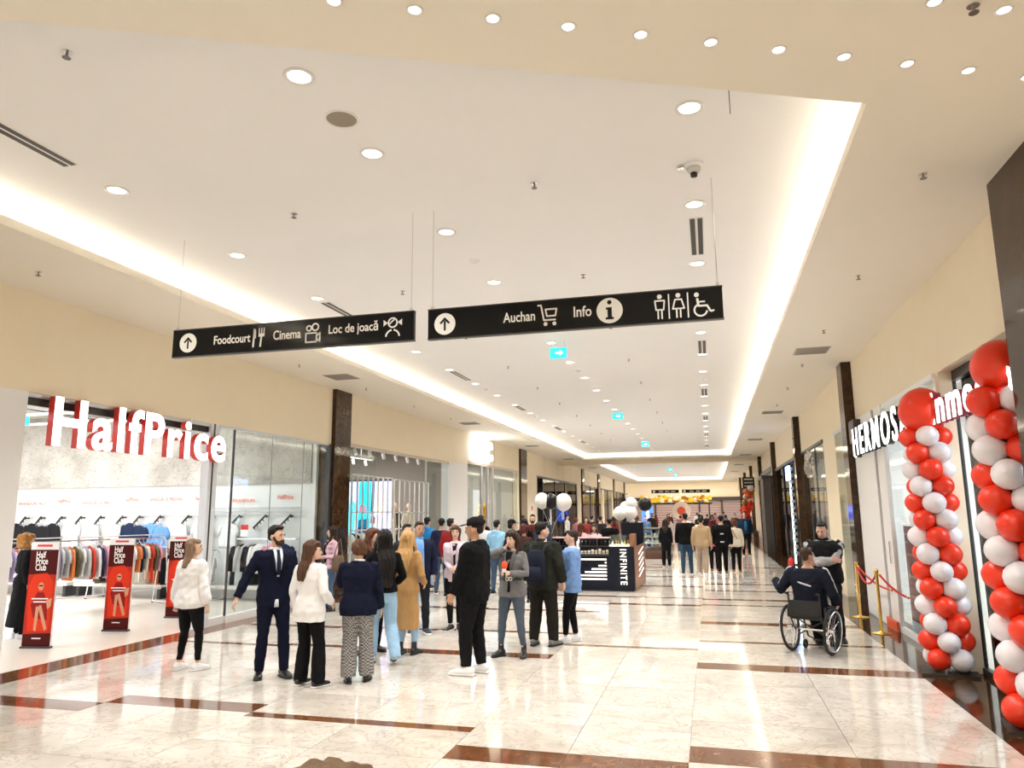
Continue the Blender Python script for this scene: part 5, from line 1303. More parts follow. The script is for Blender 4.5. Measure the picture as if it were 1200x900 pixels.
for k, (y, z, r_) in enumerate(((0, 0, .3), (.45, .12, .34), (.95, .05, .3), (1.4, .18, .3), (.3, .42, .26), (.8, .45, .28), (1.25, .46, .22), (0.1, .3, .2))):
    MB().prism([(y+r_*(1+.25*math.cos(5*t_*math.pi/9))*math.cos(t_*math.pi/9)*1.1, z+r_*.62*math.sin(t_*math.pi/9)) for t_ in range(18)], 0, 0.03, MX_WEST @ Matrix.Scale(-1, 4, (1, 0, 0))).build('leaf', mat('pale_grey_metal', (0.45, 0.42, 0.38), 0.5), a, fix=True)
for i, y in enumerate((20.6, 21.3, 22.2, 23.0, 23.9)):
    Pm = thing('hanging_cloth', 'long pale draped cloth hanging in the black framed window', 'cloth', (3.35, y, 0.25), R(90), 'draped cloths in the black framed window')
    MB().tube([(0, 0, 0.0), (0.02, 0, 0.7), (-0.01, 0, 1.5), (0, 0, 2.2)], [(0.30, 0.06), (0.26, 0.05), (0.20, 0.05), (0.10, 0.03)], 12, ex=1.6).build('drape', fabric([(0.55, 0.50, 0.45), (0.45, 0.34, 0.30), (0.50, 0.48, 0.46)][i % 3]), Pm, True)
    MB().tube([(0, 0, 2.2), (0, 0, 3.5)], 0.006, 6).build('cord', DARK, Pm); MB().box(-0.3, -0.2, -0.25, 0.3, 0.2, 0.0).build('plinth', DARKW, Pm)
# dark shops further on
w10 = struct(MB().box(2.80, 25.0, 3.56, 2.90, 33.6, 3.66).build('window_10', BLACK), 'dark shop front with blue screen sign')
for y0, y1 in ((25.05, 26.6), (28.3, 30.4), (30.5, 33.5)): MB().box(2.86, y0, 0.06, 2.872, y1, 3.56).build('pane', DGLASS, w10)
for y in (26.65, 28.25, 30.45): MB().box(2.82, y-0.06, 0, 2.9, y+0.06, 3.56).build('mullion', BLACK, w10)
for k in range(14): MB().box(2.78, 26.8, 0.4+k*0.22, 2.84, 27.6, 0.50+k*0.22).build('louvre', mat('grey_louvre', (0.35, 0.35, 0.35), 0.4), w10)
BLUE = mat('lit_blue_sign', (0.25, 0.45, 1.0), 0.4, emit=4.0)
a = thing('shop_sign', 'small glowing blue and white box sign on the dark shop', 'sign', (2.74, 28.0, 2.95))
MB().box(0, -0.55, 0, 0.06, 0.55, 0.5).build('box', BLUE, a); MB().box(-0.01, -0.4, 0.12, 0.0, 0.1, 0.38).build('white_mark', WLIT, a)
a = thing('light_strip', 'tall cold white light strip beside the blue sign', 'light', (2.82, 28.15, 0.0))
MB().box(0, -0.09, 0.05, 0.04, 0.09, 2.9).build('tube', mat('cold_white_strip', (0.55, 0.85, 1.0), 0.4, emit=3.0), a); MB().box(0.0, -0.12, 0, 0.05, 0.12, 0.05).build('base', DARK, a)
w11 = struct(MB().box(2.80, 36.0, 3.7, 2.90, 42.6, 3.9).build('window_11', BLACK), 'black front of the furthest dark shop')
for y0, y1 in ((36.1, 39.2), (39.3, 42.5)): MB().box(2.84, y0, 0.06, 2.86, y1, 3.7).build('pane', DGLASS, w11)
a = thing('dark_awning', 'dark projecting shop canopy on the far balloon side', 'canopy', (2.75, 36.6, 0.0))
MB().box(-0.30, -0.5, 0, 0.05, 1.6, 3.35).build('side', DARKW, a); MB().box(-0.36, -0.6, 3.35, 0.05, 1.7, 3.5).build('cap', BLACK, a)
a = thing('projecting_sign', 'far dark projecting sign with pale bars on the balloon column side', 'sign', (2.3, 47, 3.2))
MB().box(-0.3, -0.04, 0, 0.4, 0.04, 0.7).build('plate', BLACK, a)
for k in range(3): MB().box(-0.2, -0.05, 0.12+k*0.2, 0.3, -0.04, 0.2+k*0.2).build('bar', SIGNW, a)

# ------------------------------------------------------------------ balloon columns
BRED = mat('red_orange_latex', (0.80, 0.035, 0.008), 0.32); BWHT = mat('white_latex', (0.78, 0.75, 0.80), 0.32)
prof = [(0.0, -0.545)]+[(0.5*math.sin(math.pi*k/12)*(1.0 if k < 6 else 1-0.05*(k-6)/6), -0.52*math.cos(math.pi*k/12)) for k in range(1, 12)]+[(0.0, 0.53)]
prof[0] = (0.03, -0.56)
BM = {c: MB().lathe([(r*0.93, z*0.93) for r, z in prof], 16).mesh('balloon', m, True) for c, m in (('r', BRED), ('w', BWHT))}
BM['k'] = MB().lathe(prof, 16).mesh('balloon', mat('black_latex', (0.008, 0.008, 0.009), 0.3, spec=0.25), True)
BM['W'] = MB().lathe(prof, 16).mesh('balloon', mat('pure_white_latex', (0.85, 0.85, 0.83), 0.35), True)
BM['g'] = MB().lathe(prof, 16).mesh('balloon', mat('gold_latex', (0.60, 0.30, 0.06), 0.25, metal=0.4), True)
def balloon(root, c, pos, d, out):
    o = link('balloon', BM[c], root, pos); o.scale = (d, d, d)
    o.rotation_euler = Vector(out).to_track_quat('Z', 'Y').to_euler(); return o
def balloon_column(x, y, rows, d, label, phase, top_d, lean=(0, 0)):
    a = thing('balloon_column', label, 'balloon column', (x, y, 0))
    MB().tube([(0, 0, 0.02), (0, 0, rows*d*0.74+0.3)], 0.02, 8).build('pole', WHITE, a)
    MB().prism([(0.42*math.cos(k*math.pi/2+.6), 0.36*math.sin(k*math.pi/2+.6)) for k in range(4)], 0.001, 0.025).build('base_plate', mat('dark_bronze', (0.03, 0.02, 0.015), 0.4), a)
    for i in range(rows):
        z = 0.17+i*d*0.735
        for j in range(4):
            th = phase+j*math.pi/2-i*math.pi/4
            v = Vector((math.cos(th), math.sin(th), 0)); c = 'r' if j % 2 == 0 else 'w'
            o = balloon(a, c, v*d*0.60+Vector((0, 0, z)), d*random.uniform(0.97, 1.06), v+Vector((0, 0, 0.12)))
    balloon(a, 'r', (0, 0, 0.17+rows*d*0.735+top_d*0.22), top_d, (0, 0, 1))
    return a
balloon_column(2.64, 10.12, 14, 0.275, 'tall red and white balloon column beside the white shop glass', 0.7, 0.60)
balloon_column(2.72, 7.76, 13, 0.31, 'tall red and white balloon column beside the near granite column', 0.3, 0.52)

# rope barrier
POST = link('rope_post', None)
MB().lathe([(0.0, 0.0), (0.15, 0.0), (0.15, 0.012), (0.03, 0.03), (0.026, 0.05), (0.024, 0.92), (0.032, 0.93), (0.03, 0.96), (0.012, 0.985), (0.0, 0.99)], 18).build('post', GOLD, POST, True)
MB().torus((0, 0, 0.90), 0.034, 0.008, (0, 0, 1), 14, 6).build('rope_ring', GOLD, POST, True)
POST.location = (2.50, 13.02, 0); tag(POST, 'polished brass rope post nearer the balloon column', 'rope post')
p2 = copy_tree(POST); p2.location = (2.52, 14.85, 0); tag(p2, 'polished brass rope post nearer the dark granite column', 'rope post')
def rope(p, q, sag, label):
    p = Vector(p); q = Vector(q); a = thing('barrier_rope', label, 'rope', (p.x, p.y, 0))
    pts = [p.lerp(q, k/10)-p+Vector((0, 0, p.z-sag*4*(k/10)*(1-k/10))) for k in range(11)]
    MB().tube(pts, 0.016, 8, round_caps=True).build('rope', mat('red_velvet_rope', (0.50, 0.02, 0.02), 0.8), a, True)
    for e, f in ((pts[0], pts[1]), (pts[-1], pts[-2])): MB().tube([e, e.lerp(f, 0.35)], 0.02, 8).build('hook', GOLD, a)
rope((2.50, 13.06, 0.90), (2.52, 14.81, 0.90), 0.22, 'red rope hanging between the two brass posts')
rope((2.53, 12.98, 0.90), (2.77, 12.3, 0.62), 0.05, 'red rope from the brass post towards the white shop glass')
rope((2.54, 14.82, 0.90), (2.78, 13.4, 0.62), 0.08, 'red rope from the far brass post towards the white panels')

# ------------------------------------------------------------------ INFINITE kiosk
NAVY = mat('navy_laminate', (0.007, 0.010, 0.020), 0.3, spec=0.2); COPPER = mat('copper_laminate', (0.30, 0.13, 0.07), 0.35, metal=0.3)
KL = mat('lit_kiosk_print', (0.95, 0.88, 0.82), 0.4, emit=0.9)
KX0, KX1, KY0, KY1 = -4.3, -1.84, 18.35, 21.3
k1 = thing('kiosk', 'dark navy perfume kiosk with INFINITE lettering and white stripes', 'kiosk', (KX1, KY0, 0))
L_ = KX1-KX0; D_ = KY1-KY0
MB().box(-0.62, 0, 0.03, 0.0, 0.62, 1.07).build('corner_block', NAVY, k1)
MB().box(0.0, 0.02, 0.03, 0.015, D_, 1.05).build('side_panel', COPPER, k1)
MB().box(-L_, 0.04, 0.03, -0.62, 0.60, 0.86).build('front_counter', NAVY, k1)
MB().box(-L_, 0.02, 0.0, -0.03, 0.6, 0.03).box(-0.6, 0.6, 0.0, -0.02, D_, 0.03).build('toe_kick', BLACK, k1)
MB().box(-L_, -0.02, 0.84, -0.62, 0.06, 0.88).build('counter_edge', DARK, k1)
MB().box(-0.60, 0.62, 0.03, 0.0, D_, 0.90).build('side_counter', NAVY, k1)
text_obj('lettering', 'INFINITE', 0.12, KL, k1, (-0.34, -0.003, 1.0), Matrix(((0, 1, 0, 0), (0, 0, -1, 0), (-1, 0, 0, 0), (0, 0, 0, 1))), ext=0.002, bold=0.012, fit=(0.84, 0.155), spacing=1.25)
for i, (x0, z) in enumerate(((-1.45, .735), (-.72, .66), (-.88, .585), (-1.05, .505), (-1.22, .43), (-1.55, .35), (-1.75, .265))): MB().box(x0-(1.3 if i in (0, 5, 6) else 0), 0.034, z, -0.68, 0.04, z+0.035).build('stripe', KL, k1)
for i in range(5): MB().bar((0.018, 1.0, 0.28+0.14*i), (0.018, 2.3, 0.40+0.14*i), 0.006, 0.035).build('stripe', KL, k1)
MB().box(-L_, 0.06, 0.10, -0.62, 0.045, 0.13).build('kick_stripe', ALU, k1)
# showcase on the corner
MB().box(-0.60, 0.02, 1.07, -0.02, 0.60, 1.09).build('showcase_floor', KL, k1)
for b in ((-0.61, 0.01, 1.09, -0.01, 0.02, 1.33), (-0.61, 0.60, 1.09, -0.01, 0.61, 1.33), (-0.61, 0.02, 1.09, -0.60, 0.60, 1.33), (-0.02, 0.02, 1.09, -0.01, 0.60, 1.33), (-0.61, 0.01, 1.33, -0.01, 0.61, 1.34)): MB().box(*b).build('showcase_pane', GLASS, k1)
MB().box(-0.10, 0.0, 1.06, 0.01, 0.62, 1.36).build('copper_post', COPPER, k1)
# riser with shelves at the back of the counter
MB().box(-L_, 0.50, 0.86, -0.62, 0.58, 1.26).build('riser', NAVY, k1)
for z in (1.04, 1.24): MB().box(-L_, 0.30, z, -0.62, 0.52, z+0.02).build('shelf', DARK, k1)
MB().box(-L_, 0.28, 1.25, -0.62, 0.60, 1.28).build('pink_ledge', mat('pink_ledge', (0.70, 0.45, 0.45), 0.5), k1)
for k in range(4): MB().box(-L_+0.1+k*0.7, 0.29, 0.88, -L_+0.12+k*0.7, 0.52, 1.26).build('divider', DARK, k1)
MB().box(-1.45, 0.26, 0.88, -1.42, 0.5, 1.26).build('lit_divider', KL, k1)
# tall end panels
a = MB().box(-2.42, -0.30, 0.0, -1.98, -0.24, 1.60).build('tall_panel', mat('deep_blue_panel', (0.012, 0.03, 0.07), 0.3), k1)
text_obj('lettering', 'INFINITE', 0.2, KL, a, (-2.30, -0.303, 1.50), Matrix(((0, 1, 0, 0), (0, 0, -1, 0), (-1, 0, 0, 0), (0, 0, 0, 1))), ext=0.002, bold=0.012, fit=(1.25, 0.2), spacing=1.25)
MB().box(-0.62, D_-0.10, 0.0, -0.0, D_, 1.60).build('tall_panel', NAVY, k1)
rg = random.Random(11)
for i in range(22):
    x = KX0+0.15+i*0.091; c = rg.choice(((0.85, 0.82, 0.74), (0.80, 0.72, 0.50), (0.75, 0.75, 0.75)))
    a = thing('perfume_box', 'small pale perfume box on the kiosk counter', 'box', (x, KY0+0.17, 0.88), 0, 'perfume boxes on the kiosk counter')
    hh = rg.uniform(0.07, 0.13); MB().box(-0.03, -0.03, 0, 0.03, 0.03, hh).build('carton', mat('carton_%.2f' % c[2], c, 0.4), a); MB().box(-0.031, -0.031, hh*0.35, 0.031, 0.031, hh*0.5).build('band', GOLD, a)
for i in range(20):
    x = KX0+0.15+i*0.098
    a = thing('perfume_bottle', 'small dark perfume bottle on the kiosk shelf', 'bottle', (x, KY0+0.40, 1.06), 0, 'perfume bottles on the kiosk shelf')
    MB().lathe([(0, 0), (.022, 0), (.024, .01), (.024, .07), (.01, .085), (.01, .10)], 10).build('flask', mat('dark_flask', (0.05, 0.03, 0.03), 0.2), a, True); MB().lathe([(.013, .1), (.013, .13), (0, .132)], 8).build('stopper', STEEL, a)
for i in range(7):
    a = thing('gold_bottle', 'gold perfume bottle inside the kiosk showcase', 'bottle', (KX1-0.54+0.075*i, KY0+0.22+0.1*(i % 2), 1.09), 0, 'gold bottles in the kiosk showcase')
    MB().lathe([(0, 0), (.028, 0), (.03, .05), (.012, .075), (.012, .1), (0, .1)], 10).build('flask', GOLD if i % 3 else mat('pale_flask', (0.8, 0.8, 0.78), 0.2), a, True); MB().lathe([(.014, .1), (.016, .12), (0, .13)], 8).build('stopper', STEEL, a)
# balloon bunches at the kiosk
def bunch(x, y, items, z0, label):
    a = thing('balloon_bunch', label, 'balloons', (x, y, z0))
    for c, dx, dz, d in items:
        balloon(a, c, (dx, 0.05*len(a.children)*0.5, dz), d, (0, 0, 1)); MB().tube([(dx, 0.02, dz-d*0.5), (dx*0.3, 0, 0.35), (0, 0, 0.0)], 0.004, 5).build('ribbon', mat('blue_white_ribbon', (0.55, 0.65, 0.78), 0.4), a)
    MB().tube([(0, 0, 0), (0, 0, 0.75)], 0.02, 8).build('stick', mat('pale_stick', (0.6, 0.68, 0.78), 0.4), a); MB().box(-0.06, -0.06, 0, 0.06, 0.06, 0.03).build('weight', DARK, a)
bunch(KX0+0.32, KY0+0.42, [('W', -0.22, 0.92, 0.40), ('k', 0.0, 0.90, 0.40), ('W', 0.32, 0.88, 0.44)], 1.28, 'two white balloons and one black balloon on a stick over the kiosk')
bunch(KX1-0.45, KY1-0.06, [('W', -0.20, 0.26, 0.38), ('W', 0.10, 0.28, 0.40), ('W', 0.12, 0.52, 0.36), ('W', -0.05, 0.42, 0.34), ('k', 0.50, 0.50, 0.38)], 1.60, 'cluster of white balloons with a black one at the kiosk corner')

# second kiosk further on: glazed counters
def counter_kiosk(x, y, w_, d_, label, body, shelf):
    a = thing('display_counter', label, 'display counter', (x, y, 0))
    MB().box(0, 0, 0, w_, d_, 0.35).build('base', mat(body[0], body[1], 0.5), a)
    for (x0, y0, x1, y1) in ((0, 0, w_, 0.01), (0, d_-0.01, w_, d_), (0, 0.01, 0.01, d_-0.01), (w_-0.01, 0.01, w_, d_-0.01)): MB().box(x0, y0, 0.35, x1, y1, 1.15).build('pane', GLASS, a)
    for z in (0.6, 0.85): MB().box(0.02, 0.02, z, w_-0.02, d_-0.02, z+0.02).build('shelf', WHITE, a)
    MB().box(-0.03, -0.03, 1.15, w_+0.03, d_+0.03, 1.20).build('top', mat(shelf[0], shelf[1], 0.4), a)
    return a
counter_kiosk(-2.75, 30.9, 1.0, 2.8, 'glazed display counter with white posts and brown base', ('brown_laminate', (0.10, 0.045, 0.03)), ('dark_top', (0.03, 0.03, 0.03)))
counter_kiosk(-1.6, 37.0, 1.1, 2.2, 'further glazed display counter with dark base', ('black_laminate', (0.03, 0.03, 0.03)), ('white_top', (0.8, 0.8, 0.78)))
rg = random.Random(2)
for i in range(10):
    a = thing('display_item', 'small pale trinket box inside the glazed display counter', 'box', (-2.6+0.09*i, 31.0, 0.62 if i % 2 else 0.87), 0, 'trinket boxes in the glazed counter')
    MB().box(-0.035, -0.03, 0, 0.035, 0.03, rg.uniform(.08, .16)).build('box_body', mat('trinket', (0.6, 0.55, 0.5), 0.5), a); MB().box(-0.037, -0.032, 0.04, 0.037, 0.032, 0.05).build('band', GOLD, a)

# ------------------------------------------------------------------ far end: flower canopy, round sign, screen, red balloon arch
a = thing('flower_canopy', 'broad canopy of yellow and white flowers over the far kiosk', 'flower decoration', (-3.35, 78.0, 0))
MB().box(-3.6, -0.7, 2.55, 3.6, 0.7, 2.72).build('canopy_frame', mat('dark_brown_band', (0.03, 0.022, 0.02), 0.5), a)
for s in (-3.3, 3.3): MB().tube([(s, 0.3, 0), (s, 0.3, 2.6)], 0.08, 8).build('pillar', DARKW, a)
FL = [mat('yellow_petals', (0.90, 0.58, 0.03), 0.5, emit=0.25), mat('white_petals', (0.92, 0.88, 0.72), 0.5, emit=0.25), mat('amber_petals', (0.80, 0.33, 0.02), 0.5)]  # yellow and white petals are brightened by a faint glow in the material
FMs = [MB().ell((0, 0, 0), (.24, .2, .16), 8, 5).mesh('flower_cluster', f, True) for f in FL]
rg = random.Random(6)
for i in range(120):
    o = link('flower_cluster', FMs[rg.choice((0, 0, 1, 1, 2))], a, (rg.uniform(-3.5, 3.5), rg.uniform(-0.85, 0.5), rg.uniform(2.75, 3.35))); s_ = rg.uniform(.7, 1.3); o.scale = (s_, s_, s_)
a = thing('round_sign', 'round cream sign with red centre on the far kiosk', 'sign', (-2.7, 74.0, 0))
MB().tube([(0, 0, 0), (0, 0, 1.6)], 0.04, 8).build('stand', DARK, a)
MB().lathe([(0, -0.04), (0.86, -0.04), (0.9, 0), (0.86, 0.04), (0, 0.04)], 28).build('disc', mat('cream_disc', (0.72, 0.60, 0.50), 0.4), a).matrix_local = Matrix.Translation((0, 0, 1.9)) @ Matrix.Rotation(math.pi/2, 4, 'X')
MB().lathe([(0, -0.02), (0.4, -0.02), (0.4, 0.02), (0, 0.02)], 20).build('red_centre', mat('red_centre', (0.65, 0.08, 0.03), 0.4), a).matrix_local = Matrix.Translation((0, -0.05, 1.9)) @ Matrix.Rotation(math.pi/2, 4, 'X')
a = thing('blue_screen', 'glowing blue promotional screen before the far kiosk', 'screen', (-5.0, 62.0, 0))
MB().box(-0.45, -0.03, 1.1, 0.45, 0.03, 2.2).build('screen', mat('glowing_blue_screen', (0.03, 0.12, 0.85), 0.4, emit=2.0), a)
MB().box(-0.1, -0.04, 1.25, 0.12, -0.03, 2.1).build('white_figure', WLIT, a); MB().tube([(0, 0, 0), (0, 0, 1.1)], 0.05, 8).build('stand', DARK, a); MB().box(-0.3, -0.2, 0, 0.3, 0.2, 0.03).build('foot', DARK, a)
a = thing('balloon_arch', 'red and gold balloon garland by the far granite columns', 'balloons', (2.05, 46.0, 0))
rg = random.Random(8)
for i in range(46):
    t_ = i/45; z = 0.3+t_*2.9; x = -0.25+0.55*t_+rg.uniform(-.22, .22)
    balloon(a, 'r' if rg.random() < (.85 if t_ < .7 else .25) else ('g' if rg.random() < .75 else 'w'), (x, rg.uniform(-.25, .25), z), rg.uniform(.24, .42), (rg.uniform(-1, 1), -1, rg.uniform(-.5, .5)))
MB().tube([(-0.25, 0, 0), (0.3, 0, 3.2)], 0.03, 6).build('pole', DARK, a)
a = thing('fire_extinguisher', 'red fire extinguisher on the floor by the granite column', 'extinguisher', (2.3, 24.2, 0))
MB().lathe([(0, 0), (.08, 0), (.085, .02), (.085, .40), (.05, .46), (.02, .48), (.02, .52)], 14).build('cylinder', RED, a, True)
MB().box(-.05, -.012, .52, .06, .012, .56).build('valve', BLACK, a); MB().tube([(.03, 0, .53), (.1, 0, .45), (.1, 0, .2)], .012, 6).build('hose', RUBBER, a)

# ------------------------------------------------------------------ wheelchair
def wheelchair(x, y, rz):
    a = thing('wheelchair', 'black manual wheelchair with silver handrims on the marble floor', 'wheelchair', (x, y, 0), R(rz))
    for s in (-1, 1):
        w_ = link('wheel', None, a, (s*0.285, 0.05, 0.31)); w_.rotation_euler = (0, R(4)*s, 0)
        MB().torus((0, 0, 0), 0.292, 0.018, (1, 0, 0), 40, 8).build('tyre', RUBBER, w_, True)
        MB().torus((0, 0, 0), 0.27, 0.010, (1, 0, 0), 40, 6).build('rim', DARK, w_, True)
        MB().torus((s*0.035, 0, 0), 0.258, 0.010, (1, 0, 0), 40, 8).build('handrim', STEEL, w_, True)
        sp_ = MB()
        for k in range(12): sp_.tube([(0, 0.03*math.cos(k*.52), 0.03*math.sin(k*.52)), (0, .265*math.cos(k*.52+.12), .265*math.sin(k*.52+.12))], 0.0025, 4)
        sp_.build('spokes', STEEL, w_); MB().tube([(-0.03, 0, 0), (0.035, 0, 0)], 0.03, 12).build('hub', STEEL, w_)
        MB().tube([(s*0.21, 0.23, 0.80), (s*0.21, 0.20, 0.48), (s*0.21, -0.22, 0.46), (s*0.20, -0.34, 0.16), (s*0.16, -0.46, 0.11)], 0.013, 8).build('side_tube', BLACK, a)
        MB().tube([(s*0.21, 0.23, 0.79), (s*0.21, 0.31, 0.80)], 0.016, 8, round_caps=True).build('push_handle', RUBBER, a)
        MB().tube([(s*0.21, 0.20, 0.48), (s*0.21, 0.06, 0.30), (s*0.21, -0.20, 0.30)], 0.011, 8).build('lower_tube', BLACK, a)
        MB().tube([(s*0.21, -0.20, 0.30), (s*0.21, -0.22, 0.13)], 0.012, 8).build('caster_fork', STEEL, a)
        MB().torus((s*0.21, -0.25, 0.065), 0.048, 0.016, (1, 0, 0), 20, 6).build('caster', RUBBER, a, True)
        MB().box(s*0.25-0.01, -0.15, 0.47, s*0.25+0.01, 0.18, 0.62).build('side_guard', BLACK, a)
    MB().tube([(-0.27, 0.05, 0.31), (0.27, 0.05, 0.31)], 0.016, 10).build('axle', STEEL, a)
    MB().box(-0.20, -0.22, 0.45, 0.20, 0.20, 0.49).build('seat', mat('black_nylon', (0.015, 0.015, 0.016), 0.8), a)
    MB().box(-0.20, 0.20, 0.50, 0.20, 0.225, 0.70).build('backrest', mat('black_nylon', (0.015, 0.015, 0.016), 0.8), a)
    MB().bar((-0.16, -0.46, 0.10), (0.16, -0.46, 0.10), 0.14, 0.015).build('footplate', BLACK, a)
    MB().tube([(-0.2, 0.02, 0.22), (0.2, 0.02, 0.44)], 0.01, 6).tube([(0.2, 0.02, 0.22), (-0.2, 0.02, 0.44)], 0.01, 6).build('cross_brace', BLACK, a)
    return a
WCX, WCY, WCR = 1.27, 11.13, 152
wheelchair(WCX, WCY, WCR)
# ------------------------------------------------------------------ the people (positions from where their feet touch the floor)
C_BLACK = (0.007, 0.007, 0.008); C_NAVY = (0.007, 0.009, 0.024); C_WHITE = (0.80, 0.80, 0.82); C_DENIM = (0.33, 0.52, 0.72); C_DDEN = (0.06, 0.10, 0.17)
H_BLACK = (0.012, 0.010, 0.010); H_BROWN = (0.075, 0.036, 0.020); H_DBR = (0.030, 0.017, 0.012); H_BLOND = (0.50, 0.30, 0.12); H_RED = (0.10, 0.030, 0.014); H_ASH = (0.22, 0.14, 0.09)
SH_BLACK = mat('black_leather', (0.012, 0.012, 0.013), 0.35); SH_WHITE = mat('white_leather', (0.82, 0.82, 0.84), 0.45); SH_GREY = mat('grey_suede', (0.18, 0.18, 0.17), 0.8); SH_BROWN = mat('brown_leather', (0.18, 0.07, 0.03), 0.5)
SOLE_W = mat('white_sole', (0.80, 0.80, 0.80), 0.6); SOLE_K = RUBBER

# woman in white blouse
P = Person('woman in white blouse and black trousers facing the clothing shop', (-6.43, 8.23), 1.61, 172, 'f', 1.12, 'light', armL=(.30, .02, .86), armR=(.29, .0, .87), feet=((.15, 0, 0, 12), (.13, .06, 0, 14)), head=(-52, -4))
P.top(fabric(C_WHITE), hem=0.84, infl=0.040, sr=0.022, puff=0.020, flare=0.15, name='blouse', wa=0.005); P.legs(fabric(C_BLACK), thigh=.012, knee=.006, hemr=.006, hemz=.13); P.shoes(SH_WHITE, SOLE_W)
P.hair(H_ASH, 'long', 1.36, 0.95, frontlocks=False, mane_f=0.35); P.face()
# bearded man in navy suit
P = Person('bearded man in navy suit, white shirt and dark tie', (-5.2, 8.16), 1.77, 48, 'm', 1.05, 'light', armL=(.24, .16, .90), armR=(.44, .05, .93), feet=((.13, .10, 0, 10), (.13, -.02, 0, 18)), head=(32, 0))
P.top(fabric(C_NAVY), hem=0.80, infl=0.026, sr=0.016, flare=0.06); P.legs(fabric(C_NAVY), thigh=.014, knee=.014, hemr=.022); P.shoes(SH_BLACK, SOLE_K)
P.patch('shirt', fabric((0.72, 0.76, 0.84)), [(1.478, 0, .055), (1.42, 0, .062), (1.34, 0, .050), (1.26, 0, .034), (1.16, 0, .012)], 0.026)
P.patch('shirt_hem', fabric((0.72, 0.76, 0.84)), [(0.90, 0, .016), (.86, 0, .022), (.81, 0, .026)], 0.030)
P.patch('tie', fabric((0.015, 0.02, 0.05)), [(1.475, 0, .020), (1.44, 0, .016), (1.32, 0, .026), (1.18, 0, .024)], 0.026, off=0.022, n=5)
P.lapels(fabric((0.005, 0.007, 0.018))); P.collar(fabric((0.72, 0.76, 0.84)), name='shirt_collar'); P.hair(H_BLACK, 'short', vol=1.04); P.beard((0.05, 0.022, 0.012)); P.face(lips=False)
# woman in white coat
P = Person('woman in white blazer and black flared trousers, seen from behind', (-4.51, 7.83), 1.61, 168, 'f', 1.08, 'light', armL=(.27, .06, .90), armR=(.22, .15, .98), feet=((.11, 0, 0, 6), (.17, .0, 0, 8)), head=(-48, 4))
P.top(fabric(C_WHITE), hem=0.77, infl=0.030, sr=0.020, flare=0.12, name='blazer'); P.legs(fabric(C_BLACK), thigh=.014, knee=.024, hemr=.050, hemz=.045); P.shoes(SH_BLACK, SOLE_W)
P.hair(H_BROWN, 'long', 1.26, 1.0, frontlocks=False, mane_y=0.03, mane_f=0.2); P.face(lips=False)
# girl in pink checked shirt
P = Person('young woman in pink checked shirt standing before the granite column', (-7.46, 13.71), 1.66, -40, 'f', 0.98, 'light', armL=(.10, .22, 1.12), armR=(.08, .22, 1.10), head=(-40, 0), lod=1)
P.top(fabric((0.72, 0.48, 0.58), 'plaid'), hem=0.86, infl=0.024, name='checked_shirt'); P.patch('top', fabric(C_BLACK), [(1.44, 0, .05), (1.30, 0, .04), (1.0, 0, .035)], 0.024)
P.legs(fabric(C_DDEN, 'denim'), hemr=.02); P.shoes(SH_BLACK, SOLE_K); P.hair(H_DBR, 'long', 1.22); P.face()
b = thing('shoulder_bag', 'brown leather shoulder bag hanging beside the pink checked shirt', 'bag', (-7.20, 13.52, 0.78), R(-20))
MB().tube([(0, 0, 0), (0, 0, .08), (0, 0, .26), (0, 0, .32)], [(.14, .05), (.17, .06), (.15, .05), (.12, .03)], 14, ex=3).build('pouch', mat('brown_bag', (0.12, 0.065, 0.03), 0.6), b, True)
MB().tube([(-.12, 0, .30), (-.06, .02, .52), (0, .05, .64), (.06, .02, .52), (.12, 0, .30)], .010, 6).build('strap', mat('brown_bag', (0.12, 0.065, 0.03), 0.6), b)
# woman in navy blazer and checked trousers
P = Person('woman in navy blazer and wide grey checked trousers, raising one hand', (-4.04, 8.11), 1.61, 203, 'f', 1.18, 'light', armL=(.10, .25, 1.38), elbL=(.6, -.2, -.8), armR=(.28, .06, .88), feet=((.10, 0, 0, 8), (.12, .07, 0, 8)), head=(25, 14), lean=3)
P.top(fabric(C_NAVY), hem=0.82, infl=0.036, sr=0.024, flare=0.12, name='blazer'); P.legs(fabric((0.36, 0.35, 0.35), 'check'), thigh=.024, knee=.040, hemr=.060, hemz=.07); P.shoes(SH_BLACK, SOLE_K)
P.collar(fabric(C_WHITE), name='shirt_collar'); P.hair((0.085, 0.036, 0.016), 'bob', vol=1.02); P.face(lips=False)
# red-haired woman
P = Person('woman with long auburn hair in black dress facing the dark-haired woman', (-4.71, 9.87), 1.70, 62, 'f', 1.0, 'pale', armL=(.16, .20, 1.0), armR=(.15, .2, 1.05), head=(18, 0), lod=1)
P.top(fabric(C_BLACK), hem=0.80, infl=0.02); P.legs(fabric(C_BLACK), hemr=.02); P.shoes(SH_BLACK, SOLE_K); P.hair(H_RED, 'long', 1.18, 1.02); P.face()
# woman with very long black hair, light jeans
P = Person('woman with very long black hair, black top and light blue jeans', (-4.22, 9.17), 1.68, 222, 'f', 1.08, 'pale', armL=(.02, .26, 1.45), elbL=(.5, 0, -.8), armR=(.22, .16, 1.02), feet=((.10, .15, 0, 6), (.13, -.20, .045, 10, -35)), head=(10, 0))
P.top(fabric(C_BLACK), hem=0.93, infl=0.026, sr=0.018, name='top'); P.legs(fabric(C_DENIM, 'denim'), thigh=.022, knee=.034, hemr=.038, hemz=.04); P.shoes(SH_WHITE, mat('black_sole', (0.03, 0.03, 0.03), 0.6))
P.hair(H_BLACK, 'long', 1.00, 1.22, mane_f=0.2); P.face()
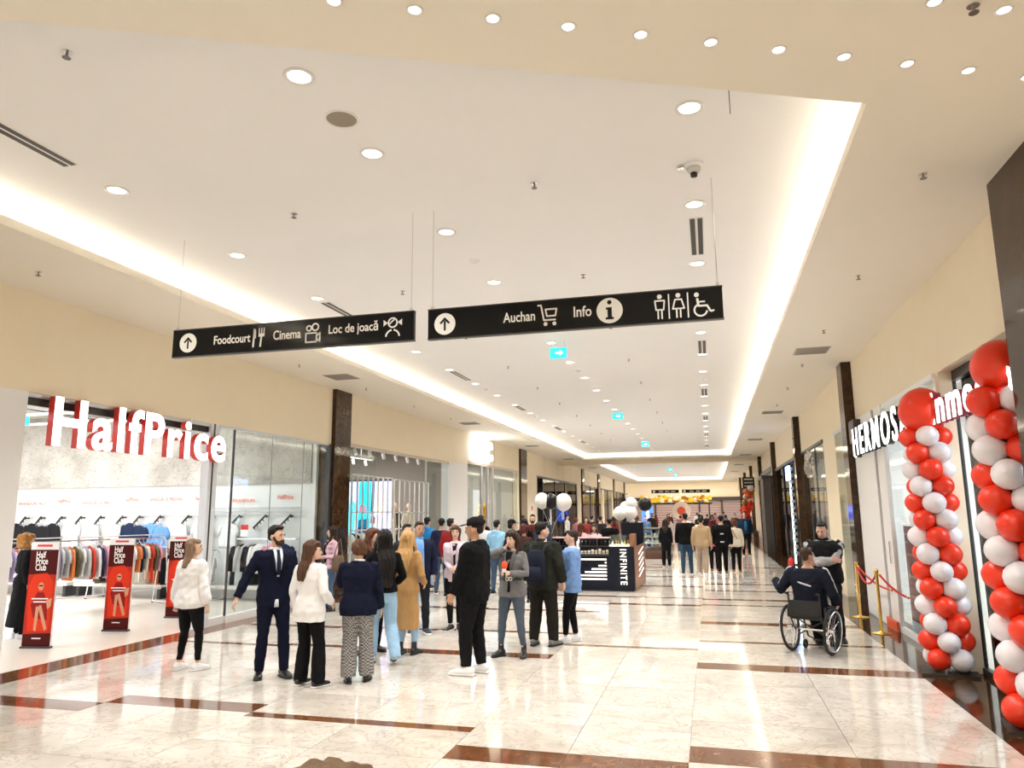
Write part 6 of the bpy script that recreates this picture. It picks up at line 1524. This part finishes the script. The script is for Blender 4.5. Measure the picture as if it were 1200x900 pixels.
# blonde woman in camel coat
P = Person('blonde woman in long camel coat and light jeans, seen from behind', (-4.14, 9.80), 1.65, 178, 'f', 1.0, 'pale', armL=(.18, .18, 1.02), armR=(.2, .16, 1.0), feet=((.09, 0, 0, 5), (.11, .04, 0, 6)), head=(0, 6))
P.skirtcoat(fabric((0.46, 0.27, 0.11)), hem=0.36, width=.185, depth=.15); P.legs(fabric(C_DENIM, 'denim'), hemr=.012, hemz=.16); P.shoes(SH_BLACK, SOLE_K, boot=.08); P.hair(H_BLOND, 'long', 1.17, 1.18, mane_f=1.0)
# man in navy jacket with blue shirt
P = Person('dark-haired man in navy jacket over an open bright blue shirt', (-4.67, 11.53), 1.77, 22, 'm', 1.0, 'tan', armL=(.25, .06, .90), armR=(.22, .1, .95), head=(14, 2), lod=0, feet=((.12, .02, 0, 20), (.1, -.04, 0, 10)))
P.top(fabric((0.012, 0.016, 0.04)), hem=0.84, infl=0.030, sr=0.016); P.patch('shirt', fabric((0.16, 0.36, 0.80)), [(1.476, 0, .06), (1.40, 0, .075), (1.25, 0, .080), (1.05, 0, .085), (.90, 0, .095), (.80, 0, .10)], 0.030)
P.collar(fabric((0.16, 0.36, 0.80)), name='shirt_collar'); P.legs(fabric((0.015, 0.016, 0.02)), hemr=.018); P.shoes(mat('dark_blue_sneaker', (0.03, 0.04, 0.06), 0.6), SOLE_W); P.hair(H_DBR, 'short'); P.face()
# man behind them
P = Person('man with dark hair half hidden between the blonde woman and the blue-shirted man', (-5.13, 12.10), 1.72, 40, 'm', 1.0, 'light', head=(10, 0), lod=1)
P.top(fabric((0.03, 0.03, 0.035)), infl=0.024); P.legs(fabric(C_BLACK)); P.shoes(SH_BLACK, SOLE_K); P.hair(H_BLACK, 'short'); P.face()
# woman in lilac blazer
P = Person('woman in pale lilac blazer over black top, hands folded', (-4.20, 11.98), 1.70, 14, 'f', 1.0, 'pale', armL=(.03, .22, 1.05), armR=(.05, .23, 1.03), head=(4, 0), feet=((.07, .02, 0, 8), (.07, .08, 0, 30)))
P.top(fabric((0.66, 0.56, 0.64)), hem=0.80, infl=0.026, name='blazer'); P.patch('top', fabric(C_BLACK), [(1.45, 0, .045), (1.35, 0, .045), (1.2, 0, .035), (1.0, 0, .03), (.82, 0, .04)], 0.026); P.lapels(fabric((0.56, 0.46, 0.54)), .026, 1.0, .062); P.legs(fabric(C_BLACK), knee=.008, hemr=.008, hemz=.12); P.shoes(SH_BLACK, SOLE_W); P.hair(H_BROWN, 'bob', vol=1.0); P.face()
# tall man in black with cap
P = Person('tall man all in black with black cap and white sneakers', (-2.84, 8.83), 1.84, -98, 'm', 1.10, 'tan', armL=(.20, .20, .86), armR=(.22, .12, .9), feet=((.10, .06, 0, 4), (.12, -.03, 0, 6)), head=(6, 3))
P.top(fabric(C_BLACK), hem=0.80, infl=0.038, sr=0.026, hood=True, name='hoodie'); P.legs(fabric(C_BLACK), thigh=.024, knee=.030, hemr=.026, hemz=.10); P.shoes(SH_WHITE, SOLE_W, size=1.1)
P.hair(H_BLACK, 'short'); P.cap(fabric((0.010, 0.010, 0.011))); P.face()
# reporter
P = Person('woman in grey blazer with wide black belt, phone at her ear', (-2.68, 10.01), 1.66, -6, 'f', 1.05, 'pale', armR=(.085, .10, 1.50), elbR=(1.0, .1, -.7), armL=(.05, .24, 1.17), elbL=(.8, -.3, -.5), feet=((.17, .0, 0, 14), (.17, .04, 0, 16)), head=(-6, 4), grip=(True, True))
P.top(fabric((0.16, 0.16, 0.165)), hem=0.82, infl=0.022, flare=.22, name='blazer'); P.patch('top', fabric(C_BLACK), [(1.46, 0, .05), (1.38, 0, .055), (1.25, 0, .045), (1.15, 0, .035)], 0.022); P.patch('top_tail', fabric(C_BLACK), [(1.04, 0, .012), (.95, 0, .018), (.90, 0, .02)], 0.024)
P.lapels(fabric((0.11, 0.11, 0.115)), .022, 1.15, .07)
P.fin(P.U(MB().tube([(0, -.002, 1.055), (0, -.002, 1.105)], [(.165, .125), (.162, .122)], 24, ex=2.35)), 'belt', mat('black_belt', (0.012, 0.012, 0.013), 0.35), remesh=False)
bk = MB()
for s in (-1, 1): bk.torus((s*.026, -.134, 1.08), .022, .007, (0, 1, 0), 18, 6)
P.fin(P.U(bk), 'buckle', mat('white_buckle', (0.8, 0.78, 0.74), 0.3), remesh=False)
P.legs(fabric((0.075, 0.095, 0.13), 'denim'), thigh=.012, knee=.010, hemr=.006, hemz=.16); P.shoes(SH_BLACK, SOLE_K, boot=.09); P.hair(H_DBR, 'long', 1.20, 1.08); P.face()
hp_, hd_ = P.hand_pos(1, .07); wp = P.world(hp_)
a = thing('microphone', 'handheld microphone with bright orange foam held by the woman in grey', 'microphone', (wp.x, wp.y, wp.z-.09))
MB().tube([(0, 0, -.02), (0, 0, .14)], [.013, .017], 10).build('handle', BLACK, a, True); MB().ell((0, 0, .19), (.042, .042, .055), 14, 10).build('foam', mat('orange_foam', (0.85, 0.09, 0.02), 0.9, bump=.3, bscale=200), a, True)
MB().prism([(-.028, -.026), (.028, -.026), (.0, .03)], .10, .145).build('cube_flag', SIGNW, a)
hp_, hd_ = P.hand_pos(-1, .06); wp = P.world(hp_)
a = thing('phone', 'dark mobile phone held at the ear of the woman in grey', 'phone', (wp.x+.02, wp.y+.01, wp.z-.04), R(60)); MB().box(-.036, -.005, 0, .036, .005, .14).build('case', BLACK, a); MB().box(-.033, -.006, .005, .033, -.005, .135).build('screen', mat('phone_glass', (0.02, 0.02, 0.03), 0.1), a)
# man with backpack
P = Person('man in dark olive jacket and baggy trousers, seen from behind', (-2.44, 10.84), 1.76, 170, 'm', 1.18, 'light', armR=(.31, .04, .90), armL=(.27, .05, .92), feet=((.15, 0, 0, 10), (.14, .05, 0, 14)), head=(-42, 0))
P.top(fabric((0.020, 0.022, 0.018)), hem=0.80, infl=0.044, sr=0.030, collar='high'); P.legs(fabric((0.018, 0.017, 0.014)), thigh=.028, knee=.040, hemr=.036); P.shoes(SH_GREY, SOLE_K, size=1.1); P.hair(H_BLACK, 'short', vol=1.05); P.face()
bp = P.world((0, .235, 1.06)); a = thing('backpack', 'dark navy backpack worn over the olive jacket', 'backpack', (bp.x, bp.y, .92), P.root.rotation_euler[2])
MB().tube([(0, 0, 0), (0, .01, .06), (0, .01, .30), (0, -.01, .42), (0, -.02, .45)], [(.13, .05), (.155, .075), (.15, .07), (.12, .05), (.06, .02)], 16, ex=3).build('pack', fabric((0.012, 0.015, 0.028)), a, True)
MB().tube([(0, .07, .05), (0, .085, .10), (0, .08, .22)], [(.10, .02), (.11, .025), (.10, .02)], 12, ex=3).build('front_pocket', fabric((0.018, 0.022, 0.04)), a, True)
for s in (-1, 1): MB().tube([(s*.09, -.03, .40), (s*.115, -.08, .50), (s*.125, -.16, .545), (s*.125, -.27, .50)], [(.022, .006)]*4, 8).build('strap', fabric((0.03, 0.03, 0.03)), a)
# man in light blue blazer
P = Person('man in light blue blazer, black trousers and white sneakers', (-2.07, 11.24), 1.63, -82, 'm', 1.05, 'light', armL=(.20, .12, .92), armR=(.2, .16, .95), feet=((.08, .12, 0, 6), (.10, -.04, 0, 8)), head=(0, 0))
P.top(fabric((0.17, 0.30, 0.58)), hem=0.78, infl=0.032, flare=.08, name='blazer'); P.patch('shirt', fabric((0.6, 0.66, 0.8)), [(1.476, 0, .05), (1.40, 0, .06), (1.25, 0, .045), (1.1, 0, .03)], 0.032); P.collar(fabric((0.6, 0.62, 0.7)), name='shirt_collar'); P.lapels(fabric((0.13, 0.24, 0.50)), .032, 1.10)
P.legs(fabric(C_BLACK), knee=.010, hemr=.010, hemz=.12); P.shoes(SH_WHITE, SOLE_W); P.hair(H_DBR, 'short', vol=1.02); P.face()
# wheelchair user
P = Person('man with short hair sitting in the wheelchair in a dark tracksuit, arm raised', (WCX, WCY), 1.76, WCR, 'm', 1.20, 'tan', drop=.36, armL=(.52, .12, 1.28), elbL=(.6, -.2, -.9), armR=(.30, .16, 1.02), feet=((.10, .47, .03, 4), (.10, .47, .03, 4)), head=(-12, 3))
P.root.location = (WCX, WCY, 0)
P.top(fabric((0.010, 0.012, 0.022)), hem=0.86, infl=0.036, sr=0.026, name='tracksuit_top'); P.legs(fabric((0.010, 0.011, 0.016)), thigh=.02, knee=.03, hemr=.03); P.shoes(SH_BLACK, SOLE_K); P.hair((0.045, 0.026, 0.018), 'short', vol=.96); P.face()
P.patch('back_print', fabric((0.60, 0.60, 0.65)), [(1.30, .085, .012), (1.285, .05, .035), (1.27, 0, .045), (1.255, -.05, .035), (1.24, -.075, .01)], 0.036, side=1, off=.006)
for s in (1, -1):
    e = P.sh[s].lerp(P.el[s], .5); st_ = MB().tube([P.sh[s]+Vector((0, .03, .072)), P.sh[s]+Vector((s*.05, .02, .058)), P.sh[s].lerp(P.el[s], .5)+Vector((s*.062, .01, .035)), P.el[s]+Vector((s*.055, .0, .025))], [(.012, .012)]*4, 8)
    P.fin(P.U(st_), 'sleeve_stripe', fabric((0.55, 0.55, 0.60)), remesh=False)
# man standing beside the wheelchair
P = Person('stout man in black vest with grey sleeves, arms crossed beside the wheelchair', (1.63, 12.10), 1.74, -10, 'm', 1.22, 'light', armL=(-.12, .25, 1.17), elbL=(1, .0, -.3), armR=(-.10, .22, 1.22), elbR=(1, .0, -.3), feet=((.15, .0, 0, 14), (.15, .02, 0, 10)), head=(-14, 12), lean=7)
P.top(fabric((0.40, 0.40, 0.42)), hem=0.92, infl=0.026, sr=0.014, name='sweater'); P.top(fabric((0.014, 0.015, 0.017)), hem=0.84, infl=0.042, sleeve=0, sr=.017, name='vest', collar='high')
P.legs(fabric((0.012, 0.013, 0.016)), thigh=.02, knee=.022, hemr=.025); P.shoes(SH_BLACK, SOLE_K); P.hair(H_BLACK, 'short', vol=.97); P.face()
# woman behind the first poster gate, inside the shop
P = Person('woman with curly golden hair in long black printed coat inside the clothing shop', (-10.78, 9.72), 1.64, 150, 'f', 1.05, 'light', lod=1, head=(-20, 0))
P.skirtcoat(fabric(C_BLACK), hem=.20, width=.25, depth=.19); P.legs(fabric(C_BLACK), hemr=.02); P.shoes(SH_WHITE, SOLE_W); P.hair((0.36, 0.17, 0.045), 'curly', vol=1.05); P.patch('coat_print', fabric(C_WHITE), [(1.08, .0, .07), (1.05, .02, .09), (1.02, .0, .05)], 0.03, side=1)
# person right below the camera, only the crown of the head shows
P = Person('person with light brown hair standing just under the viewpoint', (-0.475, 0.87), 1.612, 178, 'f', 1.0, 'light', lod=1)
P.top(fabric((0.10, 0.10, 0.12))); P.legs(fabric(C_DDEN, 'denim')); P.shoes(SH_WHITE, SOLE_W); P.hair((0.30, 0.20, 0.13), 'bob', vol=.95)

# --- shoppers near the second and third shop
def casual(label, loc, h, rz, sex, topc, legc, hairc, hs='short', lod=1, w=1.0, hoodie=False, hem=.86, shoe=None, head=(0, 0), face=False, group=None, length=1.25, wide=.016, feet=None, skin='light', **kw):
    P = Person(label, loc, h, rz, sex, w, skin, lod, head=head, group=group, feet=feet, **kw)
    P.top(fabric(topc), hem=hem, infl=0.028, hood=hoodie); P.legs(fabric(legc), knee=wide, hemr=wide); P.shoes(shoe or SH_BLACK, SOLE_W)
    P.hair(hairc, hs, length)
    if face: P.face()
    return P
casual('man in bright blue hoodie and light jeans facing the grid frame shop', (-7.12, 18.12), 1.80, 178, 'm', (0.03, 0.25, 0.62), C_DENIM, H_BLACK, hoodie=True)
casual('man in dark red shirt walking away beside the pilaster', (-5.87, 16.43), 1.78, 165, 'm', (0.26, 0.02, 0.02), C_BLACK, H_BLACK)
casual('man in dark navy shirt beside the dark red shirt', (-6.35, 17.1), 1.78, 195, 'm', (0.02, 0.025, 0.06), C_DDEN, H_BLACK)
casual('man in white t-shirt with black hair, seen from behind', (-5.45, 17.6), 1.75, 178, 'm', (0.78, 0.78, 0.78), C_BLACK, H_BLACK)
casual('man in light blue hooded sweatshirt, seen from behind', (-4.97, 17.2), 1.73, 172, 'm', (0.28, 0.55, 0.80), C_DDEN, H_BLACK, hoodie=True)
P = casual('woman in black beanie turning her head beside the light blue hoodie', (-4.78, 17.9), 1.72, 150, 'f', C_BLACK, C_BLACK, H_BLACK, hs='bob', head=(-60, 0), face=True); P.cap(fabric((0.012, 0.012, 0.013)))
casual('woman with long black hair in black jacket beside the beanie', (-4.72, 18.9), 1.74, 190, 'f', C_BLACK, C_BLACK, H_BLACK, hs='long', length=1.1)
casual('man in black jacket under the glowing sign, seen from behind', (-6.0, 19.2), 1.84, 175, 'm', C_BLACK, C_BLACK, H_BLACK)
casual('bearded man in dark maroon sweater facing the camera', (-4.97, 20.9), 1.84, 8, 'm', (0.12, 0.02, 0.02), C_BLACK, H_DBR, face=True).beard((0.05, 0.025, 0.015))
casual('woman with dark red hair in brown coat beyond the olive jacket', (-3.9, 15.6), 1.66, 170, 'f', (0.06, 0.025, 0.02), C_BLACK, (0.07, 0.015, 0.015), hs='bob')
# kiosk attendants in pink
casual('kiosk attendant in pale pink hoodie with long brown hair', (-3.05, 20.0), 1.58, 0, 'f', (0.75, 0.48, 0.50), C_BLACK, H_BROWN, hs='long', hoodie=True, face=True)
casual('kiosk attendant in pale pink sweatshirt with auburn hair turned away', (-3.45, 20.3), 1.60, 150, 'f', (0.75, 0.50, 0.52), C_BLACK, H_RED, hs='long')
casual('shopper in black jacket leaning over the kiosk', (-2.9, 21.9), 1.72, 200, 'm', C_BLACK, C_BLACK, H_BLACK, w=1.15)
# --- the group walking away along the corridor
casual('woman in long black coat and wide black trousers walking away', (-1.54, 26.5), 1.62, 180, 'f', C_BLACK, C_BLACK, H_DBR, hs='long', hem=.60, wide=.03)
casual('tall man in black jacket and dark blue jeans walking away', (-0.76, 23.6), 1.84, 182, 'm', C_BLACK, (0.035, 0.075, 0.13), H_BLACK, w=1.15)
casual('man in tan hoodie and beige trousers walking away', (-0.29, 23.07), 1.73, 176, 'm', (0.42, 0.30, 0.18), (0.40, 0.32, 0.24), H_BLACK, hoodie=True, w=1.1, wide=.03, shoe=SH_WHITE, feet=((.1, .12, 0, 6), (.1, -.1, 0, 6)))
casual('woman in bright pink sweater with long dark red hair walking away', (0.06, 24.7), 1.63, 180, 'f', (0.75, 0.12, 0.25), C_BLACK, (0.10, 0.015, 0.015), hs='long', shoe=SH_BROWN)
P = casual('man in black puffer jacket with pale print walking away', (0.30, 23.75), 1.76, 185, 'm', C_BLACK, C_BLACK, H_BLACK, w=1.2, feet=((.1, -.1, 0, 6), (.1, .12, 0, 6)), shoe=SH_BROWN)
P.patch('jacket_print', fabric(C_WHITE), [(1.22, 0, .05), (1.19, 0, .05)], .028, side=1)
P.patch('waist_print', fabric(C_WHITE), [(0.98, 0, .06), (.95, 0, .05)], .03, side=1)
casual('woman in cream jacket and black trousers with crossbody strap walking away', (0.72, 24.45), 1.62, 178, 'f', (0.62, 0.54, 0.42), C_BLACK, H_RED, hs='bob', w=1.1, shoe=SH_BROWN).patch('crossbody_strap', SH_BROWN, [(1.44, .08, .012), (1.3, .03, .012), (1.12, -.06, .012)], .03, side=1)
casual('man in dark blue suit and tie walking towards the camera', (1.42, 33.4), 1.86, 5, 'm', (0.012, 0.03, 0.06), C_BLACK, H_BLACK, face=True, w=1.1).patch('shirt', fabric((0.05, 0.16, 0.32)), [(1.45, 0, .05), (1.3, 0, .045), (1.0, 0, .04)], .028)
# --- distant crowd: a few people each built once, then copied
FARP = []
for i, (sx_, tc_, hc_, hs_, lab) in enumerate((('m', (0.10, 0.17, 0.30), H_BLACK, 'short', 'distant shopper in blue checked shirt'), ('f', (0.55, 0.50, 0.46), H_BROWN, 'long', 'distant shopper in pale top with long brown hair'), ('m', (0.02, 0.02, 0.022), H_BLACK, 'short', 'distant shopper in black jacket'), ('f', (0.20, 0.03, 0.03), H_DBR, 'long', 'distant shopper in dark red coat'), ('m', (0.62, 0.62, 0.62), H_DBR, 'short', 'distant shopper in white shirt'), ('f', (0.35, 0.16, 0.18), H_RED, 'bob', 'distant shopper in dusky pink sweater'), ('m', (0.07, 0.06, 0.04), H_BLACK, 'short', 'distant shopper in olive brown jacket'))):
    P = casual(lab+' in the crowd', (-20, 30), 1.72 if sx_ == 'm' else 1.64, 0, sx_, tc_, C_BLACK, hc_, hs=hs_, lod=2, face=True, group='crowd: '+lab)
    FARP.append([P, False])
flush_queue()
rg = random.Random(21)
spots = [(-3.0, 36.0, 0, 10), (-3.6, 38, 1, 160), (-4.4, 35, 3, 200), (-5.2, 33.5, 2, 170), (-6.1, 34.5, 5, 150), (-6.6, 31, 6, 185), (-4.9, 30, 3, 20), (-4.1, 28.5, 2, 190), (-7.2, 38, 4, 90), (-2.2, 41, 1, 180), (-1.2, 39.5, 4, 175), (-0.6, 43, 6, 180), (0.1, 45, 3, 10), (0.8, 42, 2, 182), (-3.4, 45, 6, 0), (-4.8, 47, 4, 30), (-1.9, 50, 5, 190), (-0.2, 52, 2, 170), (0.9, 55, 0, 180), (-2.9, 54, 3, 0), (-4.2, 57, 1, 90), (-5.6, 52, 2, 200), (-6.5, 45, 3, 20), (1.5, 49, 6, 10), (-1.0, 60, 4, 180), (-3.3, 64, 2, 0), (0.4, 63, 5, 175), (-2.2, 68, 6, 20), (-4.6, 66, 3, 160), (-0.9, 70, 2, 0)]
for x, y, k, rz in spots:
    P, u_ = FARP[k]
    o = copy_tree(P.root) if u_ else P.root
    FARP[k][1] = True; o.location = (x, y, 0); o.rotation_euler = (0, 0, R(rz)); s_ = rg.uniform(.96, 1.06); o.scale = (s_, s_, s_)
